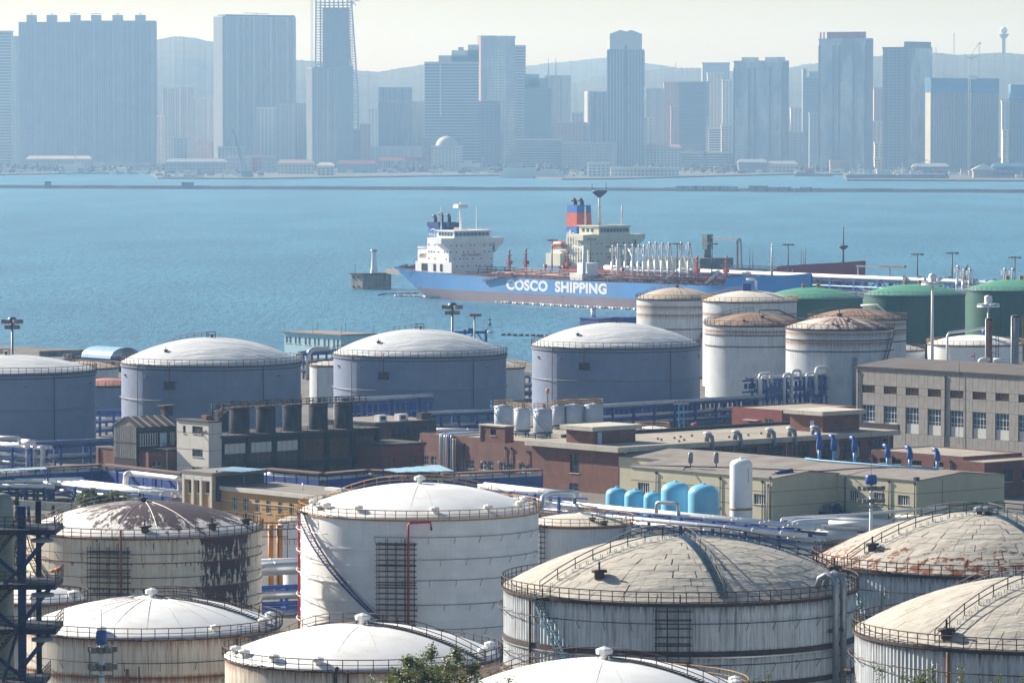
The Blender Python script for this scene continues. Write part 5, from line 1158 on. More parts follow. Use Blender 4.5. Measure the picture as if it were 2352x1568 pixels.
# --- jetty
JY = 63.0
r = thing('jetty_trestle', 'long pipe trestle jetty with a bright white pipeline and blue truss', 'jetty', tuple(SL(0, JY)), SA)
m = MB(); m.box(18, 118, -9, 7, 6.6, 8.2); m.build('loading_platform', MT['dolphin'], r)
m = MB(); m.box(118, 420, -3.4, 3.4, 6.8, 7.8); m.build('walkway_deck', MT['deep_blue'], r)
m = MB(); x = 120
while x < 420:
    for y in (-3, 3): m.beam((x, y, -1.5), (x, y, 12.0), 1.1); m.beam((x, y, -1), (x + 12, y, 6.8), .35); m.beam((x + 12, y, -1), (x, y, 6.8), .35)
    m.beam((x, -3, 12), (x, 3, 12), .8); x += 14
m.build('trestle_leg', MT['blue_steel'], r)
m = MB(); x = 60; f = 0
while x < 420:
    for y in (-3.2, 3.2): m.beam((x, y, 8 if f else 11.4), (x + 5, y, 11.4 if f else 8), .35)
    x += 5; f = 1 - f
for y in (-3.2, 3.2):
    for z in (8.0, 11.6): m.beam((60, y, z), (420, y, z), .55)
m.build('truss', MT['deep_blue'], r)
for i, (y, z, rr, mm) in enumerate(((-1.6, 12.9, .95, 'pipe_white'), (1.2, 12.8, .8, 'pipe_white'), (2.9, 12.4, .4, 'pipe_silver'), (-3.3, 9.4, .3, 'sky_blue_pipe'))):
    m = MB(); m.tube([(48 + i * 6, y, z), (420, y, z)], rr, 10); m.build('pipeline', MT[mm], r)
m = MB(); m.tube([(40, -8.6, 8.4), (118, -8.6, 8.4)], .25, 6)
x = 20
while x < 118: m.beam((x, -8.8, 8.2), (x, -8.8, 9.4), .12); x += 2.5
for z in (8.8, 9.4): m.tube([(18, -8.8, z), (118, -8.8, z)], .07, 4)
m.build('platform_rail', MT['grey_metal'], r)
m = MB()
for x in (-1, 1): m.beam((210 + x * 9, 1.5, 13), (210 + x * 9, 1.5, 17.2), .5)
m.beam((200, 1.5, 17.2), (228, 1.5, 17.4), .7, .5); m.beam((214, 1.5, 17.8), (228, 1.5, 17.9), 1.0, .5); m.build('pipe_portal', MT['grey_metal'], r)
rnd = random.Random(5); m = MB()
for k in range(60): x = rnd.uniform(230, 330); m.cbox((x, rnd.uniform(-4, 4), 12.4), rnd.uniform(.4, 1.4), .7, rnd.uniform(.6, 2.2))
m.build('valve_gear', MT['grey_metal'], r, kind='stuff')
# loading arms, monitors, masts on the jetty
def loading_arm(u, vt, lab, bent):
    x = SLu(u, JY - 3, 16); p = SL(x, JY - 3, 8.2); D = dep(p); zt = H - (vt - VH) * D / F - 8.2; r = thing('loading_arm', lab, 'loading arm', tuple(p), SA, 'white loading arms on the jetty')
    m = MB(); m.tube([(0, 0, 0), (0, 0, zt * .55)], .55, 8); m.build('riser', MT['pipe_white'], r)
    m = MB(); m.tube([(0, 0, zt * .5), (.5, 0, zt), (.9, 0, zt + .1)], .32, 8); m.tube([(.9, .2, zt), (2.0 + bent, .4, zt * .5), (2.2 + bent * 2.2, .4, 1.2)], .26, 6); m.build('boom', MT['pipe_white'], r)
    m = MB(); m.lathe([(0, -.6), (.55, -.3), (.55, .3), (0, .6)], 8, (.6, 0, zt)); m.cbox((-.9, 0, zt - 2.2 - abs(bent) * .3), 1.0, .7, 1.8); m.build('counterweight', MT['pipe_silver'], r)
for i, (u, vt, bt) in enumerate(((1406, 566, .6), (1418, 563, -.8), (1436, 564, 4), (1452, 563, -3.2), (1466, 564, 2.5), (1478, 565, -2.2), (1491, 558, .5), (1505, 558, .4), (1520, 559, .4), (1535, 559, .4), (1563, 558, .5), (1581, 559, .5))):
    loading_arm(u, vt, '%s white loading arm from the left on the jetty' % ORD[i], bt)
for i, (u, vt) in enumerate(((2198, 612), (2212, 620), (2226, 618), (2306, 618), (2324, 618))):
    loading_arm(u, vt, '%s white loading arm from the left behind the green tanks' % ORD[i], .2)
def monitor(u, y, vt, lab):
    x = SLu(u, y, 12); p = SL(x, y, 7.6); zt = H - (vt - VH) * dep(p) / F - 7.6; r = thing('fire_monitor_tower', lab, 'fire monitor', tuple(p), SA, 'red fire monitor towers on the jetty')
    m = MB(); m.beam((-.6, -.6, 0), (-.25, -.25, zt - 2), .28); m.beam((.6, -.6, 0), (.25, -.25, zt - 2), .28); m.beam((0, .7, 0), (0, .25, zt - 2), .28); m.tube([(0, 0, 0), (0, 0, zt - 1.5)], .3, 6); m.build('tower_frame', MT['red_paint'], r)
    m = MB(); m.cbox((0, 0, zt * .45), 1.9, 1.9, 1.5); m.cbox((0, 0, zt - 2.4), 1.6, 1.6, .3); m.build('service_deck', MT['red_paint'], r); m = MB(); m.tube([(0, 0, zt - 1.6), (0, 0, zt - .8), (.9, -.3, zt)], [.4, .45, .3], 8); m.build('nozzle', MT['red_paint'], r)
for u, y, vt, lab in ((1170, 60, 573, 'red fire monitor tower nearest the blue tanker house'), (1208, 60, 571, 'red fire monitor tower left of the first jetty lamp'), (1304, 60, 576, 'red fire monitor tower left of the cream ship house'), (1601, 58, 588, 'red fire monitor tower right of the loading arms'), (1668, 58, 588, 'red fire monitor tower with a box left of the hose crane rest'), (2219, 62, 609, 'red fire monitor tower above the right green tanks')):
    monitor(u, y, vt, lab)
def head(m, z, n, R, arms=True, s=1.0):
    for k in range(n):
        a = 2 * pi * k / n; c = Vector((R * cos(a), R * sin(a), z)); m.beam((0, 0, z), c, .12 * s); m.cbox(c + Vector((0, 0, -.45 * s)), .75 * s, .75 * s, .6 * s, rz=a)
def jetty_mast(u, vt, y, lab):
    x = SLu(u, y, 16); p = SL(x, y, 7.8); zt = H - (vt - VH) * dep(p) / F - 7.8; r = thing('lamp_mast', lab, 'lamp mast', tuple(p), SA, 'dark ring headed lamp masts on the jetty')
    m = MB(); m.tube([(0, 0, 0), (0, 0, zt)], [.34, .2], 8); m.build('pole', MT['dark_metal'], r); m = MB(); head(m, zt - .3, 8, 2.0, s=1.1); m.tube([(1.9 * cos(a * pi / 8), 1.9 * sin(a * pi / 8), zt - .3) for a in range(16)], .16, 5, closed=True); m.build('lamp_ring', MT['lamp_head'], r)
for u, vt, y, lab in ((1268, 549, 68, 'jetty lamp mast left of the cream ship house'), (1356, 546, 60, 'jetty lamp mast in front of the cream ship funnel'), (1555, 557, 60, 'jetty lamp mast among the white loading arms'), (1635, 557, 60, 'jetty lamp mast beside the green hose crane'), (1810, 559, 66, 'jetty lamp mast on the left of the red bow'), (2107, 581, 62, 'lamp mast above the whole green tank'), (2187, 578, 62, 'lamp mast right of the tall white mast head'), (2331, 588, 62, 'rightmost jetty lamp mast over the cut green tank')):
    jetty_mast(u, vt, y, lab)
# --- mooring dolphin and its beacon column
p = P(833, 665, 0); r = thing('mooring_dolphin', 'concrete mooring dolphin standing in the water left of the blue tanker', 'dolphin', tuple(p), -AL)
m = MB(); m.box(-8, 0, 0, 16, -1, 6.4); m.build('block', MT['dolphin'], r); m = MB()
for x in (-7, -3.5): m.box(x, x + .9, -.5, 0, 4.8, 5.6); m.box(x, x + .9, -.5, 0, 1, 1.6)
m.box(-8.6, .5, -.6, 16.6, 6.4, 7.0); m.build('fender', MT['roof_dark'], r); m = MB(); m.beam((-6.5, 1, 7), (-6.5, 1, 11), .2); m.build('marker_post', MT['dark_metal'], r)
m = MB(); m.box(-.5, 60, 13, 15.6, 6.6, 8.6); m.build('walkway_beam', MT['pale_concrete'], r); m = MB()
for k in range(20): m.beam((k * 3, 13, 8.6), (k * 3, 13, 9.6), .1)
m.beam((0, 13, 9.6), (60, 13, 9.6), .1); m.build('walkway_rail', MT['rail_yellow'], r)
c = r.matrix_basis @ Vector((-2.0, 8, 7.0)); r = thing('beacon_column', 'white flared beacon column on the concrete dolphin', 'beacon', tuple(c)); zt = H - (573 - VH) * dep(c) / F - 7
m = MB(); m.lathe([(1.8, 0), (1.25, 2.5), (.95, zt - 1.2), (1.25, zt - .6)], 16); m.build('column', MT['tank_white'], r); m = MB(); m.lathe([(1.5, zt - .6), (1.5, zt), (0, zt)], 16); m.build('lantern_deck', MT['grey_metal'], r)
# --- floating booms and the buoy
def boom(lab, uv, flo, rr=.32):
    m = MB(); pts = []
    for (a, b), (c, d) in zip(uv, uv[1:]):
        n = 24
        for k in range(n): pts.append(P(a + (c - a) * k / n, b + (d - b) * k / n + .35 * sin(k * 1.7), 0) + Vector((0, 0, .15)))
    o = MB(); o.tube(pts, rr, 6); r = o.build('floating_boom', MT['soot']); tag(r, lab, 'boom')
    if flo:
        for i in range(0, len(pts) - 1, 1):
            q = (pts[i] + pts[i + 1]) / 2; m.beam(pts[i] + Vector((0, 0, .25)), q + Vector((0, 0, .25)), .75, .6)
        m.build('boom_float', MT['ship_white'], r, kind='stuff')
boom('black floating boom with white floats along the blue hull', [(908, 680), (960, 681), (1060, 689), (1160, 696), (1300, 704), (1470, 712)], True)
boom('thin dark floating boom on the water right of the buoy', [(1150, 770), (1240, 772), (1320, 777)], False, .5)
boom('short curved boom drifting under the dolphin', [(868, 679), (885, 675), (930, 675), (960, 674)], False, .3)
p = P(1125, 765, 0); r = thing('navigation_buoy', 'dark lattice navigation buoy floating behind the blue gantry', 'buoy', tuple(p))
m = MB(); m.lathe([(0, -.5), (1.15, -.3), (1.15, .8), (0, .85)], 16); m.build('float', MT['tank_white'], r); m = MB()
for k in range(4): a = k * pi / 2 + .4; m.beam((1.0 * cos(a), 1.0 * sin(a), .8), (.35 * cos(a), .35 * sin(a), 3.6), .12)
m.lathe([(.62, 2.6), (.4, 3.8), (.1, 3.9)], 10); m.build('lattice', MT['dark_metal'], r); m = MB(); m.beam((0, 0, 3.6), (0, 0, 6.2), .14); m.cbox((0, 0, 4.4), .8, .8, .5); m.build('lantern', MT['dark_metal'], r)
# ================================================================== BUILDINGS
class G:
    """building on the yard grid; its nearest roof corner is at photo position (uc, vc) and height zt; ul / ur are where its two fronts end"""
    def __init__(s, name, label, cat, uc, vc, zt, ul=None, ur=None, La=None, Lb=None, base=GZ, C=None):
        s.C = C or P(uc, vc, zt); s.h = zt - base; s.base = base
        s.La = La if La is not None else -solve(s.C, GA, ul); s.Lb = Lb if Lb is not None else solve(s.C, GB_, ur)
        s.r = thing(name, label, cat, (s.C.x, s.C.y, base), -AL); s.ops = {'L': [], 'R': []}; s.cache = {}
    def pix(s, face, u, v):
        d = ray(u, v); n = -GB_ if face == 'L' else GA; o = Vector((0, 0, H)); t = (s.C - o).dot(n) / d.dot(n); p = o + d * t
        return (p - s.C).dot(GA if face == 'L' else GB_), p.z - s.base
    def op(s, face, u0, u1, v0, v1, kind=None, **kw):
        um, vm = (u0 + u1) / 2, (v0 + v1) / 2
        a, b = s.pix(face, u0, vm)[0], s.pix(face, u1, vm)[0]; z1, z0 = s.pix(face, um, v0)[1], s.pix(face, um, v1)[1]
        s.opm(face, a, b, max(.05, z0), min(s.h - .1, z1), kind, **kw)
    def opm(s, face, a, b, z0, z1, kind=None, **kw):
        if z1 - z0 > .2: s.ops[face].append((min(a, b), max(a, b), z0, z1, kind or {}, kw))
    def walls(s, m, rec=.22, panels=None):
        b = MB(); La, Lb, h = s.La, s.Lb, s.h
        for face in 'LR':
            S0, S1 = (-La, 0) if face == 'L' else (0, Lb); ops = s.ops[face]
            mp = (lambda q, z, d: (q, d, z)) if face == 'L' else (lambda q, z, d: (-d, q, z))
            xs = sorted({S0, S1} | {x for o in ops for x in o[:2] if S0 < x < S1}); zs = sorted({0, h} | {z for o in ops for z in o[2:4]})
            for x0, x1 in zip(xs, xs[1:]):
                for z0, z1 in zip(zs, zs[1:]):
                    xm, zm = (x0 + x1) / 2, (z0 + z1) / 2
                    if any(o[0] < xm < o[1] and o[2] < zm < o[3] for o in ops): continue
                    b.quad(mp(x0, z0, 0), mp(x1, z0, 0), mp(x1, z1, 0), mp(x0, z1, 0))
            for o in ops:
                x0, x1, z0, z1 = max(o[0], S0), min(o[1], S1), o[2], o[3]
                for p, q in (((x0, z0), (x1, z0)), ((x1, z0), (x1, z1)), ((x1, z1), (x0, z1)), ((x0, z1), (x0, z0))):
                    b.quad(mp(p[0], p[1], 0), mp(p[0], p[1], rec + .12), mp(q[0], q[1], rec + .12), mp(q[0], q[1], 0))
        b.quad((-La, Lb, 0), (-La, 0, 0), (-La, 0, h), (-La, Lb, h)); b.quad((0, Lb, 0), (-La, Lb, 0), (-La, Lb, h), (0, Lb, h)); b.quad((-La, 0, h - .02), (0, 0, h - .02), (0, Lb, h - .02), (-La, Lb, h - .02))
        b.build('wall', m, s.r)
        for face in 'LR':
            for o in s.ops[face]: s.window(face, o, rec)
        return s
    def window(s, face, o, rec):
        a, b_, z0, z1, kind, kw = o; w, hh = round(b_ - a, 1), round(z1 - z0, 1); key = (face, w, hh, str(sorted(kind.items(), key=str)))
        nx, nz = kind.get('nx', 2), kind.get('nz', 2); fr = kind.get('fr', 'frame_white'); gl = kind.get('gl', 'glass'); nm = kind.get('name', 'window'); t = kind.get('t', .09)
        if key not in s.cache:
            f = MB(); W, Hh = b_ - a, z1 - z0
            for k in range(nx + 1): x = -W / 2 + W * k / nx; f.box(x - t / 2, x + t / 2, -.04, .05, -Hh / 2, Hh / 2)
            for k in range(nz + 1): z = -Hh / 2 + Hh * k / nz; f.box(-W / 2, W / 2, -.05, .04, z - t / 2, z + t / 2)
            g_ = MB(); g_.quad((-W / 2, .07, -Hh / 2), (W / 2, .07, -Hh / 2), (W / 2, .07, Hh / 2), (-W / 2, .07, Hh / 2))
            bd = None
            if 'board' in kind:
                lo, hi = kind['board']; bd = MB(); n = kind.get('nb', 1)
                for k in range(n): bd.box(-W / 2 + W * k / n + .05, -W / 2 + W * (k + 1) / n - .05, -.1, .02, -Hh / 2 + Hh * lo, -Hh / 2 + Hh * hi)
            sl_ = MB(); sl_.box(-W / 2 - .08, W / 2 + .08, -rec - .12, .06, -Hh / 2 - .1, -Hh / 2 + .02) if kind.get('sill', True) else None
            s.cache[key] = (f.mesh('window_frame', MT[fr]), g_.mesh('pane', MT[gl]), bd.mesh('board', MT['board_white']) if bd else None, sl_.mesh('sill', MT[kind.get('sm', 'pale_concrete')]) if kind.get('sill', True) else None)
        f, g_, bd, sl_ = s.cache[key]; c, z = (a + b_) / 2, (z0 + z1) / 2
        o_ = link(nm, f, s.r, (c, rec, z) if face == 'L' else (-rec, c, z), 0 if face == 'L' else pi / 2); link('pane', g_, o_)
        if bd: link('board', bd, o_)
        if sl_: link('sill', sl_, o_)
    def slab(s, m, over=.0, th=.3, up=0.0, name='roof', mt=None):
        b = MB(); b.box(-s.La - over, over, -over, s.Lb + over, s.h + up, s.h + up + th); o = b.build(name, m, s.r)
        if mt: b = MB(); b.box(-s.La - over + .25, over - .25, -over + .25, s.Lb + over - .25, s.h + up + th, s.h + up + th + .02); b.build('roof_surface', mt, s.r)
        return o
    def parapet(s, m, hh=.6, t=.3, name='parapet'):
        b = MB(); La, Lb, h = s.La, s.Lb, s.h
        b.box(-La, 0, 0, t, h, h + hh); b.box(-La, 0, Lb - t, Lb, h, h + hh); b.box(-La, -La + t, t, Lb - t, h, h + hh); b.box(-t, 0, t, Lb - t, h, h + hh); return b.build(name, m, s.r)
    def gable(s, m, mw, rise, y0=0.0, y1=None, over=.3, th=.14, off=0.0):
        y1 = s.Lb if y1 is None else y1; ym = y0 + (y1 - y0) * (.5 + off); h = s.h; x0, x1 = -s.La - over, over; b = MB()
        b.add([(x0, y0 - over, h - .02), (x1, y0 - over, h - .02), (x1, ym, h + rise), (x0, ym, h + rise), (x1, y1 + over, h - .02), (x0, y1 + over, h - .02)] + [(x0, y0 - over, h + th), (x1, y0 - over, h + th), (x1, ym, h + rise + th), (x0, ym, h + rise + th), (x1, y1 + over, h + th), (x0, y1 + over, h + th)],
              [(6, 7, 8, 9), (9, 8, 10, 11), (0, 1, 7, 6), (1, 2, 8, 7), (2, 4, 10, 8), (4, 5, 11, 10), (5, 3, 9, 11), (3, 0, 6, 9)]); b.build('roof', m, s.r)
        for x in (0, -s.La): b = MB(); b.add([(x, y0, h), (x, y1, h), (x, ym, h + rise)], [(0, 1, 2)]); b.build('gable_wall', mw, s.r)
    def pipe(s, face, q, z0, z1, m, r=.09, out=.15, name='drain_pipe'):
        b = MB(); f = (lambda z: (q, -out, z)) if face == 'L' else (lambda z: (out, q, z)); b.tube([f(z0), f(z1)], r, 6)
        b.cbox(Vector(f(z1)) - Vector((0, 0, .2)), .32, .32, .4); return b.build(name, m, s.r)
    def P(s, x, y, z): return s.r.matrix_basis @ Vector((x, y, z))
bpy.context.view_layer.update()
# --- big grey factory at right
A0 = P(1967, 841.5, 20.4); L = 62.0; C = A0 + GA * L
B = G('factory_building', 'big grey concrete panel factory with two rows of windows at right', 'factory', 0, 0, 20.4, La=L, Lb=25, C=C)
tall = dict(nx=4, nz=4, fr='frame_white', gl='glass_blue', board=(0, .38), nb=1, sill=False, t=.10); low_ = dict(nx=5, nz=1, fr='frame_dark', gl='louver', sm='pale_concrete', t=.05)
st = 6.55; x0 = -L + 1.85; cols = [x0 + k * st for k in range(9)]; zs = [0, 2.75, 8.3, 10.85, 12.55, B.h]
for x in cols:
    B.opm('L', x, x + 3.85, B.h - 13.6, B.h - 8.1, tall); B.opm('L', x, x + 3.85, B.h - 5.55, B.h - 3.85, low_)
B.walls(MT['joint_dark'], .3)
xs = [-L] + [q for x in cols for q in (x, x + 3.85)] + [0]; zz = [0, B.h - 13.6, B.h - 8.1, B.h - 5.55, B.h - 3.85, B.h]; cache = {}
for xa, xb in zip(xs, xs[1:]):
    for za, zb in zip(zz, zz[1:]):
        if any(abs(o[0] - xa) < .01 and abs(o[2] - za) < .01 for o in B.ops['L']): continue
        key = (round(xb - xa, 2), round(zb - za, 2), random.randint(0, 2))
        if key not in cache:
            m = MB(); d = .06 + .012 * key[2]; m.box(.035, xb - xa - .035, -d, .02, .035, zb - za - .035); cache[key] = m.mesh('wall_panel', MT['grey_panel'])
        link('wall_panel', cache[key], B.r, (xa, 0, za))
B.gable(MT['roof_brown'], MT['grey_panel'], 1.4, over=.25)
m = MB(); m.box(-L - .3, .3, -.35, -.12, B.h - .35, B.h + .16); m.build('eave_board', MT['roof_dark'], B.r)
for q in (-L + .8, -L + 26.7, -L + 50): B.pipe('L', q, 0, B.h - 1.0, MT['dark_rust'], .13, .22)
m = MB(); m.beam((-L + 31, -.4, B.h - 15), (-L + 31, -.4, B.h + 2.2), .07); m.build('lightning_rod', MT['dark_metal'], B.r)
# --- cream L shaped building
W_ = G('cream_hall', 'cream rendered hall with shallow gables and barred windows behind the blue vessels', 'hall', 1775, 1100, 11.2, 1449, 1938)
bar = dict(nx=5, nz=1, fr='frame_white', gl='glass', t=.12, sm='cream')
for u0, u1, v0, v1 in ((1731, 1757, 1134, 1158), (1465, 1491, 1108, 1131), (1560, 1586, 1117, 1140)): W_.op('L', u0, u1, v0, v1, bar)
W_.walls(MT['cream']); W_.gable(MT['roof_grey'], MT['cream'], .9, over=.2)
m = MB()
for z in (2.4, 4.9): m.box(.0, .03, 0, W_.Lb, z, z + .07); m.box(-W_.La, 0, -.03, 0, z, z + .07)
m.build('wall_joint', MT['joint_dark'], W_.r)
for u in (1508, 1655, 1700, 1752): q = W_.pix('L', u, 1120)[0]; W_.pipe('L', q, 0, W_.h - .6, MT['dark_metal'], .09)
W_.pipe('L', -.5, 0, W_.h + .2, MT['dark_metal'], .08); W_.pipe('L', -1.2, 0, W_.h - 1, MT['pale_concrete'], .12)
W2 = G('cream_hall', 'projecting gabled wing of the cream hall behind the blue capped lamp mast', 'hall', 2107, 1105, 11.2, 1940, 2307); W2.La = 78
for u0, u1, v0, v1 in ((1951, 1975, 1126.6, 1151), (2006, 2032, 1131, 1155), (2062, 2089, 1137, 1160)): W2.op('L', u0, u1, v0, v1, bar)
W2.walls(MT['cream']); W2.gable(MT['roof_grey'], MT['cream'], 1.0, over=.2)
m = MB(); m.box(0, .03, 6.2, 6.28, 0, W2.h)
for z in (2.6, 5.0): m.box(.0, .03, 0, W2.Lb, z, z + .07); m.box(-20, 0, -.03, 0, z, z + .07)
m.build('wall_joint', MT['joint_dark'], W2.r)
for u in (1942, 2043, 2102): q = W2.pix('L', u, 1120)[0]; W2.pipe('L', q, 0, W2.h - .4, MT['dark_metal'], .1)
m = MB(); m.cbox((-.4, .2, W2.h + .2), .6, .9, .5); m.build('wall_lamp', MT['dark_metal'], W2.r)
# blue snorkel vents in a row on the cream roof
for i, (u, vb, vt) in enumerate(((1882, 1056, 996), (1915, 1058, 1000), (1963, 1061, 1004), (2039, 1069, 1022), (2090, 1072, 1026), (2153, 1076, 1031))):
    p = P(u, vb, 12.0); z = H - (vt - VH) * dep(p) / F - 12.0; r = thing('snorkel_vent', '%s blue snorkel vent from the left on the cream hall roof' % ORD[i], 'vent', tuple(p), -AL, 'blue snorkel vents on the cream roof')
    m = MB(); m.tube([(0, 0, -.6), (0, 0, z * .42)], .3, 10); m.build('stem', MT['sky_blue_pipe'], r)
    m = MB(); m.tube([(0, 0, z * .40), (0, 0, z * .45), (0, 0, z - 1.2), (0, 0, z - .6), (-.35, 0, z - .1), (-1.0, 0, z)], [.35, .56, .56, .42, .40, .38], 10); m.build('hood', MT['vent_blue'], r)
def along(uvs, z): return [P(u, v, z) for u, v in uvs]
r = MB(); r.tube(along(((1850, 1052), (1882, 1056.5), (2039, 1069), (2153, 1077)), 12.5), .16, 6); o = r.build('roof_pipe', MT['sky_blue_pipe']); tag(o, 'light blue pipe running along the foot of the snorkel vents', 'pipe')
r = MB(); r.tube(along(((1449, 1067), (1560, 1070), (1668, 1073), (1775, 1077), (1880, 1082), (2000, 1073), (2120, 1075)), 12.2), .11, 6); o = r.build('roof_pipe', MT['dark_metal']); tag(o, 'thin dark pipe on stubs crossing the cream hall roof', 'pipe')
for i, (u, v, lab) in enumerate(((1586, 1066, 'grey cylindrical silencer above the left part of the cream hall'), (1645, 1066, 'grey cylindrical silencer next to the white vertical tank'), (1880, 1023, 'small grey silencer between the first blue snorkel vents'), (1923, 1030, 'small grey silencer right of the second snorkel vent'), (1968, 1032, 'small grey silencer right of the third snorkel vent'))):
    p = P(u, v + (10 if i < 2 else 30), 11.6); r = thing('silencer', lab, 'silencer', tuple(p), -AL); m = MB(); m.tube([(0, 0, .2), (0, 0, 1.0)], .12, 6); m.build('neck', MT['dark_metal'], r); m = MB(); m.lathe([(.1, .9), (.45, 1.1), (.45, 2.7), (.3, 2.9), (0, 2.95)], 12); m.build('body', MT['grey_metal'], r)
    if i < 2: m = MB(); m.tube([(0, 0, .3), (-.3, -.9, .3), (-.5, -1.4, -.2), (-.5, -1.4, -5)], .16, 6); m.build('exhaust_pipe', MT['dark_metal'], r)
p = P(1800, 1094, 11.3); r = thing('silencer', 'dark horizontal cylinder lying at the front corner of the cream roof', 'silencer', tuple(p)); m = MB(); m.tube([(-1.4, 0, .5), (1.6, .8, .9)], .48, 12); m.build('body', MT['deep_blue'], r); m = MB(); m.tube([(-1.4, 0, .5), (-2.4, -.2, .3), (-2.6, -.3, -7)], .1, 6); m.build('pipe', MT['dark_metal'], r)
# --- brick building with overhanging flat roof
K = G('brick_building', 'two storey brick building with a wide pale flat roof slab and two roof rooms', 'brick building', 1420, 1038, 12.0, 1222, 2052)
bigw = dict(nx=4, nz=3, fr='frame_dark', gl='glass', t=.12, sm='pale_concrete')
K.op('L', 1309, 1330, 1041, 1086, dict(nx=2, nz=3, fr='frame_dark', t=.1)); K.op('L', 1308, 1329, 1109, 1132, dict(nx=2, nz=2, fr='frame_dark', t=.1))
q = 3.0
while q < K.Lb - 5: K.opm('R', q, q + 4.7, K.h - 4.3, K.h - .7, bigw); K.opm('R', q, q + 4.7, .9, 2.9, bigw); q += 6.9
K.walls(MT['brick']); K.slab(MT['pale_concrete'], 1.0, .95, 0, 'roof_slab', MT['roof_pale'])
q = 1.6
while q < K.Lb: K.pipe('R', q, 0, K.h - .2, MT['pale_concrete'], .1); q += 13.8
m = MB(); m.box(-K.La - .9, .9, K.Lb + .4, K.Lb + .9, K.h + .95, K.h + 2.0); m.box(-K.La - .9, -K.La - .4, 8, K.Lb, K.h + .95, K.h + 1.6); m.build('roof_kerb', MT['roof_dark'], K.r)
def room(par, x0, x1, y0, y1, hh, door):
    z = par.h + .97; m = MB(); m.box(x0, x1, y0, y1, z, z + hh); o = m.build('roof_room', MT['brick'], par.r); m = MB(); m.box(x0 - .9, x1 + .9, y0 - .9, y1 + .9, z + hh, z + hh + .8); m.build('room_slab', MT['pale_concrete'], o)
    m = MB(); m.box(x1, x1 + .06, y0 + 1.2, y0 + 2.2, z, z + 2.2) if door == 'R' else m.box(x1 - 3.4, x1 - 2.3, y0 - .06, y0, z, z + 2.2); m.build('door', MT['blue_sheet'], o)
    m = MB(); m.box(x1, x1 + .05, y1 - 4, y1 - 1.6, z + .6, z + 2.4); m.build('room_window', MT['louver'], o)
room(K, -15.5, -8, 0.8, 11.5, 2.5, 'R'); room(K, -12.5, -3.4, K.Lb - 16, K.Lb - 6, 3.3, 'L')
m = MB(); rnd = random.Random(9)
for k in range(16): m.cbox((rnd.uniform(-12, -1), rnd.uniform(14, K.Lb - 18), K.h + .97), .3, .3, .4)
m.build('roof_stub', MT['brick'], K.r, kind='stuff')
for i, (u, v, lab) in enumerate(((1767, 1018, 'first gooseneck roof fan from the left on the brick roof edge'), (1625, 1008, 'second gooseneck roof fan, left of the white vertical tank top'), (1690, 1010, 'third gooseneck roof fan, above the white vertical tank'), (1815, 1005, 'fourth gooseneck roof fan from the left on the brick roof edge'), (1870, 1000, 'gooseneck roof fan next to the first blue snorkel vent'))):
    q = solve(K.C, GB_, u); p = K.P(.6, q, K.h + .95); r = thing('roof_fan', lab, 'roof fan', tuple(p), -AL); m = MB(); m.tube([(-.8, 0, 0), (-.8, 0, .9), (-.4, 0, 1.3), (.5, 0, .9), (.8, 0, -.2), (.8, 0, -1.5)], [.45, .45, .5, .5, .4, .35], 10); m.build('duct', MT['grey_metal'], r); m = MB(); m.lathe([(.3, 1.4), (.85, 1.5), (.8, 1.7), (0, 1.9)], 12, (-.6, 0, 0)); m.build('cap', MT['pipe_white'], r)
# --- low brick range left of it
Q = G('brick_building', 'long low pinkish brick range carrying the white silos on its roof', 'brick building', 1226, 1019, 11.0, 964, None, Lb=34)
pw = dict(nx=2, nz=2, fr='frame_white', gl='glass_blue', t=.1)
for a, b, c, d in ((690, 747, 605, 702), (770, 830, 610, 705), (1105, 1160, 645, 737), (1180, 1240, 650, 745), (1305, 1372, 660, 757), (1393, 1452, 668, 765), (1518, 1582, 680, 768), (1600, 1662, 690, 775), (1730, 1792, 692, 782), (1815, 1862, 700, 785)):
    f = .2296 / 1.08844; Q.op('L', 826.9 + a * f, 826.9 + b * f, 918.7 + c * f, 918.7 + d * f, pw)
Q.walls(MT['brick_pink']); Q.parapet(MT['brick_pink'], .35); Q.slab(MT['roof_pale'], -.3, .1)
for u in (967, 1066, 1161, 1175): Q.pipe('L', Q.pix('L', u, 1040)[0], 0, Q.h - 1.2, MT['pale_concrete'] if u < 1000 else MT['dark_metal'], .08)
m = MB()
for u in (1110, 1150, 1195, 1218): q, z = Q.pix('L', u, 1062); m.cbox((q, -.35, z), .3, .5, .35)
m.build('wall_lamp', MT['frame_white'], Q.r)
r = thing('pipe_bundle', 'bundle of white and blue pipes bending down the pinkish brick wall', 'pipes', tuple(Q.P(0, 0, 0)), -AL)
for k, u in enumerate((1016, 1020, 1026, 1031, 1036, 1041, 1046, 1052)):
    q = Q.pix('L', u, 1040)[0]; z = Q.h + .3 - (.9 if k > 5 else 0); m = MB(); m.tube([(q, 8 if k < 6 else -.5, z + .3), (q, .2 if k < 6 else -.6, z + .3), (q, -.5, z), (q, -.6, z - .6), (q, -.6, .2)], .16, 6); m.build('pipe', MT[('pipe_white', 'sky_blue_pipe', 'pipe_silver', 'pipe_white', 'vent_blue', 'pipe_silver', 'pipe_white', 'grey_metal')[k]], r)
R3 = G('brick_building', 'small brown brick room on the roof of the pinkish range', 'roof room', 1160, 981, 14.2, 1102, 1180, base=11.1)
R3.op('L', 1126, 1139, 985, 1000, dict(nx=1, nz=1, fr='frame_dark')); R3.walls(MT['brick']); R3.slab(MT['pale_concrete'], .2, .25); R3.pipe('L', -R3.La + .3, 0, R3.h - .3, MT['pale_concrete'], .12)
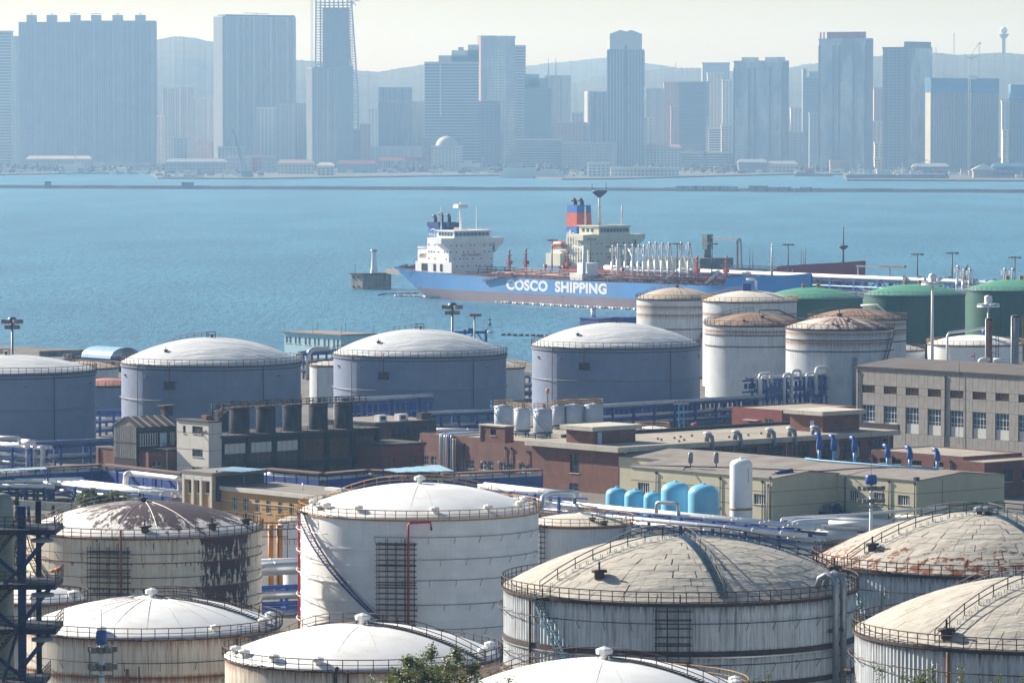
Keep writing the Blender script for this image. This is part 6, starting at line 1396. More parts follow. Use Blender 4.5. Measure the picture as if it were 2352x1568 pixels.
# --- silos
def silo(lab, u0, u1, vt, vb, zb, m, legs, grp, rail, stair=False, n=20):
    um = (u0 + u1) / 2; p = P(um, vb, zb); k = ppm(p); R = (u1 - u0) / 2 / k; hh = (vb - vt) / k; p = p + Vector((0, R, 0)); r = thing('silo', lab, 'silo', tuple(p), 0, grp)
    b = MB(); b.lathe([(R * .6, legs - .6), (R, legs), (R, hh), (R * .25, hh + R * .16), (0, hh + R * .18)] if legs else [(R, 0), (R, hh), (R * .25, hh + R * .18), (0, hh + R * .2)], n * 2); b.build('shell', MT[m], r)
    if legs:
        b = MB(); b.lathe([(R + .03, legs), (R + .06, legs), (R + .06, legs + .35), (R + .03, legs + .35)], n * 2); b.build('base_ring', MT['dark_metal'], r)
        for kx in range(4): a = kx * pi / 2 + .5; b = MB(); b.beam((R * .9 * cos(a), R * .9 * sin(a), 0), (R * .9 * cos(a), R * .9 * sin(a), legs + .2), .22); b.build('leg', MT['dark_metal'], r)
    b = MB(); b.lathe([(R, hh - .3), (R + .12, hh - .3), (R + .12, hh - .12), (R, hh - .12)], n * 2); b.build('rim_band', MT['rust'] if rail != 'rail_yellow' else MT['silo_white'], r)
    b = MB(); N = 12
    for kx in range(N): a = 2 * pi * kx / N; b.beam((R * cos(a), R * sin(a), hh), (R * cos(a), R * sin(a), hh + 1.1), .08)
    for f in (1.1, .6): b.tube([(R * cos(2 * pi * kx / 16), R * sin(2 * pi * kx / 16), hh + f) for kx in range(16)], .05, 4, closed=True)
    b.cbox((.3, -.2, hh + .1), .5, .5, .9); b.build('top_rail', MT[rail], r)
    if stair:
        b = MB(); pts = [(( R + .3) * sin(-1.4 + 2.1 * q / 14), -(R + .3) * cos(-1.4 + 2.1 * q / 14), hh * (1 - q / 14) + .2) for q in range(15)]
        b.tube(pts, .07, 4); b.tube([(x * 1.18, y * 1.18, z) for x, y, z in pts], .07, 4); b.tube([(x * 1.18, y * 1.18, z + .9) for x, y, z in pts], .04, 4)
        for q in pts: b.beam(q, (q[0] * 1.18, q[1] * 1.18, q[2]), .12)
        b.build('spiral_stair', MT['stair_blue'], r)
gw = 'white silos on the pinkish brick roof'
for lab, u0, u1, vt, vb, lg, stn in (('leftmost white silo with a spiral stair', 1135, 1178, 933, 996, 1.0, True), ('second white silo in the front three', 1181, 1218, 939, 1003, 1.0, False), ('third white silo nearest the brick roof room with a spiral stair', 1225, 1269, 941, 1008, 1.0, True), ('rear white silo half hidden behind the third one', 1266, 1298, 933, 986, .6, False), ('rear white silo in the middle of the back pair', 1298, 1341, 931, 986, .6, False), ('rightmost white silo of the back row', 1343, 1386, 930, 986, .6, False)):
    silo(lab, u0, u1, vt, vb, 11.1, 'silo_white', lg, gw, 'rail_yellow', stn)
p = P(1258, 905, 18); r = thing('warning_lamp', 'orange lamp on a rusty post above the white silos', 'lamp', (p.x, p.y, 14)); m = MB(); m.beam((0, 0, 0), (0, 0, 4.2), .15); m.build('post', MT['dark_rust'], r); m = MB(); m.lathe([(0, 4.0), (.4, 4.2), (.4, 5.0), (0, 5.2)], 10); m.build('lamp', MT['orange'], r)
# --- dark range with dark silos, white stair tower
Tw = G('stair_tower', 'white rendered stair tower with three small barred windows', 'tower', 479, 970.5, 15.8, 406, 509)
tw = dict(nx=4, nz=2, fr='frame_dark', gl='glass_blue', t=.08)
for v in (978.5, 1031, 1073): Tw.op('L', 441.5, 465.5, v, v + 17.5, tw)
Tw.op('L', 420, 426.5, 977, 994, dict(nx=1, nz=1, fr='frame_dark')); Tw.walls(MT['tower_white']); Tw.slab(MT['roof_dark'], .25, .25)
m = MB(); [m.box(-Tw.La, 0, -.03, 0, z, z + .05) for z in (3.2, 6.4, 9.6)]; [m.box(0, .03, 0, Tw.Lb, z, z + .05) for z in (3.2, 6.4, 9.6)]; m.build('wall_joint', MT['joint_dark'], Tw.r)
m = MB(); m.cbox((-3.4, 2, Tw.h + .25), 1.6, 1.2, .9); m.build('roof_box', MT['louver'], Tw.r)
for i, u in enumerate((458, 482)): m = MB(); q = solve(Tw.C, GA, u); m.tube([(q, 3, Tw.h), (q, 3, Tw.h + 3.4)], .14, 6); m.build('flue', MT['dark_rust'], Tw.r)
Dk = G('dark_workshop', 'long workshop coloured dark for its shaded front with white boarded upper windows', 'workshop', 0, 0, 12.7, La=12, ur=868, C=Tw.P(-.5, Tw.Lb + .02, 12.7 - GZ))
bw = 6.35; q = .9
wb = dict(nx=4, nz=2, fr='frame_dark', gl='glass', board=(.52, 1.0), nb=4, t=.1, sm='brick_dark'); wd = dict(nx=10, nz=5, fr='frame_dark', gl='louver', t=.07, sm='brick_dark')
for k in range(6):
    Dk.opm('R', q, q + bw - 1.1, Dk.h - 5.2, Dk.h - 1.2, wb if k < 3 else wd); Dk.opm('R', q, q + bw - 1.1, Dk.h - 8.2, Dk.h - 6.6, wd); q += bw
Dk.walls(MT['brick_dark']); Dk.slab(MT['roof_dark'], .5, .4, 0, 'roof_slab')  # wall and frame colours darkened to hold the shade of this front
m = MB(); q = .45
for k in range(7): m.box(0, .3, q - .4, q + .4, 0, Dk.h); q += bw
m.box(0, .5, 0, Dk.Lb, Dk.h - 6.2, Dk.h - 5.9); m.build('concrete_frame', MT['dark_frame'], Dk.r)
m = MB(); q = 0
while q < Dk.Lb: m.beam((.4, q, Dk.h + .4), (.4, q, Dk.h + 1.4), .08); q += 1.6
for z in (.9, 1.4): m.beam((.4, 0, Dk.h + z), (.4, Dk.Lb, Dk.h + z), .07)
m.build('roof_rail', MT['dark_rust'], Dk.r)
gd = 'dark silos on the workshop roof'
for i, (u0, u1, vt, vb) in enumerate(((494, 524, 942, 992), (525.5, 571.8, 936, 996), (586.6, 632, 934, 994), (647.7, 692, 931, 990), (707.7, 752, 928, 987), (767, 810, 926, 984))):
    silo(['half hidden leftmost dark silo behind the white stair tower', 'first full dark silo from the left on the workshop roof', 'second full dark silo from the left on the workshop roof', 'middle dark silo of the workshop roof row', 'dark silo second from the right on the workshop roof', 'rightmost dark silo on the workshop roof'][i], u0, u1, vt, vb, 13.1, 'steel_dark_tank', 0, gd, 'dark_rust')
r = thing('service_catwalk', 'rusty catwalk with rails linking the tops of the dark silos', 'catwalk', tuple(P(548, 936, 18.3)), -AL); m = MB(); m.ob((-1, -3, 0), (2, 0, 0), (0, 34, 0), (0, 0, .15)); m.build('deck', MT['dark_rust'], r); m = MB()
for x in (-1, 1):
    for k in range(24): m.beam((x, -3 + k * 1.45, 0), (x, -3 + k * 1.45, 1.15), .08)
    for z in (.6, 1.15): m.beam((x, -3, z), (x, 31, z), .07)
m.build('handrail', MT['dark_rust'], r); m = MB(); m.beam((-1, -3, 0), (-2, -9, -5), .14); m.beam((1, -3, 0), (0, -9, -5), .14); [m.beam((-1 - k / 12, -3 - k * .5, -k * .42), (1 - k / 12, -3 - k * .5, -k * .42), .1) for k in range(12)]; m.build('ladder', MT['rail_rust'], r)
# grey box building, red brick annex
X = G('grey_block', 'plain grey block with narrow windows behind the right end of the dark workshop', 'block', 862, 972, 12.4, None, 1002, La=16)
for a, b, c, d in ((245, 365, 318, 455), (497, 528, 305, 445), (590, 625, 303, 450), (690, 720, 295, 365)): f = .2296 / 1.08844; X.op('R', 826.9 + a * f, 826.9 + b * f, 918.7 + c * f, 918.7 + d * f, dict(nx=2, nz=3, fr='frame_dark', sm='grey_panel'))
X.walls(MT['steel_dark_tank']); X.slab(MT['roof_grey'], .0, .2)
for i, (q, lab) in enumerate(((3, 'white air conditioner left on the grey block roof'), (8.2, 'white framed air conditioner in the middle of the grey block roof'), (14, 'dark cooling box at the right end of the grey block roof'))):
    r = thing('air_conditioner', lab, 'air conditioner', tuple(X.P(-2, q, X.h + .2)), -AL); m = MB(); m.box(-.8, .8, -1, 1.0 + i * .3, 0, 1.3); m.build('casing', MT['frame_white' if i < 2 else 'dark_metal'], r); m = MB(); m.box(.8, .86, -.6, .6, .3, 1.0); m.build('grille', MT['dark_metal'], r)
Y = G('brick_annex', 'low dark red brick annex with two wide doors left of the pinkish range', 'brick annex', 876, 1025, 10, None, 973, La=10)
for a, b in ((270, 380), (508, 614)): f = .2296 / 1.08844; Y.op('R', 826.9 + a * f, 826.9 + b * f, 1050, 1086, dict(nx=2, nz=1, fr='frame_dark', gl='louver', name='door', sill=False))
Y.walls(MT['brick_red']); Y.slab(MT['roof_dark'], .4, .4)
# corrugated shed on a brick base
Sh = G('corrugated_shed', 'grey corrugated shed with rusted ribbed roof on a brick base', 'shed', 313, 978, 14.4, 262, 404)
gw_ = dict(nx=8, nz=1, fr='frame_white', gl='glass', t=.14, sill=False); Sh.opm('R', .6, 5.2, Sh.h - 4.0, Sh.h - 1.6, gw_); Sh.opm('R', 8, 11.0, Sh.h - 4.0, Sh.h - 1.6, gw_)
MT['corr'] = mat('grey corrugated sheet', (.20, .20, .20), .7, .2, var=.2, sc=.8, streak=(.10, .09, .085), sk=(.5, .7)); Sh.walls(MT['brick_dark'])
m = MB()
for face, Ln in (('L', Sh.La), ('R', Sh.Lb)):
    n = int(Ln / .3)
    if face == 'R': continue
    for k in range(n):
        x = -Ln + Ln * k / n; d = .08 if k % 2 else .03; m.box(x, x + Ln / n, -d, 0, Sh.h - 6.4, Sh.h)
m.build('corrugated_sheet', MT['corr'], Sh.r)
m = MB(); m.box(-Sh.La - .1, .1, -.14, -.09, Sh.h - 3.5, Sh.h - 3.2); m.build('sheet_lap', MT['dark_metal'], Sh.r)
m = MB(); m.box(0, .12, 5.6, 7.2, Sh.h - 4.2, Sh.h - 1.6); m.build('door', MT['blue_sheet'], Sh.r)
n = 16; rs = 1.6; La = Sh.La; m = MB()
m.add([(-La, 0, Sh.h), (0, 0, Sh.h), (-La / 2, 0, Sh.h + rs)], [(0, 1, 2)]); m.build('gable_wall', MT['corr'], Sh.r)
for k in range(n):
    y0, y1 = -.3 + (Sh.Lb + .6) * k / n, -.3 + (Sh.Lb + .6) * (k + 1) / n - .06
    for sd in (0, 1):
        b = MB(); xe = .5 if sd else -La - .5; dz = .05 * (k % 2); b.add([(xe, y0, Sh.h - .25 + dz), (xe, y1, Sh.h - .25 + dz), (-La / 2, y1, Sh.h + rs + dz), (-La / 2, y0, Sh.h + rs + dz), (xe, y0, Sh.h - .33 + dz), (xe, y1, Sh.h - .33 + dz), (-La / 2, y1, Sh.h + rs - .08 + dz), (-La / 2, y0, Sh.h + rs - .08 + dz)], [(0, 1, 2, 3), (7, 6, 5, 4), (0, 4, 5, 1), (1, 5, 6, 2), (3, 2, 6, 7), (0, 3, 7, 4)]); b.build('roof_sheet', MT['roof_maroon'] if (k * 7 + sd) % 3 else MT['pale_concrete'], Sh.r)
m = MB(); m.box(0, 3.2, 4, Sh.Lb, Sh.h - 4.6, Sh.h - 4.4); o = m.build('gallery', MT['pale_concrete'], Sh.r); m = MB()
for q in (5, 9.5, 14): m.beam((3, q, 0), (3, q, Sh.h - 4.5), .25)
m.build('gallery_post', MT['pale_concrete'], o); m = MB()
for k in range(12): q = 4 + k * (Sh.Lb - 4) / 11; m.beam((3.1, q, Sh.h - 4.4), (3.1, q, Sh.h - 3.3), .07)
for z in (3.3, 3.8): m.beam((3.1, 4, Sh.h - z), (3.1, Sh.Lb, Sh.h - z), .06)
m.build('gallery_rail', MT['dark_rust'], o)
m = MB(); m.box(-La * .5 - .6, -La * .5 + .6, 9, 11, Sh.h + 1.4, Sh.h + 3.2); m.box(-La * .5 - 1.2, -La * .5 + 1.2, 8.4, 11.6, Sh.h + 3.2, Sh.h + 3.5); m.build('roof_hood', MT['dark_rust'], Sh.r)
Bk = G('brick_building', 'low brown brick base with pale piers below the corrugated shed', 'brick building', 341, 1039, 9.4, 226, 420); Bk.op('R', 350, 372, 1060, 1070, dict(nx=2, nz=1, fr='frame_white')); Bk.walls(MT['brick']); Bk.slab(MT['roof_dark'], .1, .2)
m = MB()
for f in (0, .33, .66, 1): x = -Bk.La * f; m.box(x - .5, x + .3, -.25, 0, 0, Bk.h)
m.build('pier', MT['brick_pink'], Bk.r)
Rd = G('brick_building', 'small dark red brick house with a pale roof between the first two shaded tanks', 'brick house', 300, 1066, 6.0, 241, None, Lb=8); Rd.walls(MT['brick_red']); Rd.slab(MT['pale_concrete'], .4, .5)
# yellow building
Yl = G('yellow_building', 'yellow rendered block with tall windows between pale pillars', 'building', 488.6, 1092, 12, 422, 606)
for a, b in ((134, 195), (230, 288), (322, 366)): f = .2296 / 1.08844; Yl.op('L', 404.3 + a * f, 404.3 + b * f, 955.5 + 700 * f, 955.5 + 838 * f, dict(nx=2, nz=3, fr='frame_dark', gl='glass_blue')); 
Yl.walls(MT['yellow_wall']); Yl.slab(MT['roof_grey'], .35, .5)
m = MB()
for f in (0.02, .34, .62, .97): x = -Yl.La * (1 - f); m.box(x - .25, x + .35, -.3, 0, 0, Yl.h)
m.box(-Yl.La, .1, -.28, 0, Yl.h - 1.0, Yl.h); m.build('pillar', MT['tower_white'], Yl.r)
m = MB(); m.box(0, .06, .6, Yl.Lb, 3.5, Yl.h - .1); m.build('shade_sheet', MT['roof_dark'], Yl.r)  # dark sheet paints the shade onto this yellow side wall
Yw = G('yellow_building', 'long lower yellow wing with six narrow windows beside the bright white tank', 'building', 742, 1141, 10.0, 498, None, Lb=13)
for a, c in ((615, 885), (735, 895), (860, 908), (980, 922), (1110, 935), (1232, 950)): f = .2296 / 1.08844; Yw.op('L', 404.3 + a * f, 404.3 + (a + 50) * f, 955.5 + c * f, 955.5 + (c + 132) * f, dict(nx=2, nz=2, fr='frame_white', gl='glass_blue', t=.1, sm='cream'))
Yw.walls(MT['yellow_wall']); m = MB(); m.box(-Yw.La - .3, .3, -.4, -.05, Yw.h - .55, Yw.h + .15); m.build('eave_band', MT['tower_white'], Yw.r); Yw.slab(MT['roof_grey'], .05, .12)
m = MB(); m.box(-Yw.La, 0, -.1, 0, Yw.h - 2.3, Yw.h - 2.15); m.build('string_course', MT['cream'], Yw.r); Yw.pipe('L', -Yw.La + .3, 0, Yw.h - 1, MT['frame_white'], .07)
m = MB(); m.cbox((-8, 9, Yw.h + .12), 4.5, 1.2, .5); m.tube([(-12, 5, Yw.h), (-12, 5, Yw.h + 1.4)], .1, 6); m.build('roof_box', MT['pipe_white'], Yw.r)
# red building and right brick blocks
Rb = G('brick_building', 'dark red brick building between the blue pipe rack and the brick roof', 'brick building', 1796, 945, 9.6, 1681, 1968)
Rb.op('L', 1757, 1776, 962, 980, dict(nx=3, nz=2, fr='frame_white', gl='glass_blue')); Rb.op('R', 1803, 1830, 962, 976, dict(nx=4, nz=1, fr='frame_dark')); Rb.walls(MT['brick_red']); Rb.parapet(MT['brick_red'], .3); Rb.slab(MT['roof_pale'], -.3, .1)
m = MB(); q, z = Rb.pix('L', 1729, 965); m.box(q - 2.2, q + 2.2, -1, 0, z, z + .15); m.build('canopy', MT['pale_concrete'], Rb.r)
Z1 = G('brick_building', 'low orange brick workshop with a pale roof below the grey factory', 'brick building', 0, 0, 10.3, La=None, Lb=16, ul=2001, C=P(2212, 1051.5, 10.3))
for u in (2020, 2048, 2095, 2145): Z1.op('L', u, u + 22, 1050 + (u - 2000) * .075, 1062 + (u - 2000) * .075, dict(nx=3, nz=1, fr='frame_dark'))
Z1.walls(MT['brick']); Z1.parapet(MT['brick'], .25); Z1.slab(MT['roof_pale'], -.3, .1)
for u in (2003, 2050, 2184): Z1.pipe('L', Z1.pix('L', u, 1050)[0], 0, Z1.h - .8, MT['dark_rust'], .12)
Z2 = G('brick_building', 'brick block with a shaded side at the right edge below the grey factory', 'brick building', 2261, 1065, 10.4, 2203, 2420)
for q in (5, 10, 14): Z2.opm('R', q, q + 2.4, 2.8, 5.2, dict(nx=3, nz=2, fr='frame_dark'))
Z2.walls(MT['brick']); Z2.parapet(MT['brick'], .25); Z2.slab(MT['roof_pale'], -.3, .1)
# light blue house on the shore
Lh = G('light_blue_house', 'light blue two storey house with flat roof and rods at the waterside', 'house', 782.7, 771, 10.8, 653, 860)
for a, b in ((1020, 1048), (1060, 1086), (1118, 1142), (1158, 1186), (1226, 1252), (1268, 1294), (1328, 1352), (1368, 1392), (1432, 1458), (1478, 1500), (1536, 1560), (1576, 1602)): f = .2296 / 1.08844; v = 698.2 + (332 + (a - 1020) * .098) * f; Lh.op('L', 441 + a * f, 441 + b * f, v, v + 19, dict(nx=2, nz=2, fr='frame_white', gl='glass_blue', t=.14, sm='frame_white'))
Lh.walls(MT['light_blue']); m = MB(); m.box(-Lh.La - .5, .5, -.5, Lh.Lb + .5, Lh.h, Lh.h + .35); m.build('roof', MT['roof_grey'], Lh.r); m = MB(); m.box(-Lh.La - .1, .1, -.1, 0, Lh.h - 1.1, Lh.h); m.build('cornice', MT['vessel_blue'], Lh.r)
m = MB()
for x in (-Lh.La, -Lh.La / 2, 0):
    for y in (.2, Lh.Lb - .2): m.beam((x, y, Lh.h + .35), (x, y, Lh.h + 3.0), .09)
m.build('lightning_rod', MT['dark_metal'], Lh.r)
# blue shed behind the fourth tank; barrel shed; gantry
Bs = G('blue_shed', 'deep blue shed roof showing behind the fourth shaded tank', 'shed', 1375, 733.5, 14, 1332, 1475); Bs.walls(MT['blue_steel']); Bs.slab(MT['blue_steel'], .2, .3)
p = P(1363, 729, 14.2); r = thing('vent_pipe', 'short white pipe standing on the deep blue shed', 'pipe', tuple(p)); m = MB(); m.tube([(0, 0, 0), (0, 0, 2.4)], .75, 10); m.build('pipe', MT['pipe_white'], r); m = MB(); m.lathe([(.8, 2.2), (.9, 2.4), (.7, 2.7), (0, 2.8)], 10); m.build('cap', MT['pipe_silver'], r)
p = P(255, 850, 4); r = thing('barrel_shed', 'blue ribbed barrel roof shed behind the sand coloured tank', 'shed', tuple(p), -AL); m = MB()
for k in range(14):
    x0, x1 = -7 + k * 1.0, -7 + k * 1.0 + .9; pr = [(cos(pi * q / 10) * 5.2, sin(pi * q / 10) * 3.0 + 3.6) for q in range(11)]
    b = len(m.v)
    for x in (x0, x1):
        for y, z in pr: m.v.append((x, y, z))
    for q in range(10): m.f.append((b + q, b + q + 1, b + 11 + q + 1, b + 11 + q)); m.m.append(0); m.sm.append(False)
m.build('ribbed_roof', MT['blue_sheet'], r); m = MB(); m.box(-7, 7, -5, 5, 0, 3.6); m.build('wall', MT['deep_blue'], r)
p = P(1092, 800, 4); r = thing('gantry_frame', 'deep blue steel gantry frame on the waterfront', 'gantry', tuple(p)); m = MB(); k = ppm(p); zt = (800 - 763) / k
for x in (-3.2, 3.2): m.beam((x, 0, 0), (x, 0, zt + .8), .8)
m.beam((-6.5, 0, zt), (3.6, 0, zt), .6, .8); m.beam((-3, 0, zt - 2.6), (3, 0, zt - 2.6), .4); m.beam((-3, 0, zt - 2.6), (0, 0, zt), .35); m.beam((3, 0, zt - 3.6), (.4, 0, zt), .35); m.cbox((-1.4, 0, zt), 1.6, 1.4, 1.3); m.build('frame', MT['blue_steel'], r)
# quay wall pieces on the left shore
m = MB(); a, b, c = P(88, 819, 4), P(215, 814.5, 4), P(300, 811, 4)
for i, (p, q) in enumerate(((a, b), (b, c))): m.beam(p + Vector((0, 0, .8)), q + Vector((0, 0, .8)), 1.2, 1.8)
o = m.build('sea_wall', MT['dolphin']); tag(o, 'low concrete sea wall behind the first shaded tank', 'wall')
m = MB(); rnd = random.Random(2)
for k in range(260):
    p = P(rnd.uniform(150, 300), rnd.uniform(818, 838), 4.1); w = rnd.uniform(.4, 1.4); m.cbox(p, w, w * rnd.uniform(.6, 1.4), w * rnd.uniform(.4, .8), rz=rnd.random() * 3)
o = m.build('rubble', MT['rubble']); tag(o, 'heap of loose rubble on the left shore', 'rubble', kind='stuff')
# ================================================================== PIPES, MASTS, VESSELS, TREES
def pl(uvs): return [P(u, v, z) for u, v, z in uvs]
def rack(label, a, b, levels, w, npost, pipes, z0=GZ, m='blue_steel', name='pipe_rack', post=.42, brace=True, ext=0.0, trays=()):
    """steel pipe rack from a to b (points on the ground plan): posts, cross beams, long beams and single pipes"""
    a, b = Vector(a), Vector(b); d = b - a; d.z = 0; L = d.length; r = thing(name, label, 'pipe rack', (a.x, a.y, z0), atan2(d.y, d.x)); top = max(levels)
    pm = MB(); pm.beam((0, 0, 0), (0, 0, top + .35), post); me = pm.mesh('post', MT[m])
    for k in range(npost):
        x = L * (k + .5) / npost
        for y in (-w / 2, w / 2): link('post', me, r, (x, y, 0))
    bm = MB(); bm.beam((0, -w / 2 - .3, 0), (0, w / 2 + .3, 0), .32, .36); me = bm.mesh('cross_beam', MT[m])
    for z in levels:
        for k in range(npost): link('cross_beam', me, r, (L * (k + .5) / npost, 0, z))
        for y in (-w / 2, w / 2): q = MB(); q.beam((0, y, z), (L, y, z), .22, .34); q.build('long_beam', MT[m], r)
    for p in pipes:
        y, z, rr, mm = p[:4]; x0, x1 = (p[4], p[5]) if len(p) > 4 else (-ext, L + ext); q = MB(); q.tube([(x0, y, z + rr), (x1, y, z + rr)], rr, 10)
        x = x0 + 4
        while x < x1 - 1: q.lathe([], 3) if False else q.tube([(x, y, z + rr), (x + .12, y, z + rr)], rr * 1.14, 10); x += 6.5
        q.build('pipe', MT[mm], r)
    for y, z, h_ in trays:
        q = MB(); n = max(2, int(L / 1.5)); q.ob((0, y, z), (L, 0, 0), (0, .5, 0), (0, 0, .06)); q.ob((0, y, z + h_ - .12), (L, 0, 0), (0, .06, 0), (0, 0, .12))
        for k in range(n): q.ob((L * k / n, y, z), (L / n * .72, 0, 0), (0, .05, 0), (0, 0, h_))
        q.build('cable_tray', MT[m], r)
    return r, L
def pipe_thing(label, runs, cat='pipe', name='pipe_run'):
    r = thing(name, label, cat, tuple(runs[0][0][0])); o = Vector(runs[0][0][0])
    for pts, rr, mm in runs:
        pts = [Vector(p) - o for p in pts]; q = []
        for i, p in enumerate(pts):   # rounded corners
            if 0 < i < len(pts) - 1:
                A, B = pts[i - 1] - p, pts[i + 1] - p; k = min(rr * 2.2, A.length * .45, B.length * .45); A.normalize(); B.normalize()
                for t in (0, .25, .5, .75, 1): q.append((p + A * k) * (1 - t) ** 2 + p * 2 * t * (1 - t) + (p + B * k) * t * t)
            else: q.append(p)
        m = MB(); m.tube(q, rr, 10); m.build('pipe', MT[mm], r)
    return r
# --- rack of bright pipes in front of the cream hall
a, b = P(1200, 1139, 9), P(1850, 1199.5, 9)
rack('long rack of three bright white pipes in front of the blue vessels', a, b, [1.9, 3.8], 4.6, 9, [(-1.2, 4.1, .27, 'pipe_white'), (-.2, 4.15, .27, 'pipe_white'), (.9, 4.1, .32, 'pipe_white'), (-2.75, 2.9, .40, 'pipe_white'), (-1.3, 2.1, .24, 'pipe_silver'), (.2, 2.1, .28, 'pipe_white'), (1.4, 2.1, .26, 'pipe_white'), (-1.5, .9, .34, 'pipe_silver'), (.4, .8, .42, 'pipe_silver'), (1.7, 2.9, .3, 'pipe_blue'), (-1.9, -.1 + .3, .3, 'pipe_white')], ext=3, trays=((2.0, 2.5, .9),))
a2, b2 = P(1110, 1118, 10), P(1330, 1141, 10)
rack('shorter rack of white pipes ending behind the bright white tank', a2, b2, [3.4, 5.6], 3.4, 4, [(-1, 5.8, .4, 'pipe_white'), (.3, 5.9, .46, 'pipe_white'), (-.6, 3.6, .4, 'pipe_white'), (.9, 3.5, .3, 'pipe_silver')])
pipe_thing('grey expansion loop rising beside the rails of the bright white tank', [(pl([(1244, 1165, 9.6), (1246, 1141, 11.0), (1262, 1133, 11.0), (1318, 1129, 11.0)]), .42, 'pipe_silver')], 'pipe')
p = P(1508, 1178, 8.6); pipe_thing('small grey loop standing on the bright pipes below the fifth vessel', [([p, p + Vector((0, 0, 1.8)), p + Vector((3.4, -2.0, 1.8)), p + Vector((3.6, -2.2, -.2))], .3, 'pipe_silver')], 'pipe')
# --- manifold of bends at right
z = 7.5
pipe_thing('cluster of thick pale pipe bends right of the cream hall corner', [
    (pl([(1813, 1250, 5), (1814, 1209, 8), (1832, 1201, 8), (1918, 1196, 8), (2062, 1203, 8)]), .62, 'pipe_white'), (pl([(1803, 1250, 5), (1804, 1206, 8), (1820, 1198, 8), (1915, 1191.5, 8), (2060, 1199, 8)]), .52, 'pipe_silver'),
    (pl([(1834, 1250, 5), (1836, 1211, 7.4), (1860, 1208, 7.4), (1975, 1212, 7.4)]), .36, 'pipe_white'), (pl([(1880, 1207, 7), (2010, 1214, 7)]), .5, 'pipe_white'), (pl([(1905, 1200, 8.4), (2003, 1205, 8.4)]), .42, 'pipe_white'),
    (pl([(1700, 1222, 6.5), (1800, 1224, 6.5), (1862, 1216, 6.5)]), .36, 'pipe_white'), (pl([(1740, 1230, 6), (1850, 1233, 6)]), .4, 'pipe_silver')], 'pipes')
pipe_thing('thin white pipe bridge climbing past the blue capped lamp mast', [(pl([(1794, 1230, 6), (1795, 1191, 8.6), (1830, 1188, 8.6), (1963, 1181.5, 8.6), (2175, 1164, 8.6)]), .24, 'pipe_white'), (pl([(2058, 1188, 8.2), (2166, 1189.5, 8.2)]), .45, 'pipe_white')], 'pipe')
r = pipe_thing('fat white duct lying behind the big panelled tank', [(pl([(1762, 1241, 5.2), (1874, 1234, 5.2), (1968, 1236, 5.2)]), 1.15, 'pipe_white'), (pl([(1790, 1262, 3.8), (1791, 1245, 5.5), (1800, 1242, 5.5)]), 1.2, 'pipe_silver')], 'duct')
m = MB(); q = P(1862, 1248, 4) - P(1762, 1241, 5.2); m.cbox(q + Vector((0, -1.6, 0)), 2.6, .8, 1.8); m.build('access_cage', MT['rail_yellow'], r)
rack('low blue rack carrying white pipes behind the right panelled tanks', P(1870, 1222, 6.0), P(2130, 1200, 6.0), [1.6], 3.4, 5, [(-1, 1.8, .42, 'pipe_white'), (.2, 1.8, .36, 'pipe_silver'), (1.2, 1.8, .4, 'pipe_white')])
# --- left pipework
def gallery(label, pts, z, th=.3, w=2.4):
    r = thing('covered_gallery', label, 'gallery', tuple(P(*pts[0], z))); o = P(*pts[0], z)
    q = [P(u, v, z) - o for u, v in pts]
    for A, B in zip(q, q[1:]):
        d = (B - A); d.z = 0; L = d.length; d.normalize(); s = Vector((-d.y, d.x, 0)); n = max(2, int(L / 3.0))
        m = MB(); m.ob(A - s * w / 2, B - A, s * w, (0, 0, th)); m.build('roof', MT['roof_maroon'], r)
        m = MB(); m.ob(A - s * (w / 2 - .15) + Vector((0, 0, -3.0)), B - A, s * .14, (0, 0, 2.1)); m.build('side_panel', MT['blue_steel'], r)
        m = MB()
        for k in range(n + 1):
            c = A + (B - A) * (k / n)
            for sd in (-1, 1): m.beam(c + s * sd * (w / 2 - .2) + Vector((0, 0, -3)), c + s * sd * (w / 2 - .2), .16)
            if k % 3 == 0: m.beam(c + Vector((0, 0, -3 - (z - 7))), c + Vector((0, 0, -3)), .4)
        m.build('frame', MT['deep_blue'], r)
        m = MB(); m.tube([A + s * .2 + Vector((0, 0, -.75)), B + s * .2 + Vector((0, 0, -.75))], .3, 8); m.tube([A - s * .5 + Vector((0, 0, -.85)), B - s * .5 + Vector((0, 0, -.85))], .22, 8); m.build('pipe', MT['pipe_white'], r)
gallery('covered pipe gallery with maroon roof and deep blue side at left', [(-60, 1085), (108, 1075), (236, 1068), (425, 1089)], 9.3)
gallery('covered pipe gallery with maroon roof right of the yellow building', [(612, 1078), (742, 1089), (845, 1081), (1010, 1090), (1240, 1080)], 9.3)
def sheet(label, uv, z):
    v = [P(a, b, z) for a, b in uv]; o = sum(v, Vector()) / len(v); r = thing('sheet_roof', label, 'roof', tuple(o)); v = [p - o for p in v]; m = MB(); n = 9
    A, B, C, D = v
    for k in range(n):
        f0, f1 = k / n, (k + .93) / n; up = Vector((0, 0, .05 * (k % 2))); q = [A + (B - A) * f0 + up, A + (B - A) * f1 + up, D + (C - D) * f1 + up, D + (C - D) * f0 + up]; dn = Vector((0, 0, -.08)); s = MB(); s.add(q + [p + dn for p in q], [(0, 1, 2, 3), (7, 6, 5, 4), (0, 4, 5, 1), (1, 5, 6, 2), (2, 6, 7, 3), (3, 7, 4, 0)]); s.build('roof_sheet', MT['blue_sheet'], r)
    m = MB(); [m.beam(p, (p.x, p.y, GZ - o.z), .25) for p in v]; m.build('post', MT['blue_steel'], r)
sheet('light blue sheet roof left of the grey loading arms, over the gallery bend', [(880, 1077), (1010, 1067), (1044, 1081), (915, 1084)], 9.9)
sheet('small light blue sheet roof on top of the yellow block', [(498, 1080), (535, 1071), (612, 1077), (560, 1083)], 12.8)
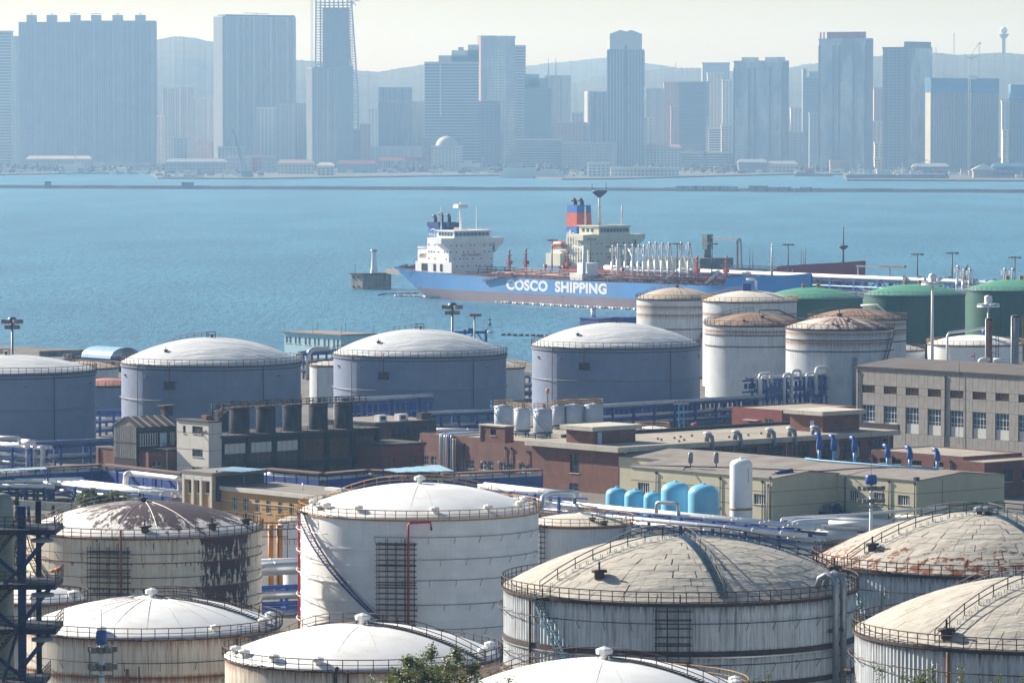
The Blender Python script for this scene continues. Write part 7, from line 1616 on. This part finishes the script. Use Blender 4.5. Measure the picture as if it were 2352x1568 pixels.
sheet('pale blue sheet strip on the left end of the gallery', [(-40, 1079), (104, 1072), (110, 1076), (-40, 1084)], 9.9)
rack('rack of many bright pipes below the left covered gallery', P(140, 1109, 7), P(440, 1141, 7), [1.4, 2.8], 8.0, 6, [(-3.6, 3.0, .3, 'pipe_white'), (-2.3, 3.0, .22, 'pipe_white'), (-1.2, 3.0, .28, 'pipe_white'), (.2, 3.0, .24, 'pipe_white'), (1.4, 3.0, .26, 'pipe_white'), (2.5, 3.0, .3, 'pipe_white'), (3.7, 3.0, .24, 'pipe_white'), (-2, 1.6, .34, 'pipe_silver'), (1, 1.6, .4, 'pipe_silver')])
rack('second rack of bright pipes crossing below the left end of the gallery', P(-30, 1108, 7.2), P(190, 1104, 7.2), [1.6, 3.0], 5.5, 4, [(-2.4, 3.1, .36, 'pipe_white'), (-1.2, 3.1, .3, 'pipe_white'), (.2, 3.1, .4, 'pipe_white'), (1.4, 3.1, .32, 'pipe_white'), (2.4, 3.1, .3, 'pipe_white')])
rack('low rack with one bright pipe and dark pipes behind the cypress trees', P(-30, 1118, 6.5), P(130, 1122, 6.5), [1.2, 2.4], 3.4, 4, [(-1.2, 2.5, .42, 'pipe_white'), (0, 2.5, .3, 'pipe_blue'), (1, 2.5, .36, 'pipe_silver')], m='deep_blue')
pipe_thing('big white pipe portal between blue supports near the yellow building', [(pl([(288, 1108, 8), (290, 1088, 10), (300, 1086, 10), (412, 1099, 10), (414, 1104, 9.5), (414, 1152, 4.4)]), .52, 'pipe_white')], 'pipe')
for i, u in enumerate((268, 356)):
    p = P(u, 1118 + i * 10, 6); r = thing('pipe_support', 'blue portal support %s the big white pipe portal' % ('left of', 'under the middle of')[i], 'support', tuple(p), -AL); m = MB(); m.beam((0, 0, -2), (0, 0, 3.0), .5); m.beam((0, 5, -2), (0, 5, 3.0), .5); m.beam((0, -.3, 3.0), (0, 6.4, 3.0), .4); m.build('frame', MT['blue_steel'], r)
r = thing('valve_manifold', 'row of short upright pipes and valves left of the yellow building', 'valves', tuple(P(372, 1150, 5)), -AL); rnd = random.Random(4)
for k in range(14):
    m = MB(); x = -7 + k * 1.0; m.tube([(x, 0, -1), (x, 0, 1.6), (x, .4, 2.1), (x, 1.4, 2.1)], .2, 6); m.lathe([(.0, .3), (.36, .4), (.36, .8), (0, .9)], 8, (x, 0, 0)); m.build('riser', MT['pipe_silver' if k % 3 else 'pipe_white'], r)
a, b = P(-60, 1017, 8.6), P(110, 1030, 8.6)
r, L = rack('three level rack of white pipes in front of the first shaded tank', a, b, [.8, 2.4, 4.2], 4.0, 4, [(-1.5, 4.4, .4, 'pipe_white'), (-.4, 4.4, .36, 'pipe_white'), (.8, 4.4, .4, 'pipe_white'), (-1.2, 2.6, .34, 'pipe_white'), (.4, 2.6, .3, 'pipe_silver'), (-1, 1.0, .4, 'pipe_silver'), (.9, 1.0, .34, 'pipe_white')])
for k in range(7): m = MB(); x = L + .3 - k * .75; y = -1.9 + (k % 3) * .9; m.tube([(x - 1, y, 4.9), (x - .2, y, 4.9), (x, y, 4.6), (x, y, 0)], .24, 8); m.build('down_pipe', MT['pipe_silver' if k % 2 else 'pipe_white'], r)
rack('pipe bridge slanting up behind the three level rack', P(30, 1020, 8.8), P(300, 1008, 8.8), [1.6, 4.0], 2.6, 4, [(-.8, 4.2, .55, 'pipe_blue'), (.5, 4.2, .5, 'pipe_silver'), (-.5, 1.8, .3, 'pipe_silver'), (.6, 1.8, .34, 'pipe_blue')])
pipe_thing('horizontal white pipes above the three level rack at the left edge', [(pl([(-40, 1004, 10.5), (45, 1006, 10.5), (47, 1020, 9)]), .45, 'pipe_silver'), (pl([(52, 1013, 10), (78, 1015, 10)]), .5, 'pipe_white')], 'pipes')
rack('blue racked pipes and ladders in the gap between the first two shaded tanks', P(205, 950, 9), P(300, 944, 9), [1.0, 3.0, 5.0], 2.4, 3, [(-.6, 5.2, .3, 'pipe_blue'), (.5, 3.2, .36, 'pipe_white'), (-.4, 1.2, .4, 'pipe_silver')])
# --- centre and right racks
rack('deep blue pipe bridge with a pale pipe right of the dark silos', P(795, 923, 12.6), P(985, 913.5, 12.6), [4.6, 8.4], 3.2, 3, [(-1.0, 8.6, .5, 'pipe_silver'), (.6, 8.6, .4, 'pipe_blue'), (-1.7, 5.0, .3, 'blue_steel'), (.8, 4.8, .4, 'pipe_silver')], trays=((-1.8, 6.2, 1.9), (-1.8, 4.7, 1.2)))
rack('low blue rack of pipes between the grey block and the white silos', P(985, 952, 9.4), P(1150, 946, 9.4), [2.4, 5.2], 3.0, 4, [(-.9, 5.4, .42, 'pipe_silver'), (.2, 5.4, .36, 'pipe_white'), (1, 5.4, .3, 'pipe_blue'), (0, 2.6, .4, 'pipe_silver')])
rack('short run of white pipes above the small brown roof room', P(965, 990, 7.2), P(1110, 992, 7.2), [2.8], 2.2, 3, [(-.6, 3.0, .5, 'pipe_white'), (.5, 3.0, .4, 'pipe_white')])
rack('long blue rack in front of the fourth shaded tank', P(1370, 937, 9.2), P(1745, 913.5, 9.2), [1.0, 2.6, 4.9], 3.6, 8, [(-1.2, 5.1, .5, 'pipe_silver'), (0, 5.1, .42, 'pipe_blue'), (1.2, 5.1, .4, 'pipe_silver'), (-1.3, 2.8, .34, 'pipe_silver'), (0, 2.8, .3, 'pipe_blue'), (-1, 1.2, .36, 'pipe_silver'), (.6, 1.2, .36, 'pipe_blue')], trays=((1.5, 3.4, 1.2), (1.5, 1.4, .9)))
r, L = rack('tall blue pipe rack with hooked white pipes left of the grey factory', P(1722, 868, 13.6), P(1985, 851, 13.6), [2.2, 4.2, 6.2, 8.8], 4.4, 6, [(-1.6, 9.0, .42, 'pipe_silver'), (-.4, 9.0, .36, 'pipe_blue'), (.9, 9.0, .42, 'pipe_silver'), (-1.6, 6.4, .4, 'pipe_blue'), (0, 6.4, .34, 'pipe_silver'), (-1.6, 4.4, .4, 'pipe_blue'), (.4, 4.4, .4, 'pipe_silver'), (-1.2, 2.4, .4, 'pipe_blue'), (.8, 2.4, .36, 'pipe_silver')], trays=((-2.3, 7.2, 1.3), (-2.3, 4.9, 1.1), (-2.3, 2.9, 1.0), (1.6, 7.0, 1.2), (1.6, 3.0, 2.4)))
for i, (x, w, t, zb) in enumerate(((.5, 3.6, 10.6, 2.0), (1.2, 1.6, 9.9, 1.2), (9.6, 2.0, 10.2, -.5), (12.5, 2.4, 10.9, -.5), (21.5, 4.2, 11.2, 5.0), (17.8, 2.6, 10.0, 6.0))):
    m = MB(); rr = .38 if i not in (1, 5) else .26; m.tube([(x, -2.5, zb), (x, -2.5, t - .7), (x + .3, -2.5, t - .15), (x + .8, -2.5, t), (x + w, -2.5, t), (x + w + .5, -2.5, t - .2), (x + w + .7, -2.5, t - .8), (x + w + .7, -2.5, t - 2.4)], rr, 8); m.build('hooked_pipe', MT['pipe_white'], r)
for x in (4, 6, 14, 16, 19, 24): m = MB(); m.tube([(x, -2.8, -1), (x, -2.8, 4.2), (x + .2, -2.6, 4.6), (x + 1.2, -1, 4.6)], .22, 8); m.build('riser', MT['pipe_silver'], r)
rack('pipes in the gap right of the third shaded tank', P(1180, 862, 10), P(1240, 858, 10), [1.0, 3.0, 5.4], 2.4, 2, [(-.6, 5.6, .5, 'pipe_white'), (.6, 3.2, .36, 'pipe_silver'), (0, 1.2, .4, 'pipe_blue')])
r, L = rack('blue pipe cluster with a fat bend below the light blue house', P(690, 812, 11), P(790, 806, 11), [2.0, 4.2, 6.6], 3.0, 3, [(-.8, 6.8, .5, 'pipe_blue'), (.6, 6.8, .42, 'pipe_silver'), (-.6, 4.4, .4, 'pipe_blue'), (.6, 4.4, .36, 'pipe_silver'), (0, 2.2, .4, 'pipe_silver')])
m = MB(); m.tube([(1, -1.8, 0), (1, -1.8, 6.0), (1.6, -1.8, 7.4), (3, -1.8, 8.0), (9, -1.8, 8.0)], .7, 10); m.build('fat_bend', MT['pipe_silver'], r)
# --- gap between the two front left tanks
a = PY(560, 1330, 640); r, L = rack('stack of thick pipes and blue beams in the gap between peeling and bright tanks', (a.x, 640, 0), (PY(740, 1330, 640).x, 644, 0), [.6, 3.2], 2.6, 3, [(-1.3, 5.4, .95, 'pipe_silver'), (.6, 6.4, .6, 'pipe_white'), (-1.4, 3.5, .28, 'vent_blue'), (-1.2, 2.0, .66, 'pipe_silver'), (-1.4, 1.1, .32, 'vent_blue'), (-1.2, -1.1 + .9, .45, 'pipe_blue'), (-1.6, -2.2 + 1.4, .5, 'pipe_silver')])
for i, u in enumerate((622, 642)):
    p = PY(u, 1300, 672); zt = PY(u, 1205, 672).z; r = thing('orange_column', ('left', 'right')[i] + ' one of two orange steel columns behind the peeling tank edge', 'column', (p.x, 672, GZ)); m = MB(); m.cyl((0, 0, 0), (0, 0, zt - GZ), .42 + i * .05, n=10); m.build('column', MT['orange'], r)
    m = MB(); [m.beam((-1.3, -.5, z), (1.3, -.5, z), .12) for z in (8, 10, 12, zt - GZ - .5)]; m.beam((1.2, -.5, 0), (1.2, -.5, zt - GZ), .1); m.build('ladder_frame', MT['rail_rust'], r)
r = thing('pipe_bridge', 'rusty railed walkway between the peeling tank and the bright tank', 'walkway', tuple(PY(600, 1218, 660))); w = PY(700, 1214, 664) - PY(600, 1218, 660); m = MB(); m.ob((0, 0, 0), w, (0, 1.2, 0), (0, 0, .15)); m.build('deck', MT['rail_rust'], r); m = MB()
for k in range(9): m.beam(w * (k / 8), w * (k / 8) + Vector((0, 0, 1.2)), .08)
for z in (.6, 1.2): m.beam((0, 0, z), w + Vector((0, 0, z)), .06)
m.build('handrail', MT['rail_rust'], r)
# --- blue vessels and the white upright tank
for i, (u0, u1, vt, y) in enumerate(((1391, 1443, 1119, 797), (1434, 1485, 1124, 790), (1478, 1522, 1129, 784), (1518, 1586, 1106, 776), (1580, 1653, 1111, 767))):
    um = (u0 + u1) / 2; k = F / y; p = PY(um, 1180, y); R = (u1 - u0) / 2 / k; zt = PY(um, vt, y).z - GZ; r = thing('blue_vessel', ('first small', 'second small', 'third small', 'first large', 'second large')[i] + ' light blue rounded vessel from the left before the cream hall', 'vessel', (p.x, y, GZ), 0, 'light blue vessels')
    m = MB(); m.lathe([(R * .92, 0), (R * .98, .6), (R, 1.4), (R, zt - R * .62), (R * .97, zt - R * .45), (R * .86, zt - R * .26), (R * .62, zt - R * .10), (R * .3, zt - R * .02), (0, zt)], 48); m.build('shell', MT['vessel_blue'], r)
    m = MB(); m.cyl((0, 0, zt - .05), (0, 0, zt + .18), .3, n=10); m.build('manhole', MT['vessel_blue'], r); m = MB(); m.beam((R * .8, -R * .62, 0), (R * .8, -R * .62, zt * .8), .05); m.build('level_pipe', MT['pipe_white'], r)
y = 770; p = PY(1702, 1180, y); R = 26 * y / F; zt = PY(1702, 1053, y).z - GZ; r = thing('upright_tank', 'tall white upright cylinder with a brown band in front of the cream hall', 'tank', (p.x, y, GZ)); m = MB()
m.lathe([(R, .2), (R, zt - 1.0), (R * .95, zt - .65), (R * .75, zt - .28), (R * .4, zt - .06), (0, zt)], 48); m.build('shell', MT['tank_white'], r); m = MB(); zb = PY(1702, 1170, y).z - GZ; m.lathe([(R, zb), (R + .03, zb), (R + .03, zb + .4), (R, zb + .4)], 48); m.build('band', MT['band_brown'], r)
m = MB(); m.lathe([(.25, zt - .1), (.25, zt + .2), (0, zt + .2)], 10); m.build('top_nozzle', MT['tank_white'], r); m = MB(); m.beam((R * .6, -R * .83, zt - 1.4), (R * .6, -R * .83, zt - 4), .07); m.build('stain_pipe', MT['grey_metal'], r)
r = thing('pump_skid', 'dark pump skid and coolers in the corner of the cream hall', 'pumps', tuple(P(1900, 1186, 4.2)), -AL); rnd = random.Random(8)
m = MB(); m.box(-9, 3, 0, 3, 0, .8); m.build('base', MT['deep_blue'], r)
for k in range(5): m = MB(); m.box(-8 + k * 2.2, -6.8 + k * 2.2, .4, 1.6, .8, 1.9); m.cyl((-7.4 + k * 2.2, 1, 1.9), (-7.4 + k * 2.2, 1, 2.3), .5, n=10); m.build('pump', MT['grey_metal' if k % 2 else 'deep_blue'], r)
# --- chimneys behind the factory
for i, (u0, u1, vt, mm, lab) in enumerate(((2265, 2279, 730, 'rust', 'rusty brown chimney behind the grey factory'), (2324, 2340, 724, 'grey_metal', 'grey chimney with a yellow ladder at the right edge'))):
    y = 1030; um = (u0 + u1) / 2; p = PY(um, 838, y); zt = PY(um, vt, y).z - GZ; R = (u1 - u0) / 2 * y / F; r = thing('chimney', lab, 'chimney', (p.x, y, GZ)); m = MB(); m.cyl((0, 0, 0), (0, 0, zt), R, n=20); m.build('stack', MT[mm], r); m = MB(); m.lathe([(R + .03, zt - .5), (R + .08, zt - .5), (R + .08, zt), (R * .8, zt)], 20); m.build('rim', MT['soot'], r)
    m = MB(); x = R + .8; m.beam((x, 0, 6), (x, 0, zt - .3), .12); m.beam((x + .6, 0, 6), (x + .6, 0, zt - .3), .12); z = 6
    while z < zt: m.beam((x, 0, z), (x + .6, 0, z), .1); z += .6
    for z in range(8, int(zt), 3): m.beam((R, 0, z), (x, 0, z), .1)
    m.build('ladder', MT['rail_yellow' if i else 'dark_rust'], r); m = MB(); m.cyl((-R - .1, -.2, 6), (-R - .1, -.2, zt - .2), .14, n=6); m.build('side_pipe', MT['pipe_white'], r)  # thin white pipe up the left of each stack
pipe_thing('white arched flue pipes at the foot of the chimneys', [([PY(2250, 842, 1024), PY(2251, 828, 1024), PY(2258, 825, 1024), PY(2274, 826, 1024)], .5, 'pipe_white'), ([PY(2282, 827, 1024), PY(2308, 828, 1024)], .5, 'pipe_white'), ([PY(2240, 836, 1024), PY(2345, 838, 1024)], .3, 'dark_rust')], 'pipes')
# --- lamp masts
def flood(label, u, vt, y, style, cap='lamp_cap', mp='grey_metal', vb=None, r0=.42):
    p = PY(u, vt, y); g0 = ground_z(y); r = thing('lamp_mast', label, 'lamp mast', (p.x, y, g0)); h = p.z - g0; k = y / F
    m = MB(); m.tube([(0, 0, 0), (0, 0, h - .8)], [r0, r0 * .55], 12); m.build('pole', MT[mp], r)
    if style == 'dome':
        m = MB(); R = 11 * k; m.lathe([(R, h - R * .9), (R * .96, h - R * .5), (R * .7, h - R * .18), (R * .3, h - .02), (0, h)], 16); m.build('dome_cap', MT[cap], r)
        m = MB(); head(m, h - R * .8, 6, 19 * k, s=1.5); head(m, h - R * 2.0, 6, 12 * k, s=1.4); m.cyl((0, 0, h - R * 2.4), (0, 0, h - R * .8), .35, n=8); m.build('floodlight_ring', MT['lamp_head'], r)
    elif style == 'ring':
        m = MB(); head(m, h - .3, 10, 12 * k, s=1.2); m.tube([(11 * k * cos(a * pi / 8), 11 * k * sin(a * pi / 8), h - .4) for a in range(16)], .18, 5, closed=True); m.build('lamp_ring', MT['lamp_head'], r)
    elif style == 'cap':
        R = 14 * k; m = MB(); m.lathe([(R * .78, h - 1.5), (R, h - 1.3), (R * .92, h - .4), (R * .8, h - .2), (0, h - .12)], 20); m.build('cap', MT[cap], r)
        m = MB(); w = 27 * k
        for z in (h - 2.2, h - 3.9, h - 4.6):
            m.beam((-w, -.5, z), (w, -.5, z), .12); m.beam((-w, .5, z), (w, .5, z), .12)
            if z > h - 4.4:
                for q in range(7): m.cbox((-w + q * w / 3, -.75 if q % 2 else .6, z - .1), .5, .6, .55, rz=q * .3)
        for q in (-1, 1): m.beam((q * w, -.5, h - 4.6), (q * w, -.5, h - 2.0), .12)
        m.build('floodlight_rack', MT['lamp_head'], r); m = MB(); m.beam((0, 0, h - .2), (0, 0, h + 1.9), .05); m.build('lightning_rod', MT['dark_metal'], r)
    elif style == 'white':
        R = 9 * k; m = MB(); m.lathe([(R * 2.9, h - 3.1), (R * 2.9, h - 2.7), (R, h - 2.5), (R, h - .7), (R * .85, h - .3), (0, h)], 16); m.build('dome_cap', MT['tank_white'], r); m = MB(); head(m, h - 2.4, 10, 21 * k, s=1.3); m.build('floodlight_ring', MT['pipe_silver'], r)
    return r
flood('lamp mast with a blue dome cap at the far left over the sea', 28, 727, 1030, 'dome')
flood('lamp mast with a blue dome cap behind the third shaded tank', 1039, 694, 1090, 'dome')
flood('smaller ring headed lamp mast next to the blue gantry', 1090, 719, 1180, 'ring', mp='grey_metal', r0=.34)
flood('tall white lamp mast with a white capped head in front of the whole green tank', 2142, 627, 1180, 'white', mp='tank_white', r0=.5)
flood('shorter white lamp mast with a ball head above the rusty chimney', 2270, 677, 1150, 'white', mp='tank_white', r0=.4)
flood('blue capped floodlight mast in front of the projecting cream wing', 2001, 1087, 625, 'cap', mp='tank_white', r0=.36)
flood('blue capped floodlight mast before the lower left white tank', 233, 1443, 440, 'cap', mp='tank_white', r0=.42)
p = P(1565, 992, 5); r = thing('lattice_mast', 'blue lattice lamp tower in front of the long blue rack', 'lamp tower', (p.x, p.y, GZ)); zt = PY(1565, 928, p.y).z - GZ; m = MB(); lattice(m, 0, 0, 0, zt, .55, 1.2); m.build('lattice', MT['sky_blue_pipe'], r); m = MB(); m.cbox((0, 0, zt), 3.4, 1.6, .15); [m.cbox((-1.4 + q * .9, -.8, zt + .3), .5, .4, .5) for q in range(4)]; m.build('lamp_deck', MT['lamp_head'], r)
# --- windsocks
def windsock(label, u, v, y, w, cols, base):
    p = PY(u, v, y); r = thing('windsock', label, 'windsock', tuple(p)); m = MB(); m.beam((0, 0, base), (0, 0, .6), .1); m.build('pole', MT['dark_metal'], r); n = len(cols)
    for i, c in enumerate(cols):
        f0, f1 = i / n, (i + 1) / n; m = MB(); m.tube([(-w * f0, 0, -.25 * w * f0), (-w * f1, 0, -.28 * w * f1)], [w * (.24 - .14 * f0), w * (.24 - .14 * f1)], 12, caps=False); m.build('sock_band', MT[c], r)
windsock('orange and yellow windsock in front of the peeling tank', 142, 1305, 560, 1.5, ['windsock_red', 'windsock_red', 'windsock_yellow', 'windsock_red', 'windsock_yellow'], -9)
windsock('red windsock hanging before the long blue rack', 1600, 972, 960, 1.4, ['windsock_red', 'windsock_red', 'ship_white', 'windsock_red'], -5)
windsock('tiny red windsock in front of the low white tank', 2239, 816, 1030, 1.0, ['windsock_red', 'windsock_red'], -3)
mk('tower_blue', (.008, .028, .13), .6, var=.3); mk('tower_dark', (.006, .010, .035), .7, var=.3)
# --- steel structure at the left edge
y = 440; p = PY(50, 1211, y); k = y / F
r = thing('process_tower', 'dark blue steel process tower with platforms and stairs at the left edge', 'steel tower', (p.x, y, GZ)); ztop = PY(50, 1185, y).z - GZ + 1
m = MB(); m.beam((0, 0, 0), (0, 0, ztop), .75); m.build('column', MT['tower_blue'], r); m = MB(); m.beam((-5.4, 0, 0), (-5.4, 0, ztop), .6); m.beam((-3.0, 6, 0), (-3.0, 6, ztop), .6); m.beam((1.0, 6, 0), (1.0, 6, ztop), .5); m.build('column', MT['tower_dark'], r)
pz = [PY(50, v, y).z - GZ for v in (1213, 1338, 1440, 1562)]
for i, z in enumerate(pz):
    w = (3.9, 3.9, 3.9, 2.6)[i]; m = MB(); m.box(-6, w - .5, -1.6, 6, z - .5, z); m.build('platform', MT['tower_dark'], r); m = MB()
    for q in range(12):
        x = -5.5 + (w + 5.0) * q / 11; m.beam((x, -1.6, z), (x, -1.6, z + 1.25), .075)
    for q in range(6): m.beam((w - .5, -1.6 + q * 1.5, z), (w - .5, -1.6 + q * 1.5, z + 1.25), .075)
    for f in (.45, .85, 1.25): m.beam((-6, -1.6, z + f), (w - .5, -1.6, z + f), .06); m.beam((w - .5, -1.6, z + f), (w - .5, 6, z + f), .06)
    m.build('platform_rail', MT['rail_dark'], r)
    m = MB(); m.beam((.2, -.5, z - 3.6), (w - 1.2, -.5, z - .5), .42); m.beam((-.2, -.5, z - 4.6), (-5.2, -.5, z - .5), .36); m.build('brace', MT['tower_blue'], r)
    m = MB(); m.lathe([(1.1, z - 1.2), (1.1, z - .9), (.2, z - .75)], 14, (2.1, -1, 0)); m.build('light_dish', MT['grey_metal'], r)
    if i < 3:
        zl = pz[i + 1]; m = MB()
        for q in range(16): f = q / 15; m.cbox((-4.6 + f * 4.2, -1.9, z + (zl - z) * (1 - f) if False else zl + (z - zl) * f), .5, .9, .07)
        for sd in (-.45, .45): m.beam((-4.7, -1.9 + sd, zl), (-.3, -1.9 + sd, z), .1, .3)
        m.beam((-4.7, -2.3, zl + 1), (-.3, -2.3, z + 1), .07); m.build('stair', MT['dark_metal'], r)
m = MB(); m.beam((-6, -1, 0), (-.3, -1, pz[2]), .3); m.beam((-6, -1, pz[2]), (.5, -1, pz[1] + 2), .3); m.build('brace', MT['tower_blue'], r)
MT['green_vessel'] = mat('grey green vessel', (.30, .34, .28), .5, var=.3, sc=.4, dirt=(.10, .12, .10), dk=.7)
p2 = PY(-2, 1131, 443); r = thing('process_vessel', 'grey green round headed vessel inside the left steel tower', 'vessel', (p2.x, 443, GZ)); zt = p2.z - GZ; R = 33 * k; m = MB(); m.lathe([(R, 0), (R, zt - R * .7), (R * .92, zt - R * .4), (R * .7, zt - R * .15), (R * .35, zt - R * .03), (0, zt)], 32); m.build('shell', MT['green_vessel'], r)
# --- trees
tl = NT('leaf'); oi = tl.n.new('ShaderNodeNewGeometry'); g = oi.outputs['Position']
lc = tl.mix(tl.noise(g, 2.3, 2), (.035, .065, .018), (.095, .125, .04)); tl.put(tl.b.inputs['Base Color'], lc); tl.b.inputs['Roughness'].default_value = .45
tr = tl.n.new('ShaderNodeBsdfTranslucent'); tl.put(tr.inputs['Color'], tl.mix(tl.noise(g, 3.0, 2), (.08, .12, .02), (.20, .22, .06))); mx = tl.n.new('ShaderNodeMixShader'); mx.inputs[0].default_value = .35
tl.t.links.new(tl.b.outputs[0], mx.inputs[1]); tl.t.links.new(tr.outputs[0], mx.inputs[2]); tl.t.links.new(mx.outputs[0], tl.n['Material Output'].inputs['Surface']); MT['leaf'] = tl.mat
MT['leaf_dark'] = mat('dark needle foliage', (.022, .036, .018), .8, var=.5, sc=2.0)
def tree(label, u, vt, y, spread, nlead, leaves, seed, depth=7.0, leaf=.2, base=None, lm='leaf', cat='tree', low=0.45):
    rnd = random.Random(seed); p = PY(u, vt, y); g0 = ground_z(y) if base is None else base; hgt = p.z - g0; r = thing('tree', label, cat, (p.x, y, g0 - .1)); tb, cb = MB(), MB()
    tb.tube([(0, 0, 0), (.1, 0, hgt * .3), (0, .1, hgt * low)], [hgt * .022 + .06, hgt * .016 + .05, hgt * .011 + .04], 8); tips = []
    for k in range(nlead):
        a = rnd.uniform(0, 2 * pi); f = (k + .5) / nlead; x = (f * 2 - 1) * spread * .92; yy = rnd.uniform(-.6, .6) * spread; zt = hgt * (1 - .16 * rnd.random() ** 1.5) - abs(f * 2 - 1) ** 2 * spread * .45
        if k == nlead // 2: zt = hgt
        q = [(0, 0, hgt * low * rnd.uniform(.7, 1)), (x * .5, yy * .5, hgt * (low + .18)), (x * .85, yy * .85, hgt * .5 + zt * .35), (x, yy, zt - .1)]
        tb.tube(q, [hgt * .008 + .05, hgt * .006 + .04, .04, .012], 6)
        for j in range(26):
            f2 = rnd.random() ** .7; c = Vector(q[1]).lerp(Vector(q[2]), min(1, f2 * 1.8)) if f2 < .55 else Vector(q[2]).lerp(Vector(q[3]), (f2 - .55) / .45)
            w = (1 - f2) * spread * .34 + .14; c2 = c + Vector((rnd.gauss(0, w), rnd.gauss(0, w), rnd.gauss(0, w * .5) + .05)); tb.tube([c, (c + c2) / 2 + Vector((0, 0, .06)), c2], [.025, .015, .006], 4); tips.append((c2, w * .42 + .10))
    for k in range(leaves):
        c, w = rnd.choice(tips); c = c + Vector((rnd.gauss(0, w), rnd.gauss(0, w), rnd.gauss(0, w * .9))); a, b = rnd.uniform(0, 2 * pi), rnd.uniform(-1.0, 1.0); s = leaf * rnd.uniform(.55, 1.1)
        X = Vector((cos(a) * cos(b), sin(a) * cos(b), sin(b))) * s; Y = X.cross(Vector((rnd.gauss(0, 1), rnd.gauss(0, 1), rnd.gauss(0, 1)))).normalized() * s * .62
        cb.add([c - X * .5, c - Y * .42, c + X * .5, c + Y * .42], [(0, 1, 2, 3)])
    tb.build('trunk', MT['bark'], r); cb.build('crown', MT[lm], r); return r
tree('bushy green tree with several upright tops before the bottom middle white tank', 993, 1477, 300, 3.25, 11, 19000, 6)
for i, (u, v, sp, nl, lab) in enumerate(((2022, 1531, .85, 3, 'small green tree top at the left foot of the corner tank'), (2070, 1545, .8, 3, 'low dark green treetop between two taller ones below the corner tank'), (2130, 1527, 1.3, 4, 'wider green treetop in the middle below the corner tank'), (2209, 1524, 1.0, 3, 'bright green tall treetop right of the middle one below the corner tank'), (2285, 1549, .6, 2, 'thin treetop peeking up near the bottom right corner'), (2342, 1551, .7, 2, 'treetop cut by the bottom right corner'), (1157, 1552, .6, 2, 'small leafy twig top at the left foot of the bottom dome'), (1724, 1550, .45, 2, 'left one of two leafy twigs by the white roof vent at the bottom'), (1758, 1545, .45, 2, 'right one of two leafy twigs by the white roof vent at the bottom'), (848, 1546, .4, 2, 'thin twig left of the bushy green tree'))):
    tree(lab, u, v, 292 + i * 2, sp, nl, int(1700 * sp * nl / 2), 20 + i, leaf=.17)
tree('dense green tree behind the peeling tank under the bright pipes', 212, 1119, 735, 2.6, 7, 4200, 50, leaf=.36, low=.25); tree('broad green shrub right of the dense tree behind the peeling tank', 268, 1124, 738, 2.4, 7, 3600, 51, leaf=.34, low=.2)
tree('low green shrub beside the white pipe portal', 300, 1140, 742, 1.5, 5, 1500, 52, leaf=.3, low=.2)
def cypress(label, u, vt, y, w, seed):
    rnd = random.Random(seed); p = PY(u, vt, y); h = p.z - GZ; r = thing('cypress_tree', label, 'tree', (p.x, y, GZ)); m = MB(); m.cyl((0, 0, 0), (0, 0, h * .9), .16, .03, 6); m.build('trunk', MT['bark'], r); c = MB()
    for k in range(2200):
        z = h * rnd.random() ** 1.1; R = w * (1 - z / h) ** .7 * rnd.uniform(.5, 1.08); a = rnd.uniform(0, 2 * pi); q = Vector((R * cos(a), R * sin(a), z)); X = Vector((rnd.gauss(0, .12), rnd.gauss(0, .12), .34)); Y = Vector((-sin(a), cos(a), .1)) * .12; c.add([q - Y, q + X * .3, q + Y, q + X], [(0, 1, 2, 3)])
    c.build('crown', MT['leaf_dark'], r)
for i, (u, v, w, lab) in enumerate(((40, 1140, 1.3, 'tall dark cypress left of the others behind the left steel tower'), (66, 1166, .9, 'lowest dark cypress beside the left steel tower'), (86, 1129, 1.0, 'tallest dark cypress in the row at left'), (122, 1163, .9, 'dark cypress nearest the green tree'))): cypress(lab, u, v, 700 + i * 4, w, 70 + i)
p, q = P(40, 1168, 4), P(175, 1176, 4); m = MB(); m.beam(p + Vector((0, 0, .8)), q + Vector((0, 0, .8)), .3, 1.6); o = m.build('boundary_wall', MT['pale_concrete']); tag(o, 'low pale boundary wall behind the cypress trees', 'wall')
